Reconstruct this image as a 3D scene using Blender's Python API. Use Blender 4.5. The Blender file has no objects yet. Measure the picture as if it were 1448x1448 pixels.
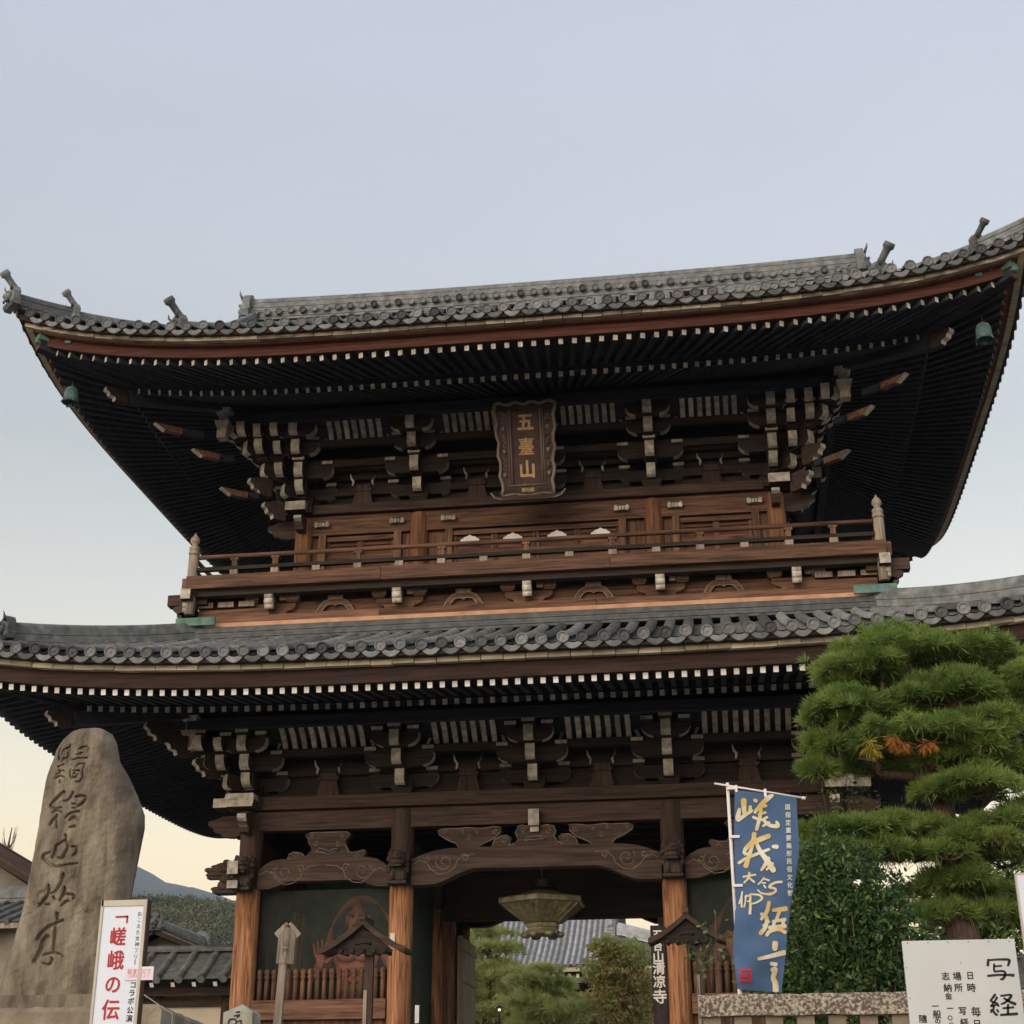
import bpy, math, random
import numpy as np
from mathutils import Matrix, Vector
R = math.radians
SC = bpy.context.scene
COL = SC.collection
rng = np.random.default_rng(11)
random.seed(5)

# ---------------------------------------------------------------- camera
CAM = np.array([3.368, -27.7377, 1.5]); YAW, PIT, ROL, FPX = .1357, .3970, -.0042, 2130.974
_sy, _cy = math.sin(YAW), math.cos(YAW)
FW = np.array([-_sy*math.cos(PIT), _cy*math.cos(PIT), math.sin(PIT)])
_r = np.array([_cy, _sy, 0.]); _u = np.cross(_r, FW)
RT = _r*math.cos(ROL) + _u*math.sin(ROL); UP = -_r*math.sin(ROL) + _u*math.cos(ROL)
cam = bpy.data.objects.new('camera', bpy.data.cameras.new('camera')); COL.objects.link(cam); SC.camera = cam
cam.matrix_world = Matrix(((RT[0], UP[0], -FW[0], CAM[0]), (RT[1], UP[1], -FW[1], CAM[1]), (RT[2], UP[2], -FW[2], CAM[2]), (0, 0, 0, 1)))
cam.data.sensor_width = 36; cam.data.lens = FPX/1448*36; cam.data.clip_end = 12000; cam.data.clip_start = .05
def at(px, py, Y):
    """survey helper: the point of the vertical plane y = Y seen at a pixel of the 1448 px photograph"""
    d = FW + RT*(px-724)/FPX - UP*(py-724)/FPX
    return CAM + d*((Y-CAM[1])/d[1])

# ---------------------------------------------------------------- sky, sun, exposure
SUN_EL, SUN_AZ = 20., -155.      # azimuth from the view axis (+Y), negative = left
W = bpy.data.worlds.new('World'); SC.world = W; W.use_nodes = True
nt = W.node_tree; bg = nt.nodes['Background']
sky = nt.nodes.new('ShaderNodeTexSky'); sky.sky_type = 'NISHITA'; sky.sun_disc = False
sky.sun_elevation = R(SUN_EL); sky.sun_rotation = R(SUN_AZ); sky.air_density = 1.; sky.dust_density = 2.; sky.ozone_density = 1.
gam = nt.nodes.new('ShaderNodeGamma'); gam.inputs[1].default_value = .55
tc = nt.nodes.new('ShaderNodeTexCoord'); sp = nt.nodes.new('ShaderNodeSeparateXYZ'); rp = nt.nodes.new('ShaderNodeValToRGB')
mul = nt.nodes.new('ShaderNodeMix'); mul.data_type = 'RGBA'; mul.blend_type = 'MULTIPLY'; mul.inputs[0].default_value = 1.
L = nt.links
L.new(sky.outputs[0], gam.inputs[0]); L.new(tc.outputs['Generated'], sp.inputs[0]); L.new(sp.outputs[2], rp.inputs[0])
e = rp.color_ramp.elements
e[0].position = 0.; e[0].color = (.72, .48, .27, 1); e[1].position = .65; e[1].color = (.62, .512, .46, 1)
for pos, c in ((.126, (.74, .49, .28, 1)), (.17, (.74, .52, .305, 1)), (.21, (.71, .535, .345, 1)), (.34, (.57, .46, .355, 1)), (.42, (.51, .43, .351, 1)), (.6, (.593, .498, .438, 1))):
    k = e.new(pos); k.color = c
# the horizon glow belongs to the sunset side of the sky (ahead of the camera); behind it the low sky stays cooler
gl = nt.nodes.new('ShaderNodeMapRange'); gl.inputs[1].default_value = -.25; gl.inputs[2].default_value = .7; L.new(sp.outputs[1], gl.inputs[0])
mg = nt.nodes.new('ShaderNodeMix'); mg.data_type = 'RGBA'; L.new(gl.outputs[0], mg.inputs[0]); mg.inputs[6].default_value = (.535, .48, .445, 1); L.new(rp.outputs[0], mg.inputs[7])
L.new(gam.outputs[0], mul.inputs[6]); L.new(mg.outputs[2], mul.inputs[7]); # very thin high haze: a faint unevenness of the clear sky
nz = nt.nodes.new('ShaderNodeTexNoise'); nz.inputs['Scale'].default_value = 2.2; nz.inputs['Detail'].default_value = 5; mpz = nt.nodes.new('ShaderNodeMapping'); mpz.inputs['Scale'].default_value = (1, 1, 3.5)
L.new(tc.outputs['Generated'], mpz.inputs[0]); L.new(mpz.outputs[0], nz.inputs[0]); mrz = nt.nodes.new('ShaderNodeMapRange'); mrz.inputs[1].default_value = .3; mrz.inputs[2].default_value = .7; mrz.inputs[3].default_value = 2.90; mrz.inputs[4].default_value = 3.10; L.new(nz.outputs[0], mrz.inputs[0])
sc2 = nt.nodes.new('ShaderNodeVectorMath'); L.new(mrz.outputs[0], sc2.inputs[3]); sc2.operation = 'SCALE'
L.new(mul.outputs[2], sc2.inputs[0]); L.new(sc2.outputs[0], bg.inputs[0])
bg.inputs[1].default_value = .15
sd = bpy.data.lights.new('sun', 'SUN'); sd.energy = .38; sd.angle = R(40); sd.color = (1., .97, .93)
sun = bpy.data.objects.new('sun', sd); COL.objects.link(sun)
_sd = Vector((math.sin(R(SUN_AZ))*math.cos(R(SUN_EL)), math.cos(R(SUN_AZ))*math.cos(R(SUN_EL)), math.sin(R(SUN_EL))))
sun.rotation_euler = _sd.to_track_quat('Z', 'Y').to_euler(); sun.location = (-10, -30, 30)
vs = SC.view_settings; vs.view_transform = 'Standard'; vs.look = 'None'; vs.exposure = 1.2; vs.gamma = 1; vs.use_curve_mapping = False

# ---------------------------------------------------------------- materials
MAT = {}
def mat(name, stops, scale=(1, 1, 1), nscale=4., detail=6., rough=.8, bump=.15, vary=.25, metal=0., dirt=0., dirtcol=(.02, .02, .02), coords='Object', dist=.0, bscale=None, spec=.3, alpha_leaf=None):
    m = bpy.data.materials.new(name); m.use_nodes = True; t = m.node_tree; N = t.nodes; K = t.links
    b = N['Principled BSDF']; b.inputs['Roughness'].default_value = rough; b.inputs['Metallic'].default_value = metal
    b.inputs['Specular IOR Level'].default_value = spec
    c = N.new('ShaderNodeTexCoord'); oi = N.new('ShaderNodeObjectInfo')
    mp = N.new('ShaderNodeMapping'); mp.inputs['Scale'].default_value = scale
    ad = N.new('ShaderNodeVectorMath'); ad.operation = 'ADD'
    ml = N.new('ShaderNodeMath'); ml.operation = 'MULTIPLY'; ml.inputs[1].default_value = 37.
    K.new(oi.outputs['Random'], ml.inputs[0]); K.new(c.outputs[coords], mp.inputs[0]); K.new(mp.outputs[0], ad.inputs[0]); K.new(ml.outputs[0], ad.inputs[1])
    n = N.new('ShaderNodeTexNoise'); n.inputs['Scale'].default_value = nscale; n.inputs['Detail'].default_value = detail; n.inputs['Distortion'].default_value = dist
    K.new(ad.outputs[0], n.inputs[0])
    r = N.new('ShaderNodeValToRGB'); el = r.color_ramp.elements
    el[0].position = stops[0][0]; el[0].color = (*stops[0][1], 1); el[1].position = stops[-1][0]; el[1].color = (*stops[-1][1], 1)
    for p, col in stops[1:-1]:
        q = el.new(p); q.color = (*col, 1)
    K.new(n.outputs[0], r.inputs[0]); out = r.outputs[0]
    if dirt:
        n2 = N.new('ShaderNodeTexNoise'); n2.inputs['Scale'].default_value = nscale*.35; n2.inputs['Detail'].default_value = 8; n2.inputs['Roughness'].default_value = .7
        K.new(ad.outputs[0], n2.inputs[0])
        r2 = N.new('ShaderNodeValToRGB'); r2.color_ramp.elements[0].position = .45; r2.color_ramp.elements[1].position = .68
        K.new(n2.outputs[0], r2.inputs[0])
        m2 = N.new('ShaderNodeMath'); m2.operation = 'MULTIPLY'; m2.inputs[1].default_value = dirt; K.new(r2.outputs[0], m2.inputs[0])
        mx = N.new('ShaderNodeMix'); mx.data_type = 'RGBA'; K.new(m2.outputs[0], mx.inputs[0]); K.new(out, mx.inputs[6]); mx.inputs[7].default_value = (*dirtcol, 1); out = mx.outputs[2]
    if vary:
        hs = N.new('ShaderNodeHueSaturation'); mr = N.new('ShaderNodeMapRange'); mr.inputs[3].default_value = 1-vary; mr.inputs[4].default_value = 1+vary
        wn = N.new('ShaderNodeTexWhiteNoise'); wn.noise_dimensions = '1D'; K.new(oi.outputs['Random'], wn.inputs['W'])
        K.new(wn.outputs[0], mr.inputs[0]); K.new(mr.outputs[0], hs.inputs['Value']); K.new(out, hs.inputs['Color']); out = hs.outputs[0]
    K.new(out, b.inputs['Base Color'])
    if bump:
        nb = n
        if bscale:
            nb = N.new('ShaderNodeTexNoise'); nb.inputs['Scale'].default_value = bscale; nb.inputs['Detail'].default_value = 8; K.new(ad.outputs[0], nb.inputs[0])
        bp = N.new('ShaderNodeBump'); bp.inputs['Strength'].default_value = bump; bp.inputs['Distance'].default_value = .03
        K.new(nb.outputs[0], bp.inputs['Height']); K.new(bp.outputs[0], b.inputs['Normal'])
    MAT[name] = m
    return m
def leafy(name, stops, nscale, rough=.5, detail=5., vary=.1, trans=.45):
    """thin leaves and needles: part of the light passes through them"""
    m = mat(name, stops, nscale=nscale, detail=detail, rough=rough, bump=0, vary=vary, spec=.25); t = m.node_tree; b = t.nodes['Principled BSDF']
    tr = t.nodes.new('ShaderNodeBsdfTranslucent'); mx = t.nodes.new('ShaderNodeMixShader'); mx.inputs[0].default_value = trans
    t.links.new(b.inputs['Base Color'].links[0].from_socket, tr.inputs['Color']); t.links.new(b.outputs[0], mx.inputs[1]); t.links.new(tr.outputs[0], mx.inputs[2])
    t.links.new(mx.outputs[0], t.nodes['Material Output'].inputs['Surface']); return m
def wood(name, c1, c2, axis, **k):
    s = {'x': (.6, 9, 9), 'y': (9, .6, 9), 'z': (9, 9, .6)}[axis]
    mid = tuple((a+b)/2 for a, b in zip(c1, c2))
    return mat(name, [(.3, c1), (.5, mid), (.72, c2)], scale=s, nscale=2.2, detail=7, dist=.4, **k)
DK = ((.016, .012, .0095), (.048, .034, .025)); MD = ((.048, .026, .017), (.245, .122, .068)); LT = ((.18, .075, .034), (.60, .30, .145)); SHD = ((.018, .020, .026), (.042, .044, .052))
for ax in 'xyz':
    wood('wood_soot_'+ax, *SHD, ax, rough=.9, bump=.2)  # shade under the eaves painted into the wood colour, near black and bluish
    wood('wood_dark_'+ax, *DK, ax, rough=.85, bump=.3)
    wood('wood_brown_'+ax, *MD, ax, rough=.8, bump=.35, dirt=.5, dirtcol=(.045, .03, .02))
mat('wood_amber_z', [(.30, (.09, .035, .014)), (.44, (.28, .12, .05)), (.58, (.46, .215, .10)), (.74, (.62, .34, .17))], scale=(7, 7, .42), nscale=2.1, detail=9, dist=1.6, rough=.75, bump=.5, dirt=.45, dirtcol=(.12, .05, .022), vary=.12)
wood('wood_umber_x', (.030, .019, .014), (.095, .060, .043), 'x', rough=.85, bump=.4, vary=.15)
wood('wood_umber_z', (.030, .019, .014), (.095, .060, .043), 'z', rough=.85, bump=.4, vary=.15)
wood('wood_russet_z', (.085, .036, .016), (.32, .15, .07), 'z', rough=.8, bump=.4, vary=.15, dirt=.4, dirtcol=(.06, .03, .018))
wood('wood_red_x', (.05, .017, .010), (.18, .058, .030), 'x', rough=.8, bump=.3, dirt=.5, dirtcol=(.05, .025, .02))
wood('wood_grey_z', (.16, .13, .10), (.38, .31, .23), 'z', rough=.85, bump=.4)
wood('wood_pale_x', (.36, .30, .20), (.66, .58, .42), 'x', rough=.85, bump=.3, dirt=.5, dirtcol=(.16, .12, .08))
wood('wood_worn_x', (.22, .17, .11), (.52, .44, .32), 'x', rough=.85, bump=.3, dirt=.95, dirtcol=(.06, .042, .032))
mat('tile_silver', [(.25, (.22, .22, .225)), (.5, (.36, .36, .36)), (.75, (.50, .50, .49))], nscale=3, rough=.6, bump=.2, vary=.2, dirt=.4, dirtcol=(.2, .2, .2))
mat('aged_white', [(.3, (.28, .25, .20)), (.55, (.52, .47, .39)), (.75, (.64, .59, .50))], nscale=9, rough=.9, bump=.1, dirt=.5, dirtcol=(.15, .115, .08), vary=.25)
mat('fresh_white', [(.3, (.66, .63, .57)), (.7, (.82, .79, .73))], nscale=6, rough=.8, bump=.05, vary=.12, dirt=.3, dirtcol=(.42, .38, .32))
mat('roof_tile', [(.25, (.058, .064, .063)), (.5, (.112, .122, .118)), (.75, (.21, .215, .20))], nscale=6, rough=.6, bump=.3, vary=.55, dirt=.5, dirtcol=(.21, .20, .165), spec=.4)
mat('roof_tile_face', [(.25, (.06, .063, .064)), (.55, (.125, .128, .125)), (.8, (.27, .265, .235))], nscale=7, rough=.6, bump=.25, vary=.75, dirt=.3, dirtcol=(.28, .26, .2), spec=.4)
mat('copper_green', [(.3, (.07, .15, .115)), (.7, (.16, .31, .245))], nscale=6, rough=.7, bump=.15, dirt=.4, dirtcol=(.07, .06, .04))
mat('copper_new', [(.3, (.45, .22, .11)), (.7, (.66, .37, .21))], nscale=3, rough=.6, bump=.1, vary=.1)
mat('bronze_green', [(.3, (.13, .115, .07)), (.6, (.27, .235, .135)), (.8, (.42, .36, .20))], nscale=8, rough=.5, bump=.2, metal=.3, vary=0)
mat('bell_verdigris', [(.3, (.045, .08, .07)), (.7, (.10, .165, .14))], nscale=8, rough=.6, bump=.2, vary=0)
mat('black_iron', [(.3, (.012, .012, .013)), (.7, (.03, .03, .03))], nscale=8, rough=.6, bump=.1)
mat('wire_mesh', [(.3, (.10, .12, .10)), (.7, (.19, .21, .17))], nscale=3, rough=.6, bump=0, vary=0)
mat('green_wall', [(.3, (.03, .05, .042)), (.7, (.06, .095, .075))], nscale=3, rough=.9, bump=.1, dirt=.4, dirtcol=(.04, .04, .03))
mat('statue_red', [(.3, (.23, .062, .038)), (.7, (.43, .14, .088))], nscale=4, rough=.7, bump=.2, dirt=.5, dirtcol=(.10, .06, .04), vary=.05)
mat('statue_cloth', [(.3, (.06, .07, .05)), (.7, (.17, .13, .07))], nscale=6, rough=.8, bump=.2)
mat('gold_leaf', [(.3, (.40, .24, .10)), (.7, (.62, .42, .20))], nscale=9, rough=.55, bump=.1, metal=.2, vary=.05)
mat('maroon_lacquer', [(.3, (.045, .018, .018)), (.7, (.085, .036, .033))], nscale=5, rough=.45, bump=.05, vary=0)
mat('stone_monument', [(.28, (.085, .065, .048)), (.42, (.175, .143, .10)), (.55, (.25, .212, .148)), (.66, (.29, .255, .183)), (.8, (.40, .37, .285))], scale=(3.4, 2, .9), nscale=2.4, detail=12, dist=.5, rough=.92, bump=.5, bscale=24, dirt=.85, dirtcol=(.12, .088, .072), vary=0)
mat('stone_fence', [(.3, (.19, .15, .105)), (.6, (.32, .27, .19)), (.8, (.45, .40, .30))], nscale=4, detail=10, rough=.95, bump=.4, bscale=22, dirt=.5, dirtcol=(.12, .085, .06), vary=.15)
mat('stone_lichen', [(.42, (.12, .09, .07)), (.50, (.23, .18, .135)), (.58, (.46, .41, .31))], nscale=42, detail=7, rough=.95, bump=.6, vary=0, dirt=.55, dirtcol=(.13, .10, .08))
mat('stone_pale', [(.3, (.27, .26, .20)), (.7, (.48, .47, .38))], nscale=6, detail=9, rough=.95, bump=.3, bscale=20, dirt=.5, dirtcol=(.20, .18, .11))
mat('painted_board', [(.3, (.57, .595, .565)), (.7, (.64, .665, .635))], nscale=2, rough=.6, bump=.02, vary=.02, dirt=.2, dirtcol=(.52, .50, .45))
mat('white_plastic', [(.3, (.74, .70, .66)), (.7, (.80, .76, .72))], nscale=3, rough=.4, bump=0, vary=0)
mat('sign_white', [(.3, (.69, .74, .80)), (.7, (.74, .79, .85))], nscale=2, rough=.35, bump=0, vary=0)
mat('sign_frame', [(.3, (.48, .43, .33)), (.7, (.58, .53, .42))], nscale=4, rough=.5, bump=.05, vary=0)
mat('ink_black', [(.3, (.02, .018, .02)), (.7, (.045, .04, .045))], nscale=9, rough=.7, bump=0, vary=0)
mat('print_red', [(.3, (.42, .008, .018)), (.7, (.50, .014, .03))], nscale=3, rough=.5, bump=0, vary=0)
mat('print_pink', [(.3, (.75, .20, .30)), (.7, (.80, .26, .36))], nscale=3, rough=.5, bump=0, vary=0)
mat('paper_pink', [(.3, (.80, .70, .75)), (.7, (.84, .75, .80))], nscale=3, rough=.7, bump=0, vary=0)
mat('paper_white', [(.3, (.60, .56, .48)), (.7, (.72, .68, .6))], nscale=8, rough=.8, bump=0, vary=0)
mat('banner_blue', [(.3, (.058, .110, .205)), (.7, (.080, .140, .245))], nscale=5, rough=.85, bump=.08, bscale=140, vary=0)
mat('banner_gold', [(.36, (.60, .42, .13)), (.55, (.68, .60, .40)), (.7, (.74, .69, .54))], nscale=7, rough=.8, bump=0, vary=0, detail=2)
mat('banner_red', [(.3, (.42, .03, .05)), (.7, (.48, .05, .07))], nscale=5, rough=.8, bump=0, vary=0)
mat('old_plaster', [(.3, (.15, .13, .10)), (.7, (.27, .235, .18))], nscale=2, rough=.9, bump=.1, dirt=.6, dirtcol=(.09, .075, .06))
mat('plaster', [(.3, (.48, .42, .31)), (.7, (.56, .49, .37))], nscale=2, rough=.9, bump=.05, vary=.05, dirt=.3, dirtcol=(.4, .34, .25))
wood('wood_deep_x', (.02, .012, .009), (.065, .034, .024), 'x', rough=.85, bump=.3)
mat('wood_line', [(.3, (.13, .105, .08)), (.7, (.25, .21, .16))], nscale=6, rough=.85, bump=.1, vary=0)
mat('bark', [(.3, (.05, .032, .024)), (.6, (.14, .09, .065)), (.8, (.22, .16, .12))], scale=(3, 3, .8), nscale=6, rough=.95, bump=.8, vary=.1)
mat('twig', [(.3, (.14, .11, .08)), (.7, (.26, .20, .15))], nscale=6, rough=.9, bump=.2, vary=.1)
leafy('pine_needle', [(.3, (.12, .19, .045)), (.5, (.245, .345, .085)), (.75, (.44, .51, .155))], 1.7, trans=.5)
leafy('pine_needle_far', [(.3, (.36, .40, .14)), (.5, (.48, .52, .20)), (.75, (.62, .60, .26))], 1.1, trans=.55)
leafy('needle_orange', [(.3, (.38, .14, .03)), (.7, (.60, .26, .07))], 5)
leafy('needle_yellow', [(.3, (.36, .29, .04)), (.7, (.50, .42, .08))], 5)
leafy('shrub_leaf', [(.3, (.022, .05, .016)), (.55, (.05, .10, .03)), (.75, (.10, .16, .045))], 5, .38, trans=.25)
leafy('shrub_leaf_light', [(.3, (.09, .15, .035)), (.7, (.22, .28, .08))], 5, .4, trans=.3)
leafy('autumn_leaf', [(.3, (.54, .34, .14)), (.5, (.48, .42, .17)), (.7, (.60, .30, .16))], 2, trans=.5)
leafy('garden_leaf', [(.3, (.26, .36, .11)), (.7, (.46, .54, .21))], 3)
mat('forest_leaf', [(.3, (.045, .06, .035)), (.48, (.085, .095, .05)), (.6, (.14, .145, .07)), (.75, (.17, .13, .075))], nscale=.09, detail=8, rough=.8, bump=0, vary=0)
mat('mountain_wood', [(.3, (.03, .045, .03)), (.7, (.06, .075, .045))], nscale=.02, detail=8, rough=.9, bump=0, vary=0)
mat('gravel', [(.3, (.20, .18, .15)), (.7, (.34, .31, .27))], nscale=3, detail=10, rough=.95, bump=.3, bscale=60, vary=0)
mat('asphalt', [(.3, (.04, .04, .042)), (.7, (.065, .065, .065))], nscale=30, detail=6, rough=.9, bump=.3, vary=0)
mat('brown_roof', [(.3, (.09, .06, .045)), (.7, (.17, .12, .09))], nscale=3, rough=.8, bump=.2)
mat('dark_board', [(.3, (.02, .018, .016)), (.7, (.05, .045, .04))], scale=(9, 9, .6), nscale=2, rough=.8, bump=.2)
_l = bpy.data.materials.new('lamp_glow'); _l.use_nodes = True
_l.node_tree.nodes['Principled BSDF'].inputs['Emission Color'].default_value = (1, .75, .45, 1); _l.node_tree.nodes['Principled BSDF'].inputs['Emission Strength'].default_value = 2.5; MAT['lamp_glow'] = _l

# ---------------------------------------------------------------- mesh helpers
class MB:
    def __init__(s): s.v = []; s.f = []; s.m = []; s.s = []
    def add(s, vs, fs, m=0, sm=False):
        o = len(s.v); s.v += [tuple(map(float, p)) for p in vs]
        for i, f in enumerate(fs):
            s.f.append(tuple(o+k for k in f)); s.m.append(m[i] if isinstance(m, (list, tuple)) else m); s.s.append(sm)
        return s
    def box(s, c, d, m=0, top=(1, 1), rz=0., caps=None):
        """box: centre, size; top = scale of the upper face; caps: {face: material}; faces: -z +z -y +x +y -x"""
        x, y, z = (k/2 for k in d); a, b = top
        P = [(-x, -y, -z), (x, -y, -z), (x, y, -z), (-x, y, -z), (-x*a, -y*b, z), (x*a, -y*b, z), (x*a, y*b, z), (-x*a, y*b, z)]
        if rz:
            q, w = math.cos(rz), math.sin(rz); P = [(p[0]*q-p[1]*w, p[0]*w+p[1]*q, p[2]) for p in P]
        P = [(p[0]+c[0], p[1]+c[1], p[2]+c[2]) for p in P]
        F = [(3, 2, 1, 0), (4, 5, 6, 7), (0, 1, 5, 4), (1, 2, 6, 5), (2, 3, 7, 6), (3, 0, 4, 7)]
        mm = [m]*6
        if caps:
            for k, v in caps.items(): mm[k] = v
        return s.add(P, F, mm)
    def prism(s, poly, ax, a, b, m=0, side=None, sm=False):
        """extrude a 2D polygon along axis ax from a to b; side: list of materials per edge"""
        n = len(poly)
        def P(p, t): return (t, p[0], p[1]) if ax == 'x' else ((p[0], t, p[1]) if ax == 'y' else (p[0], p[1], t))
        V = [P(p, a) for p in poly] + [P(p, b) for p in poly]
        s.add(V, [tuple(range(n))[::-1], tuple(range(n, 2*n))], m)
        o = len(s.v)-2*n
        for i in range(n):
            j = (i+1) % n
            s.f.append((o+i, o+j, o+n+j, o+n+i)); s.m.append(side[i] if side else m); s.s.append(sm)
        return s
    def beam(s, p, q, w, h, m=0, cp=None, cq=None, up=(0, 0, 1)):
        p = Vector(p); q = Vector(q); d = (q-p).normalized(); sd_ = d.cross(Vector(up)).normalized(); u = sd_.cross(d)
        V = []
        for o in (p, q):
            for a, b in ((-1, -1), (1, -1), (1, 1), (-1, 1)): V.append(tuple(o + sd_*a*w/2 + u*b*h/2))
        F = [(0, 1, 2, 3), (7, 6, 5, 4), (0, 4, 5, 1), (1, 5, 6, 2), (2, 6, 7, 3), (3, 7, 4, 0)]
        return s.add(V, F, [m if cp is None else cp, m if cq is None else cq, m, m, m, m])
    def tube(s, path, rad, n=8, m=0, cap=True, sm=True):
        P = [Vector(p) for p in path]; V = []
        if not hasattr(rad, '__len__'): rad = [rad]*len(P)
        ref = Vector((0, 0, 1))
        for i, p in enumerate(P):
            d = (P[min(i+1, len(P)-1)] - P[max(i-1, 0)]).normalized()
            rr = ref if abs(d.dot(ref)) < .95 else Vector((1, 0, 0))
            a = d.cross(rr).normalized(); b = a.cross(d)
            for k in range(n):
                t = 2*math.pi*k/n; V.append(tuple(p + (a*math.cos(t)+b*math.sin(t))*rad[i]))
        F = [(i*n+k, i*n+(k+1) % n, (i+1)*n+(k+1) % n, (i+1)*n+k) for i in range(len(P)-1) for k in range(n)]
        s.add(V, F, m, sm)
        if cap:
            o = len(s.v)-len(V); s.f += [tuple(o+k for k in range(n))[::-1], tuple(o+(len(P)-1)*n+k for k in range(n))]; s.m += [m, m]; s.s += [False, False]
        return s
    def lathe(s, prof, c=(0, 0, 0), n=16, m=0, ax='z', sm=True):
        V = []
        for r_, z in prof:
            for k in range(n):
                t = 2*math.pi*k/n; a, b = r_*math.cos(t), r_*math.sin(t)
                p = (a, b, z) if ax == 'z' else ((a, -z, b) if ax == 'y' else (z, a, b))
                V.append((p[0]+c[0], p[1]+c[1], p[2]+c[2]))
        F = [(i*n+k, i*n+(k+1) % n, (i+1)*n+(k+1) % n, (i+1)*n+k) for i in range(len(prof)-1) for k in range(n)]
        mm = m
        if isinstance(m, (list, tuple)): mm = [m[i] for i in range(len(prof)-1) for k in range(n)]
        s.add(V, F, mm, sm)
        o = len(s.v)-len(V); q = len(prof)-1
        s.f += [tuple(o+k for k in range(n))[::-1], tuple(o+q*n+k for k in range(n))]; s.m += [mm[0] if isinstance(mm, list) else m, mm[-1] if isinstance(mm, list) else m]; s.s += [False, False]
        return s
    def mesh(s, name, mats):
        me = bpy.data.meshes.new(name); me.from_pydata(s.v, [], s.f)
        for k in ([mats] if isinstance(mats, str) else mats): me.materials.append(MAT[k])
        me.polygons.foreach_set('material_index', s.m); me.polygons.foreach_set('use_smooth', s.s); me.update()
        return me
    def build(s, name, mats, parent=None, loc=(0, 0, 0), rz=0., **k):
        return place(name, s.mesh(name, mats), parent, loc, rz, **k)
def place(name, me, parent=None, loc=(0, 0, 0), rz=0., scale=None, **k):
    o = bpy.data.objects.new(name, me); COL.objects.link(o); o.location = loc
    if rz: o.rotation_euler = (0, 0, rz)
    if scale: o.scale = scale
    if parent is not None: o.parent = parent
    for a, b in k.items(): o[a] = b
    return o
def thing(name, label, cat, loc=(0, 0, 0), rz=0., group=None):
    o = place(name, None, None, loc, rz); o.empty_display_size = .2; o['label'] = label; o['category'] = cat
    if group: o['group'] = group
    return o
def tag(o, label, cat, group=None):
    o['label'] = label; o['category'] = cat
    if group: o['group'] = group
    return o
def copy_tree(o, parent=None):
    c = o.copy(); COL.objects.link(c)
    if parent is not None: c.parent = parent
    for ch in list(o.children): copy_tree(ch, c)
    return c
def np_mesh(name, V, F, mats, mi=None, smooth=False):
    """fast mesh from arrays (all faces with the same number of corners)"""
    V = np.asarray(V, np.float32); F = np.asarray(F, np.int32); n, k = F.shape
    me = bpy.data.meshes.new(name); me.vertices.add(len(V)); me.vertices.foreach_set('co', V.ravel())
    me.loops.add(n*k); me.loops.foreach_set('vertex_index', F.ravel()); me.polygons.add(n)
    me.polygons.foreach_set('loop_start', np.arange(0, n*k, k, dtype=np.int32)); me.polygons.foreach_set('loop_total', np.full(n, k, np.int32))
    for q in ([mats] if isinstance(mats, str) else mats): me.materials.append(MAT[q])
    if mi is not None: me.polygons.foreach_set('material_index', np.asarray(mi, np.int32))
    if smooth: me.polygons.foreach_set('use_smooth', np.ones(n, bool))
    me.update(calc_edges=True); me.validate()
    return me
def glyphs(txt, size, bold=0.):
    """flat mesh (verts, faces) of one line of lettering from the built-in font, centred"""
    cu = bpy.data.curves.new('t', 'FONT'); cu.body = txt; cu.size = size; cu.align_x = 'CENTER'; cu.align_y = 'CENTER'; cu.offset = bold; cu.resolution_u = 3; cu.fill_mode = 'FRONT'
    o = bpy.data.objects.new('t', cu); COL.objects.link(o); dg = bpy.context.evaluated_depsgraph_get(); dg.update()
    me = bpy.data.meshes.new_from_object(o.evaluated_get(dg)); V = [tuple(v.co) for v in me.vertices]; F = [tuple(p.vertices) for p in me.polygons]
    bpy.data.objects.remove(o); bpy.data.meshes.remove(me); bpy.data.curves.remove(cu)
    return V, F
def letter(mb, txt, x, z, size, y=0., bold=0., m=0, sx=1., slant=0., italic=0.):
    """write txt centred at (x, z) on the plane y facing -Y; bold lays shifted copies over each other"""
    if bold:
        for i, (a, b) in enumerate(((-1, 0), (1, 0), (0, 1), (0, -1))): letter(mb, txt, x+a*bold, z+b*bold, size, y-.0004*i, 0., m, sx, slant, italic)
        return
    V, F = glyphs(txt, size)
    if not V: return
    xs = [v[0] for v in V]; zs = [v[1] for v in V]; cx = (min(xs)+max(xs))/2; cz = (min(zs)+max(zs))/2
    mb.add([(x+(v[0]-cx)*sx+italic*(v[1]-cz), y, z+(v[1]-cz)+slant*(v[0]-cx)) for v in V], F, m)
def column_text(mb, txt, x, z, size, pitch, **k):
    for i, ch in enumerate(txt):
        if ch in 'ー―':
            w = size*.09; y = k.get('y', 0.); zz = z-i*pitch
            mb.add([(x-w/2, y, zz-size*.4), (x+w/2, y, zz-size*.4), (x+w/2, y, zz+size*.4), (x-w/2, y, zz+size*.4)], [(0, 1, 2, 3)], k.get('m', 0)); continue
        if ch != ' ': letter(mb, ch, x, z-i*pitch, size, **k)
def smooth_line(pts, n=8):
    """Catmull-Rom through (x, z, width) points"""
    P = np.array(pts, float)
    if len(P) < 3:
        return np.array([P[0]+(P[-1]-P[0])*t for t in np.linspace(0, 1, n)])
    Q = np.vstack([2*P[0]-P[1], P, 2*P[-1]-P[-2]]); out = []
    for i in range(len(P)-1):
        a, b, c, d = Q[i:i+4]
        for t in np.linspace(0, 1, n, endpoint=False):
            out.append(.5*((2*b)+(-a+c)*t+(2*a-5*b+4*c-d)*t*t+(-a+3*b-3*c+d)*t**3))
    return np.array(out+[P[-1]])
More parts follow.
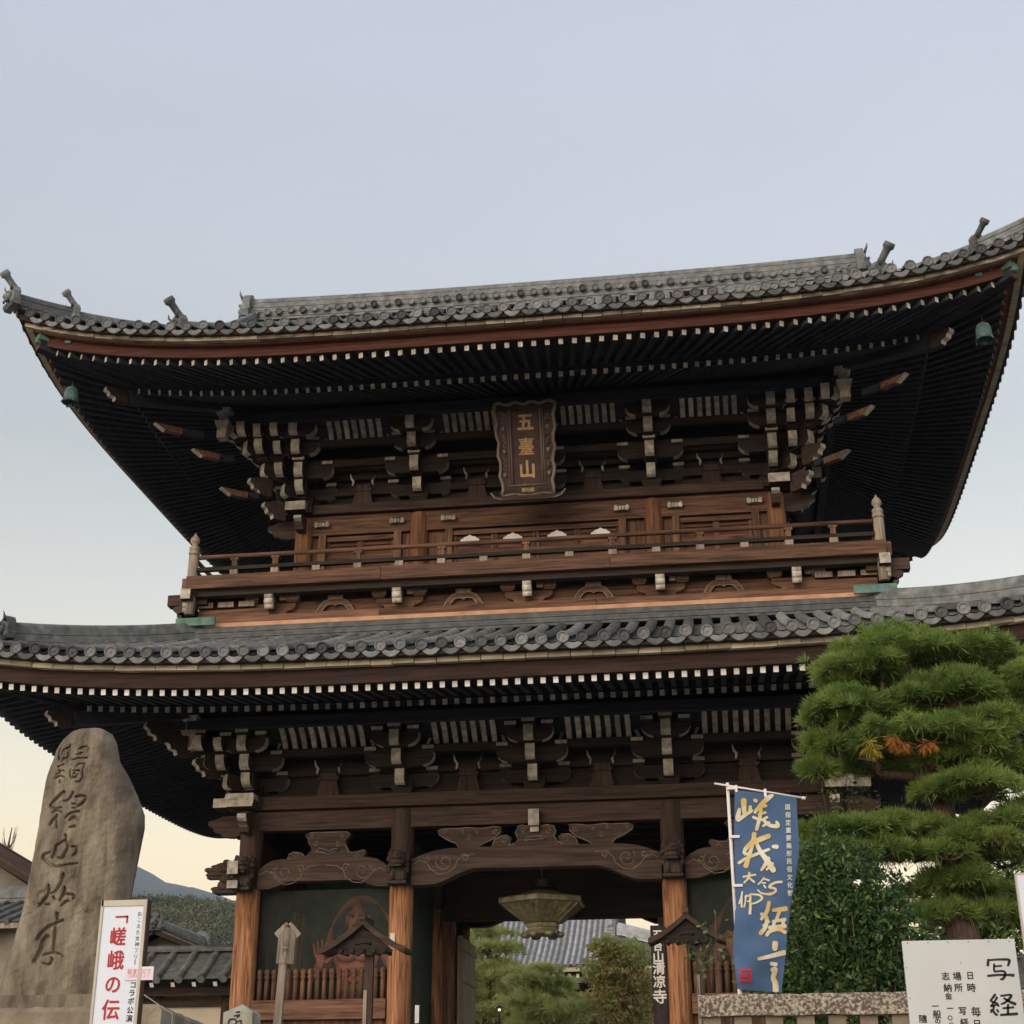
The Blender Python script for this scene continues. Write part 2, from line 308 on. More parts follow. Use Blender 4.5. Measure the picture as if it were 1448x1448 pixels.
def brush(mb, pts, fn, m=0, n=6):
    """a brush stroke: ribbon of varying width with rounded ends; fn maps (x, z) to a 3D point"""
    Q = smooth_line(pts, n); L_, R_ = [], []
    for i in range(len(Q)):
        d = Q[min(i+1, len(Q)-1), :2]-Q[max(i-1, 0), :2]; d = d/(np.linalg.norm(d)+1e-9); nn = np.array([-d[1], d[0]]); w = Q[i, 2]/2
        if i == 0:
            L_.append(Q[0, :2]-d*w*.6+nn*w*.5); R_.append(Q[0, :2]-d*w*.6-nn*w*.5)
        L_.append(Q[i, :2]+nn*w); R_.append(Q[i, :2]-nn*w)
        if i == len(Q)-1:
            L_.append(Q[i, :2]+d*w*.6+nn*w*.5); R_.append(Q[i, :2]+d*w*.6-nn*w*.5)
    k = len(L_)
    mb.add([fn(*p) for p in L_]+[fn(*p) for p in R_], [(i, i+1, k+i+1, k+i) for i in range(k-1)], m)
# ================================================================ the two-storey gate
CYG = 3.2                                   # y of the gate's centre line
def side_pt(sd_, a, o, z):
    return {'f': (a, CYG-o, z), 'l': (-o, CYG-a, z), 'r': (o, CYG+a, z), 'b': (-a, CYG+o, z)}[sd_]
class Roof: pass
LO = Roof(); LO.X0, LO.D0, LO.R, LO.n, LO.fan = 5.41, 3.2, .55, 4.0, False
LO.fly = (4.0, 8.52); LO.base = (2.6, 8.62); LO.inz = 9.42; LO.tz, LO.tt = 9.14, 4.45; LO.sl = (.34, .014); LO.pitch = .335; LO.rr = .10; LO.step = .21
UR = Roof(); UR.X0, UR.D0, UR.R, UR.n, UR.fan = 4.83, 2.75, .74, 4.4, True
UR.fly = (4.13, 15.0); UR.base = (2.9, 14.99); UR.inz = 16.0; UR.tz, UR.tt = 15.58, 4.6; UR.sl = (.38, .03); UR.pitch = .315; UR.rr = .095; UR.step = .25
def h0(r, sd_): return r.X0 if sd_ in 'fb' else r.D0
def d0(r, sd_): return r.D0 if sd_ in 'fb' else r.X0
def rise(r, sd_, t, a):
    if t <= 0: return 0.
    return r.R*(t/4.6)**2.1*min(1.15, abs(a)/(h0(r, sd_)+t))**r.n
def tile_z(r, sd_, v, a): return r.tz - .07 + r.sl[0]*v + r.sl[1]*v*v + rise(r, sd_, r.tt-v, a)
def fly_z(r, sd_, t, a): return r.fly[1] + .17*(r.fly[0]-t) + rise(r, sd_, t, a)
def base_z(r, sd_, t, a): return r.base[1] + (r.inz-r.base[1])*(r.base[0]-t)/r.base[0] + rise(r, sd_, t, a)

GATE = thing('temple_gate', 'dark two-storey wooden temple gate with grey tiled upturned roofs and a balcony', 'gate', (0, CYG, 0))
GATE.location = (0, 0, 0)
def part(mb, name, mats, parent=None, **k): return mb.build(name, mats, GATE if parent is None else parent, **k)

# ---- columns
col_me = {}
def column_mesh(z0, z1, r, split=None):
    m = MB()
    if split:
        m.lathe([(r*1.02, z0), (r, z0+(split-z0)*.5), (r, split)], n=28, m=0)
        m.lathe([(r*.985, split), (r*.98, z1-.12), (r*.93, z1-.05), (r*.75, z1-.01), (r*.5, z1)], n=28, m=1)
    else: m.lathe([(r, z0), (r, z1-.12), (r*.94, z1-.05), (r*.75, z1-.01), (r*.5, z1)], n=24, m=0)
    return m
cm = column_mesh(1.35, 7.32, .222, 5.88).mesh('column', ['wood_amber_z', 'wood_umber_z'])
bm_ = MB().lathe([(.42, 1.2), (.42, 1.3), (.34, 1.36), (.26, 1.37)], n=24).mesh('column_base', 'stone_pale')
for x in (-5.41, -2.5, 2.5, 5.41):
    for y in (0, 3.2, 6.4):
        c = place('column', cm, GATE, (x, y, 0), rz=random.random()*6)
        place('column_base', bm_, c)
ucm = column_mesh(11.5, 13.52, .19).mesh('upper_column', ['wood_russet_z'])
for x in (-4.83, -2.4, 2.4, 4.83):
    for y in (.45, 3.2, 5.95):
        if abs(x) > 4 or y != 3.2: place('upper_column', ucm, GATE, (x, y, 0), rz=random.random()*6)

# ---- long beams of the lower storey
for y, s_ in ((0, -1), (6.4, 1)):
    part(MB().box((0, y, 7.13), (10.9, .26, .36)), 'tie_beam', 'wood_umber_x')
    part(MB().box((0, y, 7.44), (11.6, .56, .235)), 'head_beam', 'wood_umber_x')
for x in (-5.41, 5.41):
    part(MB().box((x, 3.2, 7.13), (.26, 6.0, .36)), 'tie_beam', 'wood_dark_y')
    part(MB().box((x, 3.2, 7.442), (.54, 7.0, .23)), 'head_beam', 'wood_dark_y')
# pale block on the tie beam over the middle of the centre bay
part(MB().box((0, -.23, 7.02), (.2, .2, .3), 0, caps={2: 1}).box((0, -.16, 6.82), (.16, .14, .1), 0, caps={2: 1}), 'beam_end_block', ['wood_umber_x', 'aged_white'])
# nosings at the corner columns (front ends painted pale)
def scroll_profile(L_):
    """side profile (out, z) of a carved beam end, L_ long"""
    return [(0, .18), (L_*.55, .18), (L_*.8, .12), (L_, .10), (L_*1.02, .02), (L_*.86, -.03), (L_*.82, -.1), (L_*.6, -.12), (L_*.55, -.2), (L_*.25, -.22), (0, -.2)]
for sx in (-1, 1):
    m = MB().prism([(-o, z) for o, z in scroll_profile(.5)], 'x', -.085, .085, 0, side=[0, 0, 1, 1, 1, 0, 1, 0, 0, 0, 0])
    part(m, 'beam_nosing', ['wood_umber_x', 'aged_white'], loc=(sx*5.41, -.22, 7.08))
    m = MB().prism([(sx*o, z) for o, z in scroll_profile(.62)], 'y', -.085, .085, 0, side=[0, 0, 1, 1, 1, 1, 1, 1, 0, 0, 0])
    part(m, 'beam_nosing', ['wood_umber_x', 'aged_white'], loc=(sx*5.63, 0, 7.08))
    m = MB().box((0, 0, -.05), (.50, .30, .13), 0, top=(1.12, 1.05), caps={2: 1}).box((0, .0, .075), (.58, .33, .115), 0, top=(.9, .95), caps={2: 1, 3: 1, 5: 1}).box((sx*.32, .29, 0), (.50, .50, .17), 0, caps={2: 1, 3: 1, 5: 1})
    part(m, 'head_beam_end', ['wood_umber_x', 'aged_white'], loc=(sx*5.52, -.43, 7.455))
# ---- rainbow beams with carved scrolls
def spiral(cx, cz, r0, turns, sx, n=26, start=0.):
    return [(cx+sx*r0*(1-i/n*.8)*math.cos(start+i/n*turns*6.283), cz+r0*(1-i/n*.8)*math.sin(start+i/n*turns*6.283)) for i in range(n+1)]
def rainbow(x0, x1, zb, zc, zt, th=.30, y=0.):
    n = 20; lo, hi = [], []
    for i in range(n+1):
        s = i/n; q = abs(2*s-1); x = x0+(x1-x0)*s
        c_ = min(1, max(0, (.84-q)/.36)); lo.append((x, zb+(zc-zb)*c_*c_*(3-2*c_))); hi.append((x, zt-.03*q*q-(.17*max(0, (q-.72)/.28)**1.6)))
    m = MB().prism(lo+hi[::-1], 'y', y-th/2, y+th/2, 0)
    for sx, xe in ((1, x0), (-1, x1)):
        w = (x1-x0)
        yy = y-th/2-.004
        for pts in (spiral(xe+sx*min(.62, w*.2), zt-.26, .17, 1.35, sx, start=2.4), spiral(xe+sx*min(1.0, w*.33), zt-.2, .08, 1.1, -sx, start=.4), spiral(xe+sx*.3, zt-.2, .06, 1.0, sx, start=3.4),
                    [(xe+sx*.03, zt-.30), (xe+sx*.16, zt-.22), (xe+sx*.3, zt-.28), (xe+sx*.36, zt-.38), (xe+sx*.52, zt-.48), (xe+sx*.68, zt-.46), (xe+sx*.82, zt-.36), (xe+sx*.86, zt-.24), (xe+sx*.98, zt-.16), (xe+sx*1.2, zt-.14)]):
            m.tube([(a, yy, b) for a, b in pts], .009, n=5, m=1)
    return m
for x0, x1 in ((-5.2, -2.71), (2.71, 5.2)):
    part(rainbow(x0, x1, 5.87, 6.0, 6.42, y=-.03), 'rainbow_beam', ['wood_umber_x', 'wood_line', 'wood_red_x'])
part(rainbow(-2.29, 2.29, 5.87, 6.14, 6.53, th=.34, y=-.04), 'rainbow_beam', ['wood_umber_x', 'wood_line', 'wood_red_x'])
part(rainbow(-2.29, 2.29, 5.95, 6.25, 6.7, th=.3, y=6.4), 'rainbow_beam', ['wood_dark_x', 'wood_dark_x', 'wood_dark_x'])
# ---- carved struts (outline traced on the front face, extruded through the beam line)
def carved(px, Y, th, off=(0, 0), scl=4.022, org=(280, 1140), hole=None, swirl=()):
    P = [at(org[0]+a/scl, org[1]+b/scl, Y) for a, b in px]; P = [(p[0], p[2]) for p in P]
    m = MB().prism(P, 'y', Y, Y+th, 0)
    m.tube([(a, Y-.004, b) for a, b in P+P[:1]], .011, n=5, m=1)
    for a, b, r_, st_ in swirl:
        c = at(org[0]+a/scl, org[1]+b/scl, Y); m.tube([(x, Y-.005, z) for x, z in spiral(c[0], c[2], r_*.0133, 1.2, 1, n=16, start=st_)], .008, n=5, m=1)
    if hole:
        H = [at(org[0]+a/scl, org[1]+b/scl, Y) for a, b in hole]; m.add([(h[0], Y-.006, h[2]) for h in H], [tuple(range(len(H)))], 2)  # dark sheet laid on the face, painting the shade of a pierced opening
        m.tube([(h[0], Y-.006, h[2]) for h in H+H[:1]], .009, n=5, m=1)
    return m
FROG = [(510, 300), (515, 275), (545, 262), (585, 266), (612, 290), (640, 262), (646, 235), (628, 205), (632, 190), (606, 165), (640, 152), (850, 146), (872, 160), (836, 195), (842, 225), (858, 262), (900, 262), (945, 248), (958, 262), (940, 290), (915, 302)]
FHOLE = [(672, 258), (690, 238), (720, 246), (745, 256), (765, 245), (790, 240), (805, 255), (770, 262), (740, 274), (705, 262)]
carvM = ['wood_umber_x', 'wood_line', 'wood_soot_x']
FSW = ((560, 282, 4, 0), (905, 278, 4, 3), (672, 215, 4, 1), (800, 215, 4, 2), (650, 172, 3, 1), (825, 168, 3, 2))
part(carved(FROG, -.14, .2, hole=FHOLE, swirl=FSW), 'frog_leg_strut', carvM)
_m = carved(FROG, -.14, .2, hole=FHOLE, swirl=FSW); _m.v = [(-a, b, c) for a, b, c in _m.v]; part(_m, 'frog_leg_strut', carvM)
MIDF = [(800, 1000), (815, 975), (850, 960), (868, 930), (855, 890), (870, 855), (900, 845), (935, 855), (1000, 855), (1060, 842), (1100, 850), (1112, 885), (1100, 915), (1125, 948), (1160, 958), (1170, 985), (1160, 1000)]
MH = [(915, 945), (925, 925), (960, 915), (1010, 915), (1045, 925), (1052, 942), (1020, 930), (980, 938), (945, 935)]
part(carved(MIDF, -.16, .22, scl=4.525, org=(540, 980), hole=MH, swirl=((905, 880, 4, 0), (1068, 878, 4, 3), (845, 980, 3.5, 1), (1130, 978, 3.5, 2))), 'frog_leg_strut', carvM)
WING = [(700, 1000), (720, 940), (760, 915), (800, 912), (830, 930), (820, 965), (790, 1000)]
FLOW = [(500, 1003), (475, 962), (420, 940), (365, 905), (357, 882), (390, 870), (500, 868), (540, 862), (640, 868), (720, 855), (762, 858), (758, 890), (720, 930), (660, 958), (630, 975), (610, 1003)]
FL2 = [(385, 880), (470, 885), (480, 905), (430, 925), (388, 902)]
for nm, pl in (('side_scroll', WING), ('flower_strut', FLOW)):
    sw_ = ((400, 885, 4, 0), (725, 885, 4, 3), (520, 885, 3, 1), (610, 885, 3, 2), (560, 930, 4, 1)) if nm == 'flower_strut' else ((785, 945, 5, 0),)
    m = carved(pl, -.15, .2, scl=4.525, org=(540, 980), swirl=sw_); part(m, nm, carvM)
    m = carved(pl, -.15, .2, scl=4.525, org=(540, 980), swirl=sw_); m.v = [(-a, b, c) for a, b, c in m.v]; part(m, nm, carvM)
# ---- carved lion heads on the columns
def blob(m, c, r, mt=0, n=10):
    prof = [(math.sin(math.pi*i/6), -math.cos(math.pi*i/6)) for i in range(7)]
    o = len(m.v); m.lathe([(max(.02, a), b) for a, b in prof], n=n, m=mt)
    for i in range(o, len(m.v)):
        v = m.v[i]; m.v[i] = (c[0]+v[0]*r[0], c[1]+v[1]*r[1], c[2]+v[2]*r[2])
    return m
lion = MB()
blob(lion, (0, -.02, .12), (.17, .24, .15)); blob(lion, (0, -.16, .02), (.145, .15, .07)); blob(lion, (0, -.17, .10), (.12, .16, .05)); blob(lion, (0, -.27, .13), (.06, .06, .04))
lion.box((0, -.16, -.045), (.2, .22, .035), 1)
for sx in (-1, 1):
    blob(lion, (sx*.08, -.17, .17), (.045, .05, .04)); blob(lion, (sx*.08, -.21, .175), (.022, .02, .02), 1)
    for k in range(4): blob(lion, (sx*(.15+.015*(k % 2)), .05-.06*(k % 2), .20-.10*k), (.06, .09, .06))
    blob(lion, (sx*.10, -.02, -.20), (.075, .11, .12)); blob(lion, (sx*.11, -.13, -.27), (.055, .08, .05))
    blob(lion, (sx*.13, -.02, .25), (.04, .05, .05))
lion.box((0, .02, -.12), (.2, .2, .32), 0, top=(1.2, 1)).box((0, -.02, -.33), (.36, .3, .05), 1)
lme = lion.mesh('lion_nosing', ['wood_umber_z', 'black_iron'])
for x in (-2.5, 2.5): place('lion_nosing', lme, GATE, (x, -.34, 6.22))
for sx in (-1, 1):
    place('lion_nosing', lme, GATE, (sx*5.43, -.34, 6.18)); place('lion_nosing', lme, GATE, (sx*5.8, 0, 6.16), rz=sx*math.pi/2, scale=(1, 1.5, .95))
    m = MB().box((0, 0, 0), (.2, .16, .24), 0, caps={2: 1}).box((0, .02, -.3), (.2, .13, .14), 0, caps={2: 1})
    part(m, 'painted_block', ['wood_umber_x', 'aged_white'], loc=(sx*5.53, -.6, 6.2))
# ---- walls and floors of the lower storey
def board_wall(x0, x1, y, z0, z1, ax, mt, name='wall_board', w=.28, th=.04):
    """upright boards butted side by side, one object each"""
    n = max(1, round((x1-x0)/w)); ww = (x1-x0)/n
    me = MB().box((0, 0, (z0+z1)/2), (ww-.008, th, z1-z0) if ax == 'x' else (th, ww-.008, z1-z0)).mesh(name, mt)
    for i in range(n):
        c = x0+ww*(i+.5); j = random.uniform(-.006, .006)
        place(name, me, GATE, (c, y+j, 0) if ax == 'x' else (y+j, c, 0))
for sx in (-1, 1):
    board_wall(.2, 6.2, sx*5.41, 1.3, 6.95, 'y', 'wood_umber_z', w=.6)
    part(MB().box((sx*2.5, 1.6, 4.1), (.05, 2.8, 5.6)), 'partition_wall', 'green_wall')
    part(MB().box((sx*3.95, 3.2, 4.1), (2.45, .05, 5.6)), 'niche_back_wall', 'green_wall')
    part(MB().box((sx*3.95, 6.4, 4.1), (2.45, .06, 5.6)), 'rear_wall', 'wood_dark_z')
part(MB().box((0, 3.2, 7.2), (10.6, 6.2, .05)), 'ceiling_board', 'wood_dark_x')
for i in range(9): part(MB().box((0, .35+i*.7, 7.1), (10.5, .09, .12)), 'ceiling_joist', 'wood_dark_x')
part(MB().box((0, 3.2, 5.84), (4.56, .34, .36)), 'door_lintel', 'wood_dark_x')
part(MB().box((0, 3.2, 6.6), (4.56, .08, 1.15)), 'transom_wall', 'wood_dark_x')
for sx in (-1, 1):
    part(MB().box((sx*2.16, 3.2, 3.5), (.22, .2, 4.3)), 'door_jamb', 'wood_brown_z')
    d = part(MB().box((0, .95, 3.4), (.07, 1.85, 4.0)), 'door_leaf', 'wood_grey_z', loc=(sx*1.99, 3.32, 0))
    for zz in (1.6, 2.6, 3.6, 4.6, 5.2): part(MB().box((-sx*.05, .95, zz), (.03, 1.85, .12)), 'door_rail', 'wood_grey_z', parent=d)
    part(MB().box((-sx*.05, .05, 3.4), (.035, .12, 4.0)), 'door_stile', 'wood_grey_z', parent=d)
part(MB().box((0, 3.2, 1.28), (11.6, 7.4, .16)), 'floor_slab', 'stone_pale')
# ---- statue bays: sill, picket fence, wire netting
def picket():
    return MB().lathe([(.045, 0), (.045, .34), (.03, .37), (.055, .40), (.055, .43), (.035, .45), (.06, .48), (.055, .53), (.02, .56)], n=10)
pk = picket().mesh('picket', 'wood_brown_z')
for sx in (-1, 1):
    x0, x1 = sorted((sx*5.19, sx*2.72))
    part(MB().box(((x0+x1)/2, -.02, 3.735), (x1-x0, .24, .335)), 'sill_beam', 'wood_brown_x')
    part(MB().box(((x0+x1)/2, -.02, 2.95), (x1-x0, .14, .12)), 'waist_rail', 'wood_brown_x')
    for i in range(18): place('picket', pk, GATE, (x0+.09+(x1-x0-.18)*i/17, .02, 3.90))
    board_wall(x0, x1, .06, 1.35, 3.56, 'x', 'wood_brown_z', name='skirt_board', w=.25)
    net = MB(); H = 1.98; n = 68; step = (x1-x0)/n*1.45; y = .14
    for k in range(-40, 70):
        for s_ in (1, -1):
            xa = x0+k*step; p = [(xa, 3.9), (xa+s_*H, 3.9+H)] if s_ == 1 else [(xa+1.0, 3.9), (xa+1.0-H, 3.9+H)]
            (a, za), (b, zb) = p
            def clip(a, za, b, zb):
                t0, t1 = 0., 1.
                for lim, sg in ((x0, 1), (x1, -1)):
                    fa, fb = sg*(a-lim), sg*(b-lim)
                    if fa < 0 and fb < 0: return None
                    if fa < 0: t0 = max(t0, fa/(fa-fb))
                    if fb < 0: t1 = min(t1, fa/(fa-fb))
                return (t0, t1) if t1 > t0 else None
            c_ = clip(a, za, b, zb)
            if c_:
                q = [(a+(b-a)*t, za+(zb-za)*t) for t in c_]; w = .003
                net.add([(q[0][0]-w, y, q[0][1]), (q[0][0]+w, y-.003, q[0][1]), (q[1][0]+w, y-.003, q[1][1]), (q[1][0]-w, y, q[1][1])], [(0, 1, 2, 3)])
    o = part(net, 'wire_netting', 'wire_mesh'); o['kind'] = 'stuff'
# small things fixed to the columns: paper charms and a metal box
for x, z, w, h_ in ((-2.12, 3.62, .075, .30), (-2.60, 4.92, .09, .20)): part(MB().box((x, -.235, z), (w, .008, h_)), 'paper_charm', 'paper_white')

# ---- rafters, soffits, eave boards, tiles
def rafter(r, sd_, u, kind, w=.085, h_=.10, mb=None):
    hh = h0(r, sd_); t1 = r.fly[0] if kind == 'fly' else r.base[0]; t_in = (r.base[0]-.35) if kind == 'fly' else -.1
    if r.fan: a1, a0 = u*(hh+t1), u*(hh+t_in)
    else:
        a1 = a0 = u
        t_in = max(t_in, abs(u)-hh)
        if t1-t_in < .08: return None
    fz = fly_z if kind == 'fly' else base_z
    p, q = side_pt(sd_, a1, d0(r, sd_)+t1, fz(r, sd_, t1, a1)), side_pt(sd_, a0, d0(r, sd_)+t_in, fz(r, sd_, t_in, a0))
    m = mb or MB(); m.beam(p, q, w, h_, 0, cp=1); return m
def roof_under(r, names, caps):
    for kind in ('fly', 'base'):
        nm = names[kind]; t1 = r.fly[0] if kind == 'fly' else r.base[0]
        for sd_ in 'flrb':
            hh = h0(r, sd_)
            if r.fan:
                n = int(round((hh+4.13)/r.step)); us = [k/n for k in range(-n+1, n)]
            else:
                n = int((hh+t1)/r.step); us = [k*r.step for k in range(-n, n+1)]
            big = MB()
            for u in us:
                if sd_ == 'f':
                    m = rafter(r, sd_, u, kind)
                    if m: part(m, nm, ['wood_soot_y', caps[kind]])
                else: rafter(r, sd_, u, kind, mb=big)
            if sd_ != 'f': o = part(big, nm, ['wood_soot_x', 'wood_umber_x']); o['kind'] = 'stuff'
    # soffit boards over both rafter rows
    for kind, ta, tb, fz in (('b', -.1, r.base[0], base_z), ('f', r.base[0]-.3, r.fly[0]+.02, fly_z)):
        m = MB(); n = 36
        for sd_ in 'flrb':
            hh = h0(r, sd_); V = []; ts = np.linspace(ta, tb, 5)
            for t in ts:
                for i in range(n+1):
                    a = (2*i/n-1)*(hh+t); V.append(side_pt(sd_, a, d0(r, sd_)+t, fz(r, sd_, t, a)+.06))
            m.add(V, [(i*(n+1)+j, i*(n+1)+j+1, (i+1)*(n+1)+j+1, (i+1)*(n+1)+j) for i in range(len(ts)-1) for j in range(n)])
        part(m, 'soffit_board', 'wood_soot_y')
    # the purlin under the base rafters' ends (joists between the rows)
def strip(r, sd_, t0, t1, zlo, zhi, s0=-1., s1=1., n=40, mb=None, mt=0):
    """a curved board along the eave: between t0 and t1, heights zlo..zhi above the flat eave + rise"""
    m = mb or MB(); V = []; hh = h0(r, sd_)
    for i in range(n+1):
        s = s0+(s1-s0)*i/n
        for t, z in ((t0, zlo), (t1, zlo), (t1, zhi), (t0, zhi)):
            a = s*(hh+t); V.append(side_pt(sd_, a, d0(r, sd_)+t, z+rise(r, sd_, t, a)))
    F = [(i*4+k, i*4+(k+1) % 4, (i+1)*4+(k+1) % 4, (i+1)*4+k) for i in range(n) for k in range(4)]
    m.add(V, F+[(3, 2, 1, 0), (n*4, n*4+1, n*4+2, n*4+3)], mt); return m
roof_under(LO, {'fly': 'flying_rafter', 'base': 'base_rafter'}, {'fly': 'fresh_white', 'base': 'aged_white'})
roof_under(UR, {'fly': 'fan_rafter', 'base': 'inner_fan_rafter'}, {'fly': 'aged_white', 'base': 'aged_white'})
for r in (LO, UR):
    tf, zf = r.fly; tb, zb = r.base
    for sd_ in 'flrb':
        if r is LO: rows = [('eave_board', tf-.02, tf+.09, zf+.06, zf+.33, 'wood_deep_x'), ('shadow_board', tf+.02, tf+.14, zf+.33, zf+.52, 'wood_dark_x')]
        else: rows = [('eave_board', tf-.02, tf+.08, zf+.07, zf+.26, 'wood_red_x'), ('shadow_board', tf+.02, tf+.20, zf+.26, zf+.50, 'wood_red_x')]
        rows.append(('rafter_joist', tb-.1, tb-.02, zb+.055, zb+.37, 'wood_soot_x'))
        rows.append(('roof_edge_board', tf+.05, r.tt-.06, r.tz-.21, r.tz-.10, 'wood_dark_x'))
        for nm, a, b, c, d, mt in rows: part(strip(r, sd_, a, b, c, d), nm, mt)
        n = 52 if sd_ in 'fb' else 36
        bz = (8.84, 8.93) if r is LO else (15.29, 15.38); ta = 4.12 if r is LO else 4.33
        if sd_ == 'f':
            for i in range(n):
                e0 = random.uniform(-.006, .006)
                part(strip(r, sd_, ta, ta+.12+e0, bz[0]+e0, bz[1]+e0, -1+2*i/n+.0008, -1+2*(i+1)/n-.0008, n=2), 'fascia_board', 'wood_pale_x' if r is LO else 'wood_worn_x')
        else: part(strip(r, sd_, ta, ta+.12, bz[0], bz[1]), 'fascia_board', 'wood_pale_x')
# tiles
disc = MB().lathe([(1., 0), (1., .22), (.9, .26), (.78, .25), (.74, .19), (.3, .19), (.22, .23), (.05, .24)], n=16, ax='y')
disc_me = disc.mesh('tile_end', 'roof_tile_face')
def lip_mesh(w, r):
    m = MB(); n = 8; V = []
    for i in range(n+1):
        s = i/n*2-1; x = s*w/2; d = .075*(1-s*s)
        V += [(x, -.03, .0-d+.03), (x, -.03, -.075-d*1.15+.02), (x, .03, .0-d+.03), (x, .03, -.075-d*1.15+.02)]
    F = []
    for i in range(n):
        o = i*4; F += [(o, o+4, o+5, o+1), (o+1, o+5, o+7, o+3), (o+2, o+3, o+7, o+6), (o, o+2, o+6, o+4)]
    return m.add(V, F)
def vmax(r, sd_, a):
    hip = h0(r, sd_)+r.tt-abs(a)-.05
    if r is LO: return min(hip, r.tt-.95)
    if sd_ in 'fb': return 7.3 if abs(a) < 7.15 else hip
    return min(hip, 2.55)
def cover_row(r, sd_, a, m):
    L_ = vmax(r, sd_, a)
    if L_ < .15: return None
    k = max(1, int(L_/.30)); ns = 6; V = []; F = []
    for i in range(k):
        for e_, rr in ((0., r.rr), (.98, r.rr*.86)):
            v = L_*(i+e_)/k
            for j in range(ns+1):
                th = math.pi*j/ns; V.append(side_pt(sd_, a+rr*math.cos(th), d0(r, sd_)+r.tt-v, tile_z(r, sd_, v, a)+.03+rr*math.sin(th)*.95))
    for i in range(2*k-1):
        for j in range(ns): F.append((i*(ns+1)+j, i*(ns+1)+j+1, (i+1)*(ns+1)+j+1, (i+1)*(ns+1)+j))
    m.add(V, F, 0, True); return L_
def pan_row(r, sd_, a, w, m):
    L_ = max(.12, vmax(r, sd_, a)); k = max(2, int(L_/.24)); V = []; F = []
    for i in range(k):
        for e_, up in ((0., .02), (1., 0.)):
            v = L_*(i+e_)/k
            for x, dz in ((-w/2, .02), (-w/4, -.045), (0, -.065), (w/4, -.045), (w/2, .02)): V.append(side_pt(sd_, a+x, d0(r, sd_)+r.tt-.03-v, tile_z(r, sd_, v, a)+dz+up))
    for i in range(2*k-1):
        for j in range(4): F.append((i*5+j, i*5+j+1, (i+1)*5+j+1, (i+1)*5+j))
    m.add(V, F)
for r in (LO, UR):
    for sd_ in 'flrb':
        hh = h0(r, sd_)+r.tt; n = int(hh/r.pitch); big = MB()
        lip = lip_mesh(r.pitch*.92, r.rr)
        lip_me = lip.mesh('tile_lip', 'roof_tile')
        for k in range(-n, n+1):
            a = k*r.pitch
            if sd_ == 'f':
                m = MB(); L_ = cover_row(r, sd_, a, m)
                if L_ is None: m = MB(); m.tube([side_pt(sd_, a, d0(r, sd_)+r.tt, tile_z(r, sd_, 0, a)+.03), side_pt(sd_, a, d0(r, sd_)+r.tt-.1, tile_z(r, sd_, .1, a)+.03)], r.rr)
                c = part(m, 'cover_tile', 'roof_tile')
                e_ = place('tile_end', disc_me, c, (a+random.uniform(-.014, .014), CYG-d0(r, sd_)-r.tt+.04, tile_z(r, sd_, 0, a)+.03+random.uniform(-.014, .012)), scale=(r.rr*random.uniform(1., 1.1), .2, r.rr*random.uniform(1., 1.1))); e_.rotation_euler = (random.uniform(-.1, .12), random.random()*6, random.uniform(-.08, .08))
                if k < n:
                    m = MB(); pan_row(r, sd_, a+r.pitch/2, r.pitch, m); p_ = part(m, 'pan_tile', 'roof_tile')
                    q = rise(r, sd_, r.tt, a+r.pitch*.9)-rise(r, sd_, r.tt, a+r.pitch*.1)
                    e_ = place('tile_lip', lip_me, p_, (a+r.pitch/2, CYG-d0(r, sd_)-r.tt+.045, tile_z(r, sd_, 0, a+r.pitch/2)-.02)); e_.rotation_euler = (random.uniform(-.05, .1), -math.atan2(q, r.pitch*.8)+random.uniform(-.07, .07), random.uniform(-.06, .06))
            else:
                cover_row(r, sd_, a, big); pan_row(r, sd_, a+r.pitch/2, r.pitch, big)
                o = len(big.v); big.lathe([(.05, -.04), (1, 0), (1, .1)], n=10)
                p = side_pt(sd_, a, d0(r, sd_)+r.tt, tile_z(r, sd_, 0, a)+.03); nx = {'l': (-1, 0), 'r': (1, 0), 'b': (0, 1)}[sd_]
                for i in range(o, len(big.v)):
                    x, y, z = big.v[i]; x *= r.rr; y *= r.rr
                    big.v[i] = (p[0]-nx[0]*z*.4+nx[1]*x, p[1]-nx[1]*z*.4+nx[0]*x, p[2]+y)
        if sd_ != 'f': o = part(big, 'roof_tiles', ['roof_tile']); o['kind'] = 'stuff'
# ridges: stacked flat tiles with a round cap
def ridge(path, w, h_, layers, cap, m=None):
    m = m or MB(); P = [Vector(p) for p in path]
    for k in range(layers):
        ww = w*(1-.07*k)*(1.06 if k % 2 else .98); z0 = h_*k/layers; z1 = h_*(k+.80)/layers; V = []
        for i, p in enumerate(P):
            d = (P[min(i+1, len(P)-1)]-P[max(i-1, 0)]); d.z = 0; d.normalize(); s_ = Vector((-d.y, d.x, 0))
            for a, b in ((-1, z0), (1, z0), (1, z1), (-1, z1)): V.append(tuple(p+s_*a*ww/2+Vector((0, 0, b))))
        n = len(P)-1
        m.add(V, [(i*4+j, i*4+(j+1) % 4, (i+1)*4+(j+1) % 4, (i+1)*4+j) for i in range(n) for j in range(4)]+[(3, 2, 1, 0), (n*4, n*4+1, n*4+2, n*4+3)])
        if k < layers-1:
            V = []
            for i, p in enumerate(P):
                d = (P[min(i+1, len(P)-1)]-P[max(i-1, 0)]); d.z = 0; d.normalize(); s_ = Vector((-d.y, d.x, 0))
                for a, b in ((-1, z1), (1, z1), (1, z0+h_/layers), (-1, z0+h_/layers)): V.append(tuple(p+s_*a*ww*.42+Vector((0, 0, b))))
            m.add(V, [(i*4+j, i*4+(j+1) % 4, (i+1)*4+(j+1) % 4, (i+1)*4+j) for i in range(n) for j in range(4)])
    m.tube([p+Vector((0, 0, h_)) for p in P], cap, n=10)
    return m
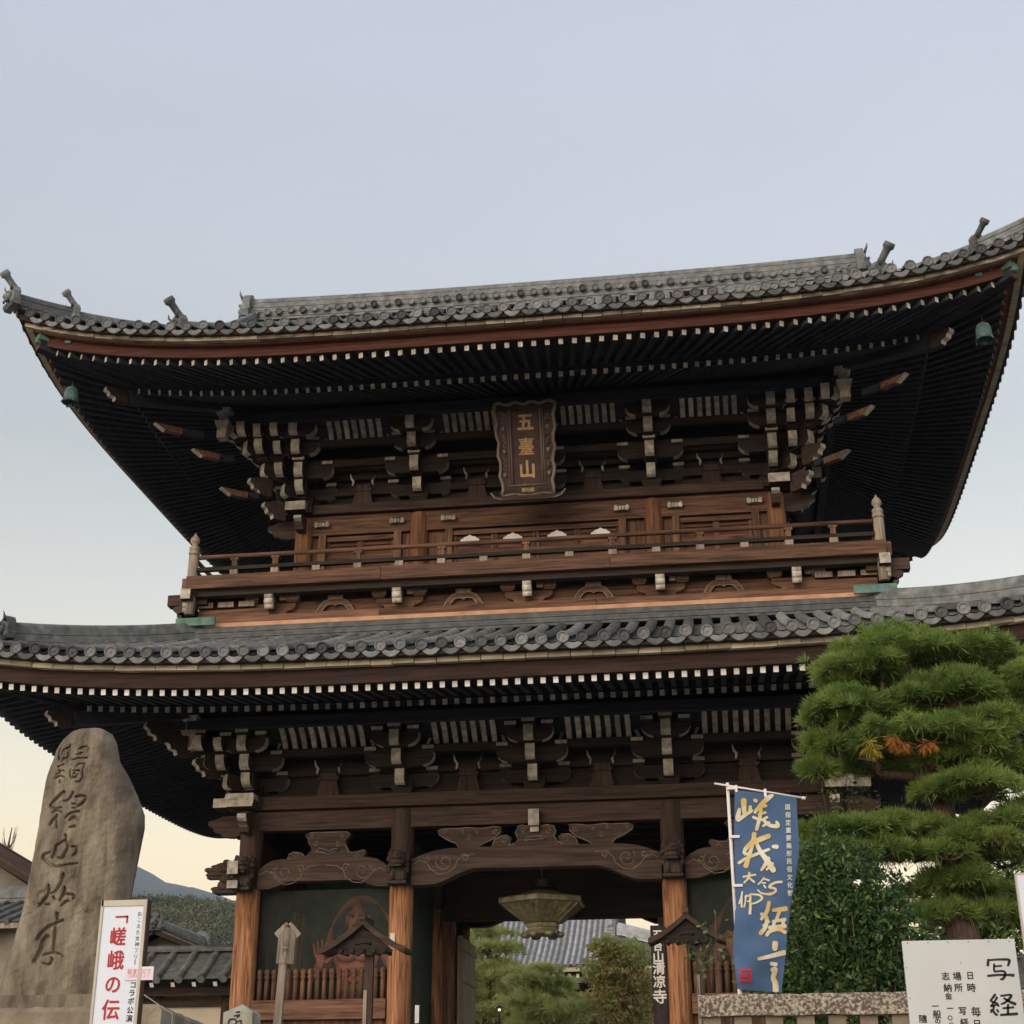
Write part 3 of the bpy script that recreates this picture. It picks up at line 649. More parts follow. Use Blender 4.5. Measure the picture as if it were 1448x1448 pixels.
def oni(s=1., spike=True):
    """demon-face ridge-end tile facing -Y, base at the origin"""
    m = MB(); pts = [(-.26, 0), (-.3, .1), (-.22, .16), (-.24, .3), (-.14, .44), (0, .5), (.14, .44), (.24, .3), (.22, .16), (.3, .1), (.26, 0)]
    m.prism([(a*s, b*s) for a, b in pts], 'y', -.06*s, .08*s)
    blob(m, (0, -.1*s, .22*s), (.12*s, .08*s, .12*s)); blob(m, (0, -.16*s, .2*s), (.045*s, .05*s, .04*s))
    for sx in (-1, 1):
        blob(m, (sx*.07*s, -.15*s, .28*s), (.035*s, .03*s, .03*s)); m.tube([(sx*.1*s, -.08*s, .36*s), (sx*.17*s, -.12*s, .44*s), (sx*.16*s, -.14*s, .52*s)], [.03*s, .022*s, .006*s], n=6)
        blob(m, (sx*.2*s, -.06*s, .08*s), (.09*s, .05*s, .07*s))
    m.tube([(-.08*s, -.14*s, .1*s), (0, -.17*s, .08*s), (.08*s, -.14*s, .1*s)], .025*s, n=6)
    if spike: m.tube([(0, .1*s, .38*s), (0, -.05*s, .54*s), (0, -.16*s, .66*s), (0, -.19*s, .69*s), (0, -.25*s, .755*s)], [.075*s, .066*s, .07*s, .105*s, .10*s], n=12)
    return m
oni_me = oni().mesh('ridge_end_tile', 'roof_tile'); oni_plain = oni(spike=False).mesh('ridge_end_tile', 'roof_tile')
def diag(r, sx, t, dz=0.):
    return (sx*(r.X0+t), CYG-r.D0-t, tile_z(r, 'f', r.tt-t, r.X0+t)+dz)
for sx in (-1, 1):
    az = -sx*R(45)+math.pi*0
    face = R(-45) if sx < 0 else R(45)
    hr = part(ridge([diag(LO, sx, t) for t in np.linspace(.95, 3.55, 9)], .26, .36, 5, .08), 'hip_ridge', 'roof_tile')
    place('ridge_end_tile', oni_plain, hr, diag(LO, sx, 3.62, .08), rz=face, scale=(1.05, 1.05, .95))
    hr = part(ridge([diag(LO, sx, t) for t in np.linspace(3.6, 4.35, 4)], .2, .16, 2, .07), 'hip_ridge', 'roof_tile')
    place('ridge_end_tile', oni_plain, hr, diag(LO, sx, 4.45, .02), rz=face, scale=(.85, .85, .85))
    for ta, tb, w, h_, s_, sp_ in ((-.4, 2.2, .28, .36, 1.12, 1), (2.25, 3.75, .24, .24, .86, 1), (3.8, 4.6, .25, .30, .95, 1)):
        hr = part(ridge([diag(UR, sx, t) for t in np.linspace(ta, tb, 7)], w, h_, 4 if h_ > .28 else 3, .075), 'hip_ridge', 'roof_tile')
        place('ridge_end_tile', oni_me, hr, diag(UR, sx, tb+.06, .03), rz=face, scale=(s_, s_, s_))
mr_ = part(ridge([(x, CYG, 19.84+.10*(abs(x)/7.3)**2.5) for x in np.linspace(-7.3, 7.3, 30)], .42, .61, 8, .085), 'main_ridge', 'roof_tile')
rd = MB().lathe([(1, 0), (1, .3), (.85, .33), (.75, .25), (.1, .27)], n=12, ax='y').mesh('ridge_disc', 'roof_tile_face')
for k in range(-24, 25): place('ridge_disc', rd, mr_, (k*.295+random.uniform(-.01, .01), CYG-.23, 20.10+random.uniform(-.012, .012)), scale=(.088, .2, .088))
for sx in (-1, 1):
    place('ridge_end_tile', oni_plain, mr_, (sx*7.34, CYG, 20.02), rz=sx*math.pi/2, scale=(1.3, 1.3, 1.45))
    part(MB().add([(sx*6.95, 3.2, 20.0), (sx*6.95, -.6, 17.55), (sx*6.95, 7.0, 17.55), (sx*6.95, .2, 16.5), (sx*6.95, 6.2, 16.5)], [(0, 1, 3, 4, 2)]), 'gable_wall', 'wood_dark_z')
    for s2 in (-1, 1): part(ridge([(sx*7.1, CYG+s2*o, 20.0-.0-(.80*o-.028*o*o)) for o in np.linspace(.3, 4.2, 8)], .22, .26, 3, .07), 'gable_ridge', 'roof_tile')
# ---- bracket sets
def arm_x(L_, h_=.25, th=.17):
    """boat-shaped arm along x, painted ends, top at z = 0"""
    P = [(-L_, 0), (L_, 0), (L_, -h_*.35), (L_-.03, -h_*.62), (L_-.10, -h_*.86), (L_-.2, -h_), (-L_+.2, -h_), (-L_+.10, -h_*.86), (-L_+.03, -h_*.62), (-L_, -h_*.35)]
    return MB().prism(P, 'y', -th/2, th/2, 0, side=[0, 1, 1, 1, 1, 0, 1, 1, 1, 1])
def arm_y(L_, h_=.27, th=.17):
    """arm pointing to -y with a painted front end at y = 0, running back to y = L_"""
    P = [(0, 0), (0, -h_*.72), (.04, -h_*.9), (.12, -h_), (L_, -h_), (L_, 0)]
    return MB().prism(P, 'x', -th/2, th/2, 0, side=[1, 1, 1, 0, 0, 0])
def masu(w, h_, d=None):
    d = d or w; m = MB(); m.box((0, 0, h_*.22), (w*.72, d*.72, h_*.44), 0, top=(1.36, 1.36)); m.box((0, 0, h_*.72), (w, d, h_*.56), 0, caps={2: 1}); return m
BM = ['wood_dark_x', 'aged_white']
ARM = arm_x(.66).mesh('bracket_arm', BM); ARMS = arm_x(.44).mesh('bracket_arm', BM); ARML = arm_x(.80).mesh('bracket_arm', BM)
NOSE = arm_y(.6).mesh('projecting_arm', BM); BLK = masu(.22, .12).mesh('bearing_block', BM); BIG = masu(.40, .24).mesh('bearing_block', ['wood_dark_x', 'wood_dark_x'])
BLKP = masu(.25, .11).mesh('bearing_block', BM)
LOWT = [(.45, 7.98, .28), (.80, 8.28, .27), (1.04, 8.58, .27)]           # (step outwards, top of arm, height of the painted end)
UPT = [(.40, 14.17, .27), (.75, 14.50, .29), (1.05, 14.90, .29), (1.28, 15.17, .25)]
def bracket_set(loc, rz, tiers, zb, s=1., side=True, front=True, deep=1.):
    b = place('bracket_set', None, GATE, loc, rz)
    place('bearing_block', BIG, b, (0, 0, zb-loc[2]), scale=(s, s, 1))
    for i, (o, zt, h_) in enumerate(tiers):
        z = zt-loc[2]; prev = 0 if i == 0 else tiers[i-1][0]*deep; o *= deep
        if front:
            e_ = place('projecting_arm', NOSE, b, (0, -o, z), scale=(1.05, 1, h_/.27)); e_.rotation_euler = (R(-3), 0, random.uniform(-.02, .02))
            place('bearing_block', BLKP, b, (0, -o+.10, z+.003))
        if side and i == len(tiers)-1:
            place('bracket_arm', ARMS, b, (0, -o+.20, z-.03))
            for x in (-.34, .34): place('bearing_block', BLK, b, (x, -o+.20, z-.028))
        if side:
            place('bracket_arm', ARM if i < 2 else ARMS, b, (0, -prev, z-.02))
            L_ = .55 if i < 2 else .34
            for x in (-L_, L_): place('bearing_block', BLK, b, (x, -prev, z-.018))
    return b
for x in (-2.5, 0, 2.5): bracket_set((x, 0, 7.56), 0, LOWT, 7.555)
for x in (-2.4, 0, 2.4): bracket_set((x, .45, 13.72), 0, UPT, 13.715)
for s_ in (-1, 1):
    bracket_set((s_*5.41, 3.2, 7.56), s_*math.pi/2, LOWT, 7.555); bracket_set((s_*4.83, 3.2, 13.72), s_*math.pi/2, UPT, 13.715)
def tail(p, q, w=.16, h_=.20):
    """slanting tail rafter nosing with a bevelled, painted tip"""
    m = MB(); p = Vector(p); q = Vector(q); d = (q-p).normalized(); sv = d.cross(Vector((0, 0, 1))).normalized(); u = sv.cross(d)
    prof = [(0, -h_/2), ((q-p).length-.14, -h_/2), ((q-p).length, h_/2-.03), ((q-p).length-.02, h_/2), (0, h_/2)]
    V = [tuple(p+d*a+u*b+sv*s*w/2) for s in (-1, 1) for a, b in prof]; n = 5
    m.add(V, [(0, 1, 2, 3, 4)[::-1], (5, 6, 7, 8, 9)]+[(i, (i+1) % n, n+(i+1) % n, n+i) for i in range(n)], [0, 0, 0, 1, 1, 0, 0]); return m
TM = ['wood_dark_x', 'aged_white']
for sx in (-1, 1):
    for r, tiers, zb, zc in ((LO, LOWT, 7.56, 8.32), (UR, UPT, 13.72, 14.8)):
        x0, y0 = sx*r.X0, CYG-r.D0
        bracket_set((x0, y0, zb), 0, tiers, zb); bracket_set((x0, y0, zb), sx*math.pi/2, tiers, zb)
        bracket_set((x0, y0, zb), sx*R(45), tiers, zb, side=False, deep=1.42)
        def dp(t, z): return (x0+sx*t, y0-t, z)
        # secondary sets beside the corner, standing on the stepped arms
        for i, (o, zt, h_) in enumerate(tiers[:-1]):
            for rz_, dx, dy in ((0, sx*o, -o), (sx*math.pi/2, sx*o, -o)):
                b = place('corner_bracket', None, GATE, (x0+dx, y0+dy, zt), rz_)
                place('projecting_arm', NOSE, b, (0, -.30, tiers[i+1][1]-zt), scale=(1, 1, 1)); place('bracket_arm', ARMS, b, (0, 0, tiers[i+1][1]-zt-.02)); place('bearing_block', BLK, b, (0, 0, 0)); place('bearing_block', BLKP, b, (0, -.2, tiers[i+1][1]-zt))
        for i in range(len(tiers)-1):
            for j in range(len(tiers)-1):
                if i == j: continue
                zt = max(tiers[i][1], tiers[j][1]); k = min(max(i, j)+1, len(tiers)-1)
                for rz_ in (0, sx*math.pi/2):
                    b = place('corner_bracket', None, GATE, (x0+sx*tiers[i][0], y0-tiers[j][0], zt), rz_)
                    place('bearing_block', BLKP, b, (0, 0, 0)); place('bracket_arm', ARMS, b, (0, .02, tiers[k][1]-zt-.05), scale=(.8, .9, .9)); place('projecting_arm', NOSE, b, (0, -.22, tiers[k][1]-zt-.03), scale=(.85, .6, .85))
        # stacked blocks carrying the crossing purlins on the diagonal
        tcol = 1.0 if r is LO else 1.42
        m = MB().box((0, 0, .14), (.2, .2, .28), 1).box((0, 0, .32), (.25, .25, .1), 1, top=(1.25, 1.25)).box((0, 0, .47), (.17, .17, .2), 1).box((0, 0, .60), (.27, .27, .1), 1, top=(1.2, 1.2))
        pz = dp(tcol, zc); part(m, 'purlin_post', BM, loc=pz, rz=0)
        if r is UR:
            for t, z, L_ in ((2.48, 14.66, .75), (1.88, 14.33, .65), (1.40, 13.66, .6)):
                o_ = part(tail(dp(t-L_, z+.10), dp(t-.42, z+.035), .11, .13), 'tail_rafter', ['wood_soot_x', 'wood_soot_x'])  # same timber as the tip; the body's eave shade is in its darker colour
                m = MB(); p_, q_ = Vector(dp(t-.42, z+.04)), Vector(dp(t, z+.01)); sv = Vector((.7071, sx*.7071, 0))*.065
                pr8 = [p_-Vector((0, 0, .065)), p_+Vector((0, 0, .065)), q_+Vector((0, 0, .06)), p_.lerp(q_, .62)-Vector((0, 0, .065))]
                m.add([tuple(a-sv) for a in pr8]+[tuple(a+sv) for a in pr8], [(0, 1, 2, 3), (7, 6, 5, 4), (0, 4, 5, 1), (1, 5, 6, 2), (2, 6, 7, 3), (3, 7, 4, 0)], [0, 0, 0, 1, 1, 0])
                m.build('tail_tip', ['wood_brown_x', 'aged_white'], o_)
            for t, z in ((1.0, 14.0), (.75, 13.55)):
                m = MB().prism([(-o, zz) for o, zz in scroll_profile(.5)], 'x', -.07, .07, 0, side=[0, 0, 1, 1, 1, 1, 1, 1, 0, 0, 0]); part(m, 'scroll_nosing', ['wood_umber_x', 'aged_white'], loc=dp(t-.4, z), rz=sx*R(45))
        else:
            for t, z in ((1.75, 8.62), (1.45, 8.40), (1.02, 8.08)):
                m = MB().prism([(-o, zz) for o, zz in scroll_profile(.5)], 'x', -.07, .07, 0, side=[0, 0, 1, 1, 1, 1, 1, 1, 0, 0, 0]); part(m, 'scroll_nosing', ['wood_dark_x', 'aged_white'], loc=dp(t-.45, z), rz=sx*R(45))
        # hip rafters: the inner one ends in a painted scroll, the outer one carries a copper cap
        tb = 3.25 if r is UR else 3.0; zt_ = (15.12 if r is UR else 8.56)
        zi = r.inz+.0
        m = MB().beam(dp(-.1, zi), dp(tb-.36, zt_+.0), .22, .26, 0)
        part(m, 'hip_rafter', 'wood_soot_x')
        m = MB().prism([(-o, zz*.8) for o, zz in scroll_profile(.46)], 'x', -.07, .07, 0, side=[0, 0, 1, 1, 1, 1, 1, 1, 0, 0, 0]); part(m, 'hip_rafter_end', ['wood_dark_x', 'aged_white'], loc=dp(tb-.34, zt_+.0), rz=sx*R(45))
        te = r.fly[0]+.1; ze = r.fly[1]+r.R*(te/4.6)**1.3+.05
        m = MB().beam(dp(tb-.8, zt_+.32), dp(te, ze), .2, .30, 0, cq=1); part(m, 'hip_rafter', ['wood_soot_x', 'wood_red_x'])
        m = MB().beam(dp(te-.14, ze+.10), dp(te+.03, ze+.10), .24, .13, 0); m.lathe([(.05, 0), (.075, .03), (.075, .07), (.03, .09)], c=dp(te+.0, ze-.02), n=12)
        part(m, 'corner_cap', 'copper_green')
        m = MB().box((0, 0, 0), (.34, .05, .10), 0).box((-sx*.08, -.01, -.08), (.12, .05, .14), 0).box((-sx*.26, -.01, .02), (.2, .05, .05), 0)
        if r is UR: part(m, 'corner_fitting', 'copper_green', loc=(sx*(r.X0+3.72), y0-te+.02, ze+.10)); part(MB().box((0, 0, 0), (.12, .5, .12)), 'corner_fitting', 'copper_green', loc=(sx*(r.X0+te-.06), y0-3.72, ze+.08))
    # bell-carrying iron hooks belong to the bells
# purlins, tie beams through the arms, wall boards behind the brackets
for r, zs, zw, pur in ((LO, [(0, 8.06, .14), (0, 8.42, .16), (.45, 8.34, .14)], (7.56, 9.56), (1.05, 8.80)), (UR, [(0, 14.06, .15), (0, 14.42, .16), (.40, 14.55, .15), (.75, 14.86, .14)], (13.7, 16.1), (1.30, 15.25))):
    for sd_ in 'flrb':
        hh, dd = h0(r, sd_), d0(r, sd_)
        for o, z, h_ in zs:
            p, q = side_pt(sd_, -(hh+o), dd+o, z), side_pt(sd_, hh+o, dd+o, z); part(MB().beam(p, q, .12, h_), 'through_beam', 'wood_dark_x' if sd_ in 'fb' else 'wood_dark_y')
        o, z = pur; p, q = side_pt(sd_, -(hh+o), dd+o, z), side_pt(sd_, hh+o, dd+o, z); part(MB().beam(p, q, .16, .20), 'eave_purlin', 'wood_soot_x' if sd_ in 'fb' else 'wood_soot_y')
        c = side_pt(sd_, 0, dd-.12, (zw[0]+zw[1])/2); part(MB().box(c, (2*hh, .05, zw[1]-zw[0]) if sd_ in 'fb' else (.05, 2*hh, zw[1]-zw[0])), 'bracket_wall', 'wood_dark_x')
        # dark ceiling boards between the wall and the purlin, behind the pale ribs
        if r is LO: i_, o_ = (.40, 8.52), (1.02, 8.88)
        else: i_, o_ = (.70, 14.98), (1.24, 15.33)
        V = [side_pt(sd_, -(hh+i_[0]), dd+i_[0], i_[1]), side_pt(sd_, hh+i_[0], dd+i_[0], i_[1]), side_pt(sd_, hh+o_[0], dd+o_[0], o_[1]), side_pt(sd_, -(hh+o_[0]), dd+o_[0], o_[1])]
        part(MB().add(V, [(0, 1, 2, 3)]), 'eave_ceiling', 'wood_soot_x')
# the pale curved ribs of the eave ceiling, between the bracket sets
def rib(i_, o_, w):
    m = MB(); n = 5; V = []
    for k in range(n+1):
        s = k/n; o = i_[0]+(o_[0]-i_[0])*s; z = i_[1]+(o_[1]-i_[1])*(s+.22*math.sin(math.pi*s))
        for a in (-w/2, w/2):
            for d_ in (0, .05): V.append((a, -(o+d_*.6), z-d_*.8))
    F = []
    for k in range(n):
        a = 4*k; F += [(a+1, a+3, a+7, a+5), (a, a+1, a+5, a+4), (a+2, a+6, a+7, a+3), (a, a+4, a+6, a+2)]
    return m.add(V, F+[(0, 2, 3, 1), (4*n, 4*n+1, 4*n+3, 4*n+2)])
RIB_L = rib((.42, 8.45), (.98, 8.80), .095).mesh('eave_rib', 'aged_white'); RIB_U = rib((.72, 14.92), (1.22, 15.27), .095).mesh('eave_rib', 'aged_white')
def slope_end(sx):
    """the painted slanting end strip closing a group of ribs"""
    m = MB(); P = [(0, -.24, -.16), (sx*.03, -.2, -.12), (sx*.10, -.12, .02), (sx*.12, -.06, .12), (sx*.24, .0, .2), (sx*.36, .06, .27)]
    m.tube([(a, -.2-b*.6, c) for a, b, c in P], [.032, .036, .03, .028, .028, .03], n=5); return m
for r, rb, ys, z0, bays in ((LO, RIB_L, 0, 8.55, [(-5.41, -2.5), (-2.5, 0), (0, 2.5), (2.5, 5.41)]), (UR, RIB_U, .45, 15.02, [(-4.83, -2.4), (-2.4, 0), (0, 2.4), (2.4, 4.83)])):
    for xa, xb in bays:
        a, b = xa+.70, xb-.70; n = 7 if b-a < 1.35 else 9 if r is LO else 8
        for k in range(n): place('eave_rib', rb, GATE, (a+(b-a)*k/(n-1), ys, 0))
        o = .55 if r is LO else .85
        for sx, xe in ((1, a-.22), (-1, b+.22)): part(slope_end(sx), 'eave_rib_end', 'aged_white', loc=(xe, ys-o+.25, z0))
# intermediate struts on the head beam
for r, y, z, xs in ((LO, -.03, 7.558, (-3.95, -1.26, 1.26, 3.95)), (UR, .42, 13.718, (-3.6, -1.2, 1.2, 3.6))):
    for x in xs:
        m = MB().box((0, 0, .16), (.46, .14, .32), 0, top=(.68, 1)).box((0, 0, .36), (.36, .18, .07), 0, top=(1.12, 1)).box((0, 0, .43), (.28, .16, .07), 0, top=(1.2, 1))
        part(m, 'strut', 'wood_umber_z', loc=(x, y, z))
        for sx in (-1, 1):
            m = MB().tube([(sx*.22, -.1, .45), (sx*.2, -.1, .55), (sx*.25, -.1, .62), (sx*.27, -.1, .72)], [.02, .028, .024, .012], n=5); part(m, 'arm_edge', 'aged_white', loc=(x, y, z))

# ---- upper storey walls
YU = .45
part(MB().box((0, YU, 13.625), (10.3, .46, .19)), 'upper_head_beam', 'wood_umber_x')
part(MB().box((0, YU, 13.31), (9.5, .2, .42)), 'upper_tie_beam', 'wood_brown_x')
for sx in (-1, 1):
    part(MB().box((sx*4.83, 3.2, 13.625), (.44, 6.2, .188)), 'upper_head_beam', 'wood_dark_y'); part(MB().box((sx*4.83, 3.2, 13.31), (.2, 5.4, .42)), 'upper_tie_beam', 'wood_dark_y')
    for sy in (0, 1):
        m = MB().prism([(-o, z*.8) for o, z in scroll_profile(.42)], 'x', -.08, .08, 0, side=[0, 0, 1, 1, 1, 0, 1, 0, 0, 0, 0]) if sy == 0 else MB().prism([(sx*o, z) for o, z in scroll_profile(.6)], 'y', -.08, .08, 0, side=[0, 0, 1, 1, 1, 1, 1, 1, 0, 0, 0])
        part(m, 'beam_nosing', ['wood_umber_x', 'aged_white'], loc=(sx*4.83, YU-.18, 13.30) if sy == 0 else (sx*5.0, YU, 13.28))
    m = MB().box((0, 0, 0), (.42, .3, .19), 0, caps={2: 1, 3: 1, 5: 1}).box((sx*.34, .30, -.01), (.52, .34, .15), 0, caps={2: 1, 3: 1, 5: 1}); part(m, 'head_beam_end', ['wood_umber_x', 'aged_white'], loc=(sx*4.92, YU-.36, 13.64))
    board_wall(.6, 5.8, sx*4.83, 11.5, 13.1, 'y', 'wood_brown_z', w=.4)
part(MB().box((0, 5.95, 12.5), (9.5, .06, 2.2)), 'rear_wall', 'wood_dark_x'); part(MB().box((0, YU+.35, 12.4), (9.4, .04, 1.8)), 'inner_screen', 'wood_dark_x')
def panel_bay(x0, x1, hump):
    n = 2; mid = (x0+x1)/2
    for k, x in enumerate((x0, x1)): part(MB().box((x, YU-.02, 12.45), (.15, .16, 1.30)), 'door_post', 'wood_brown_z')
    for zz, h_ in ((13.02, .10), (12.58, .08), (12.06, .10)): part(MB().box((mid, YU+.0, zz), (x1-x0-.15, .1, h_)), 'door_rail', 'wood_brown_x')
    nl = 4 if hump else 2
    for i in range(nl):
        w = (x1-x0-.15)/nl; c = x0+.075+w*(i+.5)
        lf = part(MB().box((0, .06, 12.45), (w-.02, .04, 1.2)), 'door_leaf', 'wood_red_x' if not hump else 'wood_brown_x', loc=(c, YU, 0))
        for xx in (-w/2+.035, w/2-.035): part(MB().box((xx, .02, 12.45), (.06, .05, 1.2)), 'door_stile', 'wood_brown_z', parent=lf)
        for zz in (12.9, 12.78, 12.66, 12.5, 12.3, 12.12): part(MB().box((0, .025, zz), (w-.12, .035, .035)), 'door_batten', 'wood_brown_x', parent=lf)
        if i == 0: part(MB().box((w/2, .01, 12.45), (.035, .04, 1.2)), 'door_stile', 'wood_brown_z', parent=lf)
for x0, x1, hp in ((-4.42, -2.84, 0), (-1.77, 1.77, 1), (2.84, 4.42, 0)): panel_bay(x0, x1, hp)
for x0, x1 in ((-4.66, -4.48), (-2.76, -2.58), (-2.22, -1.85), (1.85, 2.22), (2.58, 2.76), (4.48, 4.66)): part(MB().box(((x0+x1)/2, YU+.04, 12.4), (x1-x0, .05, 1.5)), 'side_panel', 'wood_brown_z')
# painted hinge blocks on top of the door posts, and cloud-shaped pale panels
cap = MB(); cap.box((0, 0, 0), (.30, .10, .085), 1).box((0, .0, .05), (.24, .09, .02), 0).box((-.115, -.055, 0), (.035, .01, .12), 1).box((.115, -.055, 0), (.035, .01, .12), 1)
for k in (-.06, 0, .06): cap.box((k, -.052, 0), (.012, .006, .085), 0)
cap_me = cap.mesh('hinge_block', ['black_iron', 'aged_white'])
for x in (-4.42, -2.84, -1.77, 1.77, 2.84, 4.42): place('hinge_block', cap_me, GATE, (x, YU-.16, 13.30))
hp = [(-.17, 0), (-.165, .03), (-.12, .05), (-.10, .075), (-.05, .085), (0, .115), (.05, .085), (.10, .075), (.12, .05), (.165, .03), (.17, 0)]
hm = MB().prism(hp, 'y', -.02, .02).mesh('cloud_panel', 'fresh_white')
for x in (-1.33, -.45, .45, 1.33): place('cloud_panel', hm, GATE, (x, YU-.12, 12.785), scale=(1.15, 1, 1.2))

# ---- balcony
BX, BY0, BY1 = 6.62, -1.05, 7.45
def ring_beam(name, o, z, w, h_, mt, ext=0., segs=None, rad=None):
    """one beam on each of the four sides at distance o outside the railing line"""
    for sd_ in 'flrb':
        xa, ya, yb = BX+o, BY0-o, BY1+o
        p, q = {'f': ((-xa-ext, ya, z), (xa+ext, ya, z)), 'b': ((-xa, yb, z), (xa, yb, z)), 'l': ((-xa, ya, z+.002), (-xa, yb, z+.002)), 'r': ((xa, ya, z+.002), (xa, yb, z+.002))}[sd_]
        if rad: part(MB().tube([p, q], rad, n=10), name, mt+('x' if sd_ in 'fb' else 'y'))
        else:
            cuts = [0, 1] if (sd_ != 'f' or not segs) else segs
            for c0, c1 in zip(cuts[:-1], cuts[1:]):
                P, Q = Vector(p).lerp(Vector(q), c0+.0004), Vector(p).lerp(Vector(q), c1-.0004); part(MB().beam(P, Q, w, h_), name, mt+('x' if sd_ in 'fb' else 'y'))
ring_beam('balcony_edge_beam', .06, 11.615, .24, .265, 'wood_brown_', ext=.0, segs=[0, .29, .62, 1])
ring_beam('balcony_edge_beam', -.05, 11.42, .2, .12, 'wood_umber_' if False else 'wood_dark_', ext=.1)
ring_beam('rail_top', 0, 12.19, .1, .1, 'wood_brown_', rad=.045); ring_beam('rail_middle', 0, 11.93, .1, .075, 'wood_dark_')
part(MB().box((0, 3.2, 11.70), (2*BX, BY1-BY0, .05)), 'balcony_floor', 'wood_brown_y')
sm = MB().box((0, 0, 11.83), (.155, .10, .16), 0); tm = MB().box((0, 0, 11.83), (.155, .10, .16), 0).box((0, 0, 12.04), (.10, .08, .18), 1).box((0, 0, 12.12), (.16, .1, .05), 1)
short_me, tall_me = sm.mesh('rail_strut', ['wood_grey_z']), tm.mesh('rail_strut', ['wood_grey_z', 'wood_brown_z'])
for k in range(-7, 8):
    place('rail_strut', tall_me if k % 2 == 0 or abs(k) == 7 else short_me, GATE, (k*.825, BY0, 0))
for sx in (-1, 1):
    for k in range(9): place('rail_strut', tall_me if k % 2 else short_me, GATE, (sx*BX, BY0+.9+k*.83, 0), rz=math.pi/2)
    for y in (BY0, BY1):
        m = MB().lathe([(.10, 11.0), (.10, 12.22), (.085, 12.24)], n=14, m=0)
        m.lathe([(.085, 12.24), (.11, 12.26), (.11, 12.31), (.08, 12.33), (.105, 12.36), (.105, 12.41), (.07, 12.44), (.05, 12.47), (.085, 12.51), (.095, 12.56), (.075, 12.62), (.03, 12.67), (.012, 12.72)], n=14, m=1)
        o = part(m, 'corner_post', ['wood_grey_z', 'wood_grey_z'], loc=(sx*BX, y, 0)); o.rotation_euler = (0, R(-2)*sx*0, 0)
    # crossing beam ends at the corners
    m = MB().beam((-sx*.3, 0, 0), (sx*.50, 0, .0), .22, .22, 0, cq=1); part(m, 'balcony_beam_end', ['wood_umber_x', 'wood_grey_z'], loc=(sx*BX, BY0+.2, 11.36))
    m = MB().beam((0, .3, 0), (0, -.36, 0), .2, .2, 0, cq=1); part(m, 'balcony_beam_end', ['wood_umber_x', 'aged_white'], loc=(sx*(BX+.02), BY0+.1, 11.36))
    for zz, L_ in ((11.12, .45), (10.98, .36)):
        m = MB().prism([(sx*o, z*.8) for o, z in scroll_profile(L_)], 'y', -.08, .08, 0, side=[0]*11); part(m, 'scroll_nosing', ['wood_umber_x'], loc=(sx*(BX-.1), BY0+.12, zz))
    part(MB().box((0, 0, 0), (.78, .06, .16), 0).box((sx*.36, .3, 0), (.06, .6, .16), 0), 'copper_cap', 'copper_green', loc=(sx*6.42, -1.22, 10.80))
# the boarded skirt with brackets below the balcony
yk = -.62
def seg_boards(name, xs, y, z, h_, th, mt):
    for a, b in zip(xs[:-1], xs[1:]): part(MB().box(((a+b)/2, y+random.uniform(-.004, .004), z), (b-a-.008, th, h_)), name, mt)
seg_boards('skirt_board', [-6.3, -4.2, -2.0, .3, 2.6, 4.6, 6.3], yk, 11.16, .30, .05, 'wood_brown_x')
seg_boards('skirt_board', [-6.3, -3.4, -1.0, 1.5, 3.8, 6.3], yk+.004, 11.43, .22, .05, 'wood_dark_x')
seg_boards('skirt_beam', [-6.75, -2.9, 1.3, 6.75], yk-.12, 10.90, .24, .2, 'wood_brown_x')
for sx in (-1, 1):
    part(MB().box((sx*6.3, 3.2, 11.2), (.06, 7.6, .75)), 'skirt_board', 'wood_brown_y'); part(MB().box((sx*6.42, 3.2, 10.9), (.2, 8.2, .24)), 'skirt_beam', 'wood_brown_y')
    part(MB().box((sx*5.85, yk-.10, 11.10), (1.5, .16, .14)), 'corner_beam', 'wood_brown_x')
    for k in range(3): part(MB().box((sx*(5.55+.42*k), yk-.13, 11.26), (.32, .2, .11), 0, caps={2: 1}), 'corner_block', ['wood_brown_x', 'wood_grey_z'])
part(MB().box((0, -.93, 10.77), (12.6, .22, .08)), 'copper_flashing', 'copper_new')
_fl = ridge([(x, -1.02, 10.40) for x in np.linspace(-6.6, 6.6, 12)], .36, .30, 5, .02); part(_fl, 'flashing_tiles', 'roof_tile')
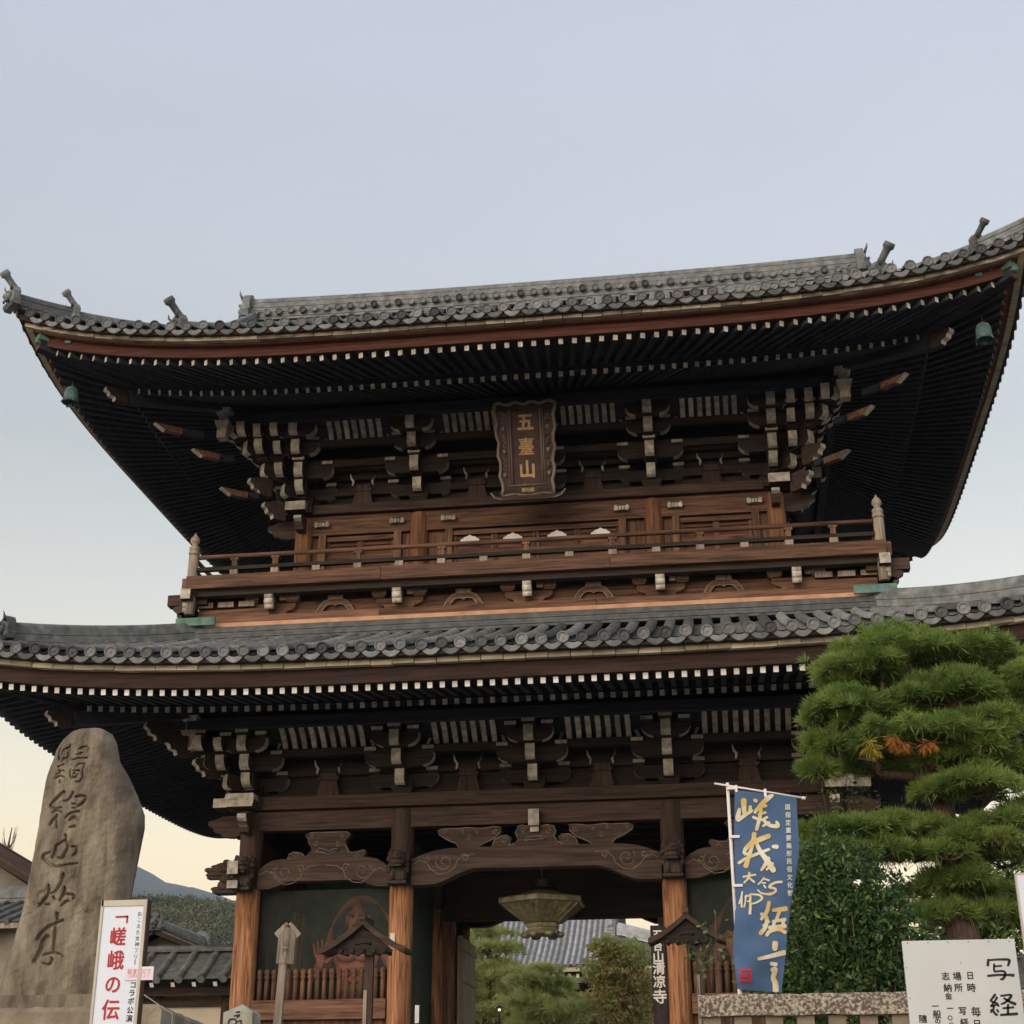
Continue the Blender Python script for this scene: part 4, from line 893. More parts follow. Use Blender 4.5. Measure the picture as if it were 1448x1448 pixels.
def koshi(x):
    """one balcony bracket: boat arm, two blocks, a scrolled nose painted pale"""
    b = place('balcony_bracket', None, GATE, (x, yk-.02, 0))
    part(arm_x(.46, .17, .13), 'bracket_arm', ['wood_brown_x', 'wood_grey_z'], parent=b, loc=(0, -.05, 11.26))
    part(arm_x(.30, .12, .11), 'bracket_arm', ['wood_brown_x', 'wood_grey_z'], parent=b, loc=(0, -.09, 11.12))
    for xx in (-.40, .40): part(MB().box((0, 0, .03), (.2, .16, .06), 0, top=(1.35, 1.2)).box((0, 0, .105), (.28, .2, .09), 0, caps={2: 1}), 'bearing_block', ['wood_brown_x', 'wood_grey_z'], parent=b, loc=(xx, -.08, 11.265))
    n = MB().box((0, .05, .23), (.17, .5, .13), 0, caps={2: 1})
    for zz, rr, yy in ((.19, .075, -.2), (.07, .07, -.2), (-.03, .055, -.17)): n.lathe([(rr, -.085), (rr, .085)], c=(0, yy, zz), n=10, ax='x', m=1)
    n.box((0, 0, .08), (.16, .36, .24), 0, caps={2: 1}); part(n, 'scroll_nose', ['wood_brown_x', 'aged_white'], parent=b, loc=(0, -.16, 11.16))
    part(MB().box((0, 0, 0), (.12, .3, .14), 0, caps={2: 1}), 'nose_block', ['wood_brown_x', 'wood_grey_z'], parent=b, loc=(.22, -.06, 11.36))
    part(MB().box((0, 0, 0), (.3, .15, .08), 0, top=(1.25, 1)), 'bearing_block', ['wood_brown_x', 'wood_grey_z'], parent=b, loc=(0, -.07, 11.04))
for x in (-5.05, -2.52, 0, 2.52, 5.05): koshi(x)
for sx in (-1, 1): 
    n = MB()
    for zz, rr in ((.12, .07), (0, .065), (-.1, .05)): n.lathe([(rr, -.085), (rr, .085)], c=(0, -.1, zz), n=10, ax='x', m=1)
    n.box((0, .05, 0), (.16, .3, .3), 0); part(n, 'scroll_nose', ['wood_brown_x', 'aged_white'], loc=(sx*6.66, -.98, 11.20))
def frog(s=1.):
    o = [(-.40, 0), (-.36, .07), (-.31, .16), (-.22, .25), (-.12, .28), (.12, .28), (.22, .25), (.31, .16), (.36, .07), (.40, 0), (.27, 0), (.24, .09), (.17, .17), (.06, .185), (0, .15), (-.06, .185), (-.17, .17), (-.24, .09), (-.27, 0)]
    m = MB().prism(o, 'y', -.07, .05, 0); m.tube([(a, -.072, b) for a, b in o[:10]], .012, n=5, m=1); m.tube([(a, -.072, b) for a, b in o[10:]], .010, n=5, m=1)
    m.box((0, -.02, .32), (.30, .15, .09), 0, caps={2: 1}).box((0, -.02, .265), (.22, .13, .05), 0); return m
fm = frog().mesh('frog_leg_strut', ['wood_brown_x', 'wood_grey_z'])
for x in (-3.80, -1.27, 1.24, 3.70): place('frog_leg_strut', fm, GATE, (x, yk-.03, 11.02))
# main ridge is above; the hall below the upper roof is closed by a ceiling
part(MB().box((0, 3.2, 13.9), (9.4, 5.3, .05)), 'upper_ceiling', 'wood_dark_x')

# ================================================================ things hung on the gate
# name plaque
PL = thing('name_plaque', 'dark red framed name plaque with gold characters hung under the upper eaves', 'plaque', (0.0, -.62, 13.31))
PL.rotation_euler = (.30, 0, 0)
H = 1.84
def wavy(x0, x1, z0, z1, n, amp, ph=0.):
    return [(x0+(x1-x0)*i/n+(amp*math.sin(i*1.9+ph) if abs(x1-x0) < abs(z1-z0) else 0), z0+(z1-z0)*i/n+(amp*math.sin(i*1.9+ph) if abs(x1-x0) >= abs(z1-z0) else 0)) for i in range(n+1)]
MB().box((0, 0, H*.52), (.60, .05, H*.80)).build('panel', 'maroon_lacquer', PL)
for sx in (-1, 1):
    P = wavy(sx*.50, sx*.60, .02, H, 14, .025, sx); Q = [(sx*.29, H*.95), (sx*.29, .10)]
    m = MB().prism(P+Q, 'y', -.05, .03, 0); m.tube([(a, -.075, b) for a, b in P], .035, n=6, m=1); m.tube([(sx*.30, -.06, .25), (sx*.30, -.06, H*.93)], .018, n=6, m=1); m.tube([(sx*.345, -.06, .2), (sx*.345, -.06, H*.93)], .010, n=6, m=1)
    for k in range(3): blob(m, (sx*.44, -.07, .42+k*.46), (.042, .03, .05), 1); m.tube([(sx*(.40+.07*(i % 2)), -.06, .50+k*.46+i*.05) for i in range(6)], .016, n=5, m=1)
    m.build('frame_side', ['maroon_lacquer', 'wood_grey_z'], PL)
m = MB().prism(wavy(-.60, .60, H, H, 12, .03)+[(.5, H-.18), (-.5, H-.18)], 'y', -.05, .03, 0); m.tube([(a, -.08, b) for a, b in wavy(-.60, .60, H, H, 12, .03)], .035, n=6, m=1); m.build('frame_top', ['wood_umber_x', 'wood_grey_z'], PL)
m = MB().prism([(-.52, .0), (-.3, .03), (0, -.01), (.3, .03), (.52, .0), (.36, .20), (-.36, .20)], 'y', -.07, .03, 0); m.tube([(-.52, -.08, .0), (-.3, -.08, .03), (0, -.08, -.01), (.3, -.08, .03), (.52, -.08, .0)], .022, n=6, m=1); m.tube([(-.36, -.075, .2), (.36, -.075, .2)], .016, n=5, m=1)
m.box((0, -.072, .105), (.36, .012, .12), 2); m.build('frame_foot', ['wood_umber_x', 'wood_grey_z', 'maroon_lacquer'], PL)
for ch, z in zip('五臺山', (1.46, .98, .52)): m = MB(); letter(m, ch, 0, z, .37, y=-.032, bold=.012 if ch != '臺' else .0045, sx=.92); m.build('character', 'gold_leaf', PL)
m = MB(); letter(m, '華光殿', 0, .105, .085, y=-.082, bold=.002); m.build('small_lettering', 'gold_leaf', PL)
m = MB().prism([(-.72, .06), (-.66, -.04), (-.5, -.09), (.5, -.09), (.66, -.04), (.72, .06), (.6, .0), (-.6, .0)], 'y', -.12, .06, 0); m.tube([(-.74, -.1, .08), (-.66, -.13, -.03), (-.5, -.13, -.08)], .018, n=5, m=1); m.tube([(.74, -.1, .08), (.66, -.13, -.03), (.5, -.13, -.08)], .018, n=5, m=1)
m.build('rest_bracket', ['wood_umber_x', 'wood_grey_z'], PL)
# wind bells
for sx in (-1, 1):
    b = thing('wind_bell', 'green copper wind bell under the left corner of the upper roof' if sx < 0 else 'green copper wind bell under the right corner of the upper roof', 'bell', (sx*8.53, -3.25, 15.0), group='wind bells of the upper roof'); b.scale = (.86, .86, .86)
    MB().lathe([(.03, .02), (.06, .0), (.13, -.05), (.155, -.12), (.165, -.30), (.185, -.40), (.175, -.40), (.15, -.30), (.13, -.12), (.05, -.04)], n=18).build('bell_body', 'bell_verdigris', b)
    MB().tube([(0, 0, .0), (0, 0, .16)], .012, n=6).lathe([(.03, .0), (.03, .03)], n=8).build('hook', 'black_iron', b)
    m = MB()
    for k in range(4): a = R(45+90*k); m.tube([(.16*math.cos(a), .16*math.sin(a), -.36), (.215*math.cos(a), .215*math.sin(a), -.43)], [.03, .012], n=5)
    m.build('rim_horns', 'bell_verdigris', b); MB().tube([(0, 0, -.1), (0, 0, -.42)], .008, n=5).box((0, 0, -.46), (.10, .01, .09)).build('clapper', 'black_iron', b)
# the big bronze lantern in the passage
LN = thing('hanging_lantern', 'large hexagonal bronze lantern hanging in the gate passage', 'lantern', (-.07, 1.5, 5.1))
def hexl(prof, m=None, mt=0, n=6): return (m or MB()).lathe(prof, n=n, m=mt, sm=False)
hexl([(.28, .86), (.46, .78), (.88, .70), (.90, .68), (.90, .60), (.84, .585)]).build('canopy', 'bronze_green', LN, rz=R(30))
hexl([(.84, .59), (.38, .27), (.31, .25)]).build('body', 'bronze_green', LN, rz=R(30))
m = MB()
for k in range(6):
    a = R(60*k); m.beam((.84*math.cos(a), .84*math.sin(a), .59), (.38*math.cos(a), .36*math.sin(a), .27), .03, .03)
    a = R(60*k+30)
    for q in (-.5, 0, .5): m.beam((.72*math.cos(a)-q*.55*math.sin(a), .72*math.sin(a)+q*.55*math.cos(a), .57), (.325*math.cos(a)-q*.22*math.sin(a), .325*math.sin(a)+q*.22*math.cos(a), .285), .02, .025)
m.build('ribs', 'bronze_green', LN, rz=R(30))
hexl([(.33, .25), (.34, .18), (.31, .17), (.31, .13), (.36, .11), (.34, .05), (.12, .03)]).build('base', 'bronze_green', LN, rz=R(30))
for k in range(6): a = R(60*k+30); blob(MB(), (.32*math.cos(a), .32*math.sin(a), .045), (.10, .10, .06)).build('foot', 'bronze_green', LN, rz=R(30))
MB().lathe([(.02, 2.1), (.02, 1.12), (.08, 1.10), (.13, 1.04), (.10, .97), (.2, .93), (.3, .91)], n=12).build('hanger', 'bronze_green', LN)
# hung temple name board beside the right-hand column
TB = thing('temple_name_board', 'tall dark board with white brush characters beside the right centre column', 'sign board', (2.17, -.16, 3.45))
MB().box((0, 0, .86), (.25, .05, 1.5)).build('board', 'dark_board', TB)
MB().box((0, .02, -.5), (.24, .08, 1.2)).build('post', 'wood_dark_z', TB)
for ch, py, s_ in zip('五台山清凉寺', (1322, 1338, 1353, 1369, 1388, 1409), (.2, .18, .22, .24, .24, .27)): m = MB(); letter(m, ch, 0, at(931, py, -.18)[2]-3.45, s_*.94, y=-.028, bold=.006); m.build('character', 'paper_white', TB)
# ================================================================ ground
def sheet(name, x0, x1, y0, y1, z, mt):
    o = MB().add([(x0, y0, z), (x1, y0, z), (x1, y1, z), (x0, y1, z)], [(0, 1, 2, 3)]).build(name, mt); o['kind'] = 'structure'; return o
sheet('ground', -4000, 4000, -400, 6000, -.01, 'asphalt')
o = MB().box((0, 36, .6), (90, 104.6, 1.2)).build('temple_terrace', 'gravel'); o['kind'] = 'structure'
o = MB()
for k in range(7): o.box((0.5, -16.25-.32*k+.16, .6-.085*(k+1)), (3.4, .32, 1.2-.17*(k+1)))
o = o.build('stone_steps', 'stone_pale'); o['kind'] = 'structure'
# ================================================================ guardian statues behind the netting
def skin_body(name, joints, bones, mt, parent, sub=2):
    """one continuous figure grown along a skeleton: joints {name: (pos, radius)}"""
    ks = list(joints); me = bpy.data.meshes.new(name); me.from_pydata([joints[k][0] for k in ks], [(ks.index(a), ks.index(b)) for a, b in bones], [])
    o = bpy.data.objects.new(name, me); COL.objects.link(o)
    md = o.modifiers.new('skin', 'SKIN'); md.use_smooth_shade = True
    for k, v in enumerate(me.skin_vertices[0].data):
        rr = joints[ks[k]][1]; v.radius = rr if isinstance(rr, tuple) else (rr, rr); v.use_root = k == 0
    s_ = o.modifiers.new('sub', 'SUBSURF'); s_.levels = sub; s_.render_levels = sub
    dg = bpy.context.evaluated_depsgraph_get(); dg.update(); m2 = bpy.data.meshes.new_from_object(o.evaluated_get(dg)); m2.name = name
    bpy.data.objects.remove(o); bpy.data.meshes.remove(me); m2.materials.clear(); m2.materials.append(MAT[mt])
    for p in m2.polygons: p.use_smooth = True
    return place(name, m2, parent)
def hand(J, B, root, wrist, up, across, fwd, s):
    """palm and five bent fingers; up = finger direction, across = towards the thumb"""
    w = Vector(wrist); U = Vector(up).normalized(); A = Vector(across).normalized(); N = Vector(fwd).normalized()
    J['palm'] = (tuple(w+U*.12*s), (.085*s, .045*s)); B.append((root, 'palm'))
    for i, (off, ln) in enumerate(((.085, .20), (.03, .235), (-.03, .22), (-.085, .175))):
        b0 = w+U*.20*s+A*off*s; sp = U+A*off*1.6
        J['k%d' % i] = (tuple(b0), .03*s); J['m%d' % i] = (tuple(b0+sp*ln*.5*s+N*.015*s), .025*s); J['t%d' % i] = (tuple(b0+sp*ln*s+N*.05*s), .018*s)
        B += [('palm', 'k%d' % i), ('k%d' % i, 'm%d' % i), ('m%d' % i, 't%d' % i)]
    J['th0'] = (tuple(w+U*.07*s+A*.11*s), .034*s); J['th1'] = (tuple(w+U*.15*s+A*.19*s), .028*s); J['th2'] = (tuple(w+U*.22*s+A*.22*s), .02*s)
    B += [('palm', 'th0'), ('th0', 'th1'), ('th1', 'th2')]
def guardian(loc, mir, label):
    g = thing('guardian_statue', label, 'statue', loc, group='guardian statues in the gate bays')
    J = {'pelvis': ((0, 0, 1.62), (.34, .26)), 'waist': ((0, -.02, 1.95), (.30, .24)), 'chest': ((0, -.05, 2.40), (.44, .30)), 'neck': ((0, -.06, 2.78), .15), 'headlow': ((0, -.12, 2.98), .19), 'head': ((0, -.12, 3.18), .20), 'top': ((0, -.10, 3.40), .10), 'knot': ((0, -.09, 3.56), .07)}
    B = [('pelvis', 'waist'), ('waist', 'chest'), ('chest', 'neck'), ('neck', 'headlow'), ('headlow', 'head'), ('head', 'top'), ('top', 'knot')]
    for s_, q in (('L', -1), ('R', 1)):
        J['hip'+s_] = ((q*.22, 0, 1.45), .22); J['knee'+s_] = ((q*.36, -.10, .85), .15); J['ank'+s_] = ((q*.42, .02, .16), .10); J['toe'+s_] = ((q*.48, -.24, .06), .09)
        B += [('pelvis', 'hip'+s_), ('hip'+s_, 'knee'+s_), ('knee'+s_, 'ank'+s_), ('ank'+s_, 'toe'+s_)]
        J['sh'+s_] = ((q*.50, -.03, 2.58), .20); B.append(('chest', 'sh'+s_))
    J['elL'] = ((-.82, -.05, 2.02), .145); J['wrL'] = ((-.62, -.45, 2.22), .085); B += [('shL', 'elL'), ('elL', 'wrL')]
    J['elR'] = ((.80, .0, 2.15), .145); J['wrR'] = ((.92, -.12, 1.62), .085); J['fist'] = ((.95, -.16, 1.45), .11); B += [('shR', 'elR'), ('elR', 'wrR'), ('wrR', 'fist')]
    hand(J, B, 'wrL', J['wrL'][0], (0, -.1, 1), (1, 0, 0), (0, -1, 0), 1.15)
    body = skin_body('body', J, B, 'statue_red', g)
    m = MB(); yb = -.30
    for q in (-1, 1):
        blob(m, (q*.07, yb, 3.17), (.045, .03, .03), 1); blob(m, (q*.075, yb+.005, 3.235), (.07, .04, .025), 0); blob(m, (q*.205, -.12, 3.12), (.04, .06, .10), 0)
    blob(m, (0, yb-.02, 3.09), (.05, .06, .06)); blob(m, (0, yb+.01, 2.99), (.085, .04, .03), 1); blob(m, (0, yb+.03, 2.91), (.09, .05, .04))
    for q in (-1, 1): blob(m, (q*.17, -.30, 2.47), (.20, .09, .15)); blob(m, (q*.08, -.26, 2.16), (.09, .05, .08)); blob(m, (q*.08, -.26, 2.0), (.09, .05, .07))
    m.build('face_and_chest', ['statue_red', 'black_iron'], g)
    m = MB().lathe([(.34, 1.80), (.42, 1.6), (.50, 1.3), (.56, 1.0), (.52, .92)], n=22); m.tube([(.36*math.cos(a), .29*math.sin(a), 1.80+.03*math.sin(3*a)) for a in np.linspace(0, 6.3, 22)], .06, n=6); m.build('skirt', 'statue_cloth', g)
    P = [(.75, .25, 1.0), (.98, .12, 1.7), (.90, .2, 2.4), (.62, .25, 3.0), (.25, .28, 3.5), (-.25, .28, 3.5), (-.62, .25, 3.0), (-.55, .2, 2.4), (-.52, .05, 1.7), (-.60, .1, 1.0)]
    m = MB(); P = [tuple(p) for p in smooth_line(P, 6)]; m.tube(P, [.06+.035*math.sin(i*.5) for i in range(len(P))], n=6); m.build('scarf', 'statue_red', g)
    MB().box((0, 0, -.12), (1.5, 1.1, .3)).box((0, 0, -.45), (1.8, 1.3, .36)).build('plinth', 'wood_umber_x', g)
    if mir: g.scale = (-1, 1, 1)
    return g
guardian((-3.62, 1.45, 2.36), False, 'red guardian statue with a raised open hand behind netting in the left bay')
guardian((3.85, 1.55, 2.36), True, 'red guardian statue behind netting in the right bay beside the blue banner')
# ================================================================ signposts before the gate
def roofed_post(name, loc, s, label, rzz, post_h, off):
    """a small curved gable roof of boards over a notice post"""
    g = thing(name, label, 'signpost', loc, rzz, 'roofed notice posts before the gate')
    W_, D_ = .64*s, .5*s; prof = []
    for i in range(-8, 9):
        q = i/8; prof.append((q*W_, .40*s*(1-abs(q))**1.35))
    th = .055*s
    for lo, hi, nm in ((-8, 0, 'roof_slope'), (0, 8, 'roof_slope')):
        pts = prof[lo+8:hi+9]; poly = pts+[(a, b+th) for a, b in pts[::-1]]
        MB().prism(poly, 'y', -D_/2, D_/2, 0).build(nm, 'wood_umber_x', g)
    for y in (-D_/2-.02, D_/2-.03):
        pts = [(a, b-.02*s) for a, b in prof]; poly = pts+[(a*.985, b+th*1.7) for a, b in pts[::-1]]; MB().prism(poly, 'y', y, y+.05, 0).build('barge_board', 'wood_umber_x', g)
    m = MB().box((0, 0, .46*s), (.10*s, D_*1.05, .09*s)); m.box((0, -D_/2-.02, .50*s), (.09*s, .05, .10*s)); m.build('ridge_board', 'wood_umber_x', g)
    m = MB()
    tri = [(-.44*s, .02*s), (-.30*s, -.03*s), (-.2*s, -.01*s), (-.1*s, -.04*s), (0, -.01*s), (.1*s, -.04*s), (.2*s, -.01*s), (.3*s, -.03*s), (.44*s, .02*s), (.22*s, .2*s), (0, .34*s), (-.22*s, .2*s)]
    m.prism(tri, 'y', -D_/2+.08, -D_/2+.12, 0); m.tube([(-.12*s, -D_/2+.075, .12*s), (0, -D_/2+.07, .15*s), (.12*s, -D_/2+.075, .12*s)], .02*s, n=5, m=1); m.build('gable_carving', ['wood_dark_x', 'black_iron'], g)
    for k in range(-2, 3): MB().box((k*.16*s, 0, .02*s), (.05*s, D_*.9, .05*s)).build('roof_batten', 'wood_dark_y', g)
    MB().box((off, .0, -post_h/2+.1), (.125*s, .11*s, post_h)).build('post', 'wood_grey_z' if False else 'wood_umber_z', g)
    MB().box((off-.035*s, -.06*s, -post_h/2-.25), (.05*s, .02*s, post_h-.5)).build('post_batten', 'wood_grey_z', g)
    return g
p = at(517, 1349, -6); roofed_post('roofed_signpost', (p[0], -6, p[2]), .98, 'brown signpost with a little gabled roof in front of the left bay', 0, p[2]-1.2, .06)
p = at(972, 1334, -2.2); roofed_post('roofed_signpost', (p[0], -2.2, p[2]), .98, 'brown signpost with a little gabled roof in front of the right centre column', 0, p[2]-1.2, .18)
# small house-shaped wooden sign on a stake
p = at(403, 1363, -8); g = thing('stake_sign', 'small weathered house-shaped sign board on a pale wooden stake', 'sign', (p[0], -8, p[2]))
m = MB().prism([(-.115, 0), (.115, 0), (.115, .36), (0, .47), (-.115, .36)], 'y', -.03, .03, 0); m.build('board', 'wood_grey_z', g)
for sx in (-1, 1): MB().beam((0, 0, .50), (sx*.15, 0, .35), .09, .02, up=(0, 1, 0)).build('roof_strip', 'wood_grey_z', g)
m = MB(); column_text(m, '山門', .0, .26, .09, .11, y=-.033); m.build('lettering', 'ink_black', g)
MB().box((-.03, .02, -(p[2]-1.2)/2), (.10, .07, p[2]-1.2)).build('stake', 'wood_grey_z', g); g.rotation_euler = (0, R(2.5), 0)
# ================================================================ the stone monument with carved characters
YM = -14.5
def mx(px, py): p = at(px, py, YM); return p[0], p[2]
MON = thing('stone_monument', 'tall rough standing stone carved with large cursive characters', 'monument', (-2.5, YM, 2.68))
Lpx = [(130, 1030), (118, 1031), (105, 1037), (92, 1050), (84, 1065), (78, 1085), (70, 1110), (63, 1145), (57, 1190), (50, 1235), (42, 1275), (33, 1310), (22, 1345), (10, 1385), (3, 1416)]
Rpx = [(130, 1030), (146, 1031), (158, 1038), (165, 1052), (170, 1078), (182, 1098), (190, 1115), (197, 1132), (204, 1152), (204, 1170), (198, 1200), (192, 1230), (185, 1265), (178, 1300), (170, 1340), (164, 1380), (160, 1416)]
Lw = np.array([mx(*p) for p in Lpx]); Rw = np.array([mx(*p) for p in Rpx])
NZ, NU = 400, 190
zs = np.linspace(2.66, Lw[0, 1]-.004, NZ)
zs = Lw[0, 1]-(Lw[0, 1]-2.66)*(np.linspace(0, 1, NZ)**1.25); zs[0] -= .002
xl = np.interp(zs, Lw[::-1, 1], Lw[::-1, 0]); xr = np.interp(zs, Rw[::-1, 1], Rw[::-1, 0])
u = np.linspace(-1, 1, NU); UU, ZZ = np.meshgrid(u, zs); XX = xl[:, None]+(xr-xl)[:, None]*(UU+1)/2
def wob(x, z, f, seed):
    r_ = np.random.default_rng(seed); o = np.zeros_like(x)
    for k in range(7):
        a, b = r_.normal(size=2)*f*(1+.5*k); o += np.sin(a*x+b*z+r_.uniform(0, 6.28))/(1+.6*k)
    return o
dep = .42*np.minimum(1, ((xr-xl)/.7))[:, None]
UE = np.where(UU > 0, np.clip((UU-.42)/.58, 0, 1), np.clip((-UU-.55)/.45, 0, 1))
YY = -dep*np.sqrt(np.clip(1-UE**2.2, 0, 1))*.62+.010*wob(XX, ZZ, 2, 1)+.0025*wob(XX, ZZ, 13, 2)+.0016*wob(XX, ZZ, 37, 4)
K7 = lambda L_: [(60+a/6.58, 1180+b/6.58, w/6.58) for a, b, w in L_]
K6 = lambda L_: [(80+a/10.34, 1040+b/10.34, w/10.34) for a, b, w in L_]
MSTR = [K6(s) for s in (
 [(425, 265, 22), (500, 235, 34), (560, 225, 22)], [(405, 345, 22), (470, 330, 30), (515, 315, 20)], [(365, 435, 26), (450, 405, 26), (575, 400, 22)],
 [(360, 580, 18), (350, 640, 24), (362, 710, 20)], [(410, 540, 18), (470, 500, 26), (545, 495, 20), (530, 600, 24), (525, 700, 26), (480, 760, 28), (425, 752, 20)], [(400, 600, 20), (470, 590, 24), (490, 605, 18)], [(400, 640, 20), (420, 635, 20)], [(390, 690, 26), (430, 685, 22), (460, 650, 18)],
 [(180, 250, 16), (155, 330, 26), (170, 430, 28)], [(315, 195, 24), (300, 240, 26), (230, 280, 24), (205, 340, 18)], [(290, 330, 20), (290, 400, 26), (235, 410, 30), (215, 465, 20)], [(175, 545, 24), (250, 505, 30)], [(190, 595, 26), (265, 600, 26)], [(155, 660, 22), (215, 620, 28)], [(140, 715, 22), (215, 675, 26), (280, 705, 22)], [(205, 740, 22), (212, 775, 30)],
 [(265, 915, 60), (190, 980, 45), (90, 1080, 34), (75, 1115, 40), (140, 1150, 26), (235, 1130, 30)], [(110, 1210, 22), (170, 1175, 26), (240, 1205, 22)], [(175, 1245, 34), (120, 1320, 50), (75, 1385, 44)], [(165, 1240, 26), (170, 1340, 30), (172, 1430, 34)],
 [(405, 920, 44), (370, 990, 40), (320, 1035, 30), (265, 1040, 22)], [(440, 985, 30), (520, 965, 40), (590, 990, 36), (550, 1060, 46), (475, 1115, 40)], [(390, 1080, 24), (440, 1085, 26)], [(390, 1145, 22), (455, 1140, 22)], [(290, 1285, 22), (370, 1215, 34), (495, 1190, 34)], [(350, 1320, 30), (410, 1275, 50), (480, 1315, 34)], [(360, 1420, 30), (430, 1405, 38)])]
MSTR += [K7(s) for s in (
 [(325, 55, 26), (330, 90, 24), (285, 125, 20), (240, 155, 24), (235, 190, 30), (205, 265, 24)], [(330, 110, 22), (345, 160, 28), (320, 220, 32), (290, 262, 26), (258, 262, 16)], [(380, 160, 18), (420, 165, 26), (425, 210, 28), (390, 240, 22)], [(190, 212, 14), (140, 230, 26), (120, 260, 34), (170, 310, 30), (230, 345, 26), (300, 335, 22), (380, 318, 20), (435, 315, 18)],
 [(172, 515, 24), (168, 590, 28), (130, 650, 36), (85, 700, 32)], [(140, 690, 16), (175, 688, 24)], [(300, 415, 34), (280, 500, 32), (240, 560, 28), (190, 590, 16)], [(212, 620, 24), (222, 640, 24)], [(315, 530, 26), (310, 580, 34), (275, 650, 30)], [(320, 600, 20), (370, 595, 26), (405, 620, 22), (385, 640, 14)], [(285, 705, 14), (325, 665, 24), (355, 655, 18)],
 [(248, 775, 34), (250, 830, 26)], [(300, 835, 26), (240, 860, 26), (160, 900, 30), (95, 970, 36), (70, 1010, 30)], [(160, 990, 50), (120, 1030, 44), (105, 1095, 40), (50, 1200, 40), (30, 1215, 24)], [(235, 870, 24), (222, 1000, 30), (210, 1125, 26)], [(120, 1155, 16), (190, 1135, 20), (260, 1140, 20), (305, 1170, 16)], [(120, 1225, 14), (170, 1240, 22), (200, 1200, 30), (195, 1180, 20)])]
# rough-split surface: fractal relief with a few deeper chips
fz, fu = np.fft.fftfreq(NZ)[:, None]*NZ/2.5, np.fft.fftfreq(NU)[None]*NU/.9
frac = np.real(np.fft.ifft2(np.fft.fft2(np.random.default_rng(8).normal(size=(NZ, NU)))/np.maximum(1.2, np.hypot(fz, fu))**1.45)); frac /= frac.std()
YY = YY+.0042*frac+.010*np.clip(frac-1.5, 0, 1.2)
carve = np.zeros_like(XX)
ppm = abs(at(130, 1200, YM)[0]-at(131, 1200, YM)[0])
for st in MSTR:
    P = []
    for a, b, w in st: x, z = mx(a, b); P.append((x, z, w*ppm*1.05))
    Q = smooth_line(P, 5); lo = Q[:, :2].min(0)-.05; hi = Q[:, :2].max(0)+.05
    I = np.where((XX > lo[0]) & (XX < hi[0]) & (ZZ > lo[1]) & (ZZ < hi[1])); q = np.stack([XX[I], ZZ[I]], -1)
    best = np.full(len(q), -1.)
    for i in range(len(Q)-1):
        a, b = Q[i, :2], Q[i+1, :2]; ab = b-a; t = np.clip(((q-a)@ab)/(ab@ab+1e-12), 0, 1); d = np.linalg.norm(q-a-t[:, None]*ab, axis=1); w = (Q[i, 2]+(Q[i+1, 2]-Q[i, 2])*t)/2
        best = np.maximum(best, np.clip((w-d)/.006, 0, 1))
    carve[I] = np.maximum(carve[I], best)
YY = YY+carve*.042
V = np.stack([XX+2.5, YY, ZZ-2.68], -1).reshape(-1, 3)
ii = (np.arange(NZ-1)[:, None]*NU+np.arange(NU-1)[None]).ravel(); F = np.stack([ii, ii+NU, ii+NU+1, ii+1], -1)
Vb = V.copy().reshape(NZ, NU, 3)[:, ::6]; nb = Vb.shape[1]; Vb[:, :, 1] = (dep*.5*np.sqrt(np.clip(1-np.abs(u[::6])**2.5, 0, 1))[None]); Vb = Vb.reshape(-1, 3)
jj = (np.arange(NZ-1)[:, None]*nb+np.arange(nb-1)[None]).ravel()+len(V); Fb = np.stack([jj, jj+1, jj+nb+1, jj+nb], -1)
place('carved_stone', np_mesh('carved_stone', np.vstack([V, Vb]), np.vstack([F, Fb]), 'stone_monument', smooth=True), MON)
m = MB(); ridgeless = MB().box((-.40, .1, -.06), (1.9, 1.1, .14)).box((-.40, .1, -.8), (1.95, 1.2, 1.36)); ridgeless.build('monument_base', 'stone_monument', MON)
# ================================================================ stone fences
def post_fence(name, label, p0, p1, ztop, zbase, rail_h, rail_d, w, gap, mats, first=True):
    g = thing(name, label, 'fence', (p0[0], p0[1], zbase)); a = Vector((0, 0, 0)); b = Vector((p1[0]-p0[0], p1[1]-p0[1], 0)); L_ = b.length; d = b.normalized(); ang = math.atan2(d.y, d.x)
    m = MB(); n = 40; V = []; rr = np.random.default_rng(3)
    for i in range(n+1):
        for y, z in ((-rail_d/2, 0), (-rail_d/2, rail_h*.75), (-rail_d/2+.04, rail_h), (rail_d/2-.04, rail_h), (rail_d/2, rail_h*.75), (rail_d/2, 0)):
            j = rr.normal(size=2)*.003; V.append((L_*i/n, y+j[0], ztop-zbase-rail_h+z+j[1]))
    m.add(V, [(i*6+k, i*6+(k+1) % 6, (i+1)*6+(k+1) % 6, (i+1)*6+k) for i in range(n) for k in range(6)]+[(0, 1, 2, 3, 4, 5), tuple(n*6+k for k in range(6))[::-1]]); m.build('top_rail', mats[0], g, rz=ang)
    pm = MB().box((0, 0, (ztop-zbase-rail_h)/2), (w, w*.9, ztop-zbase-rail_h-.003)).mesh('fence_post', mats[1]); k = int((L_-w)/(w+gap))
    for i in range(k+1):
        t = w*.75+(L_-1.5*w)*i/k; place('fence_post', pm, g, tuple(d*t), rz=ang+random.uniform(-.04, .04))
    MB().box((L_/2, 0, .07), (L_, .3, .14)).build('kerb_stone', mats[1], g, rz=ang)
    return g
YF = -15.; a, b = at(987, 1409, YF), at(1460, 1405, YF)
post_fence('stone_fence', 'low stone post fence with a lichen-speckled rail before the shrub', (a[0], YF), (a[0]+4.6, YF), a[2]+.005, 1.2, .165, .22, .135, .10, ['stone_lichen', 'stone_fence'])
a = at(209, 1420, -15.3); b_ = at(330, 1441.5, -10.6)
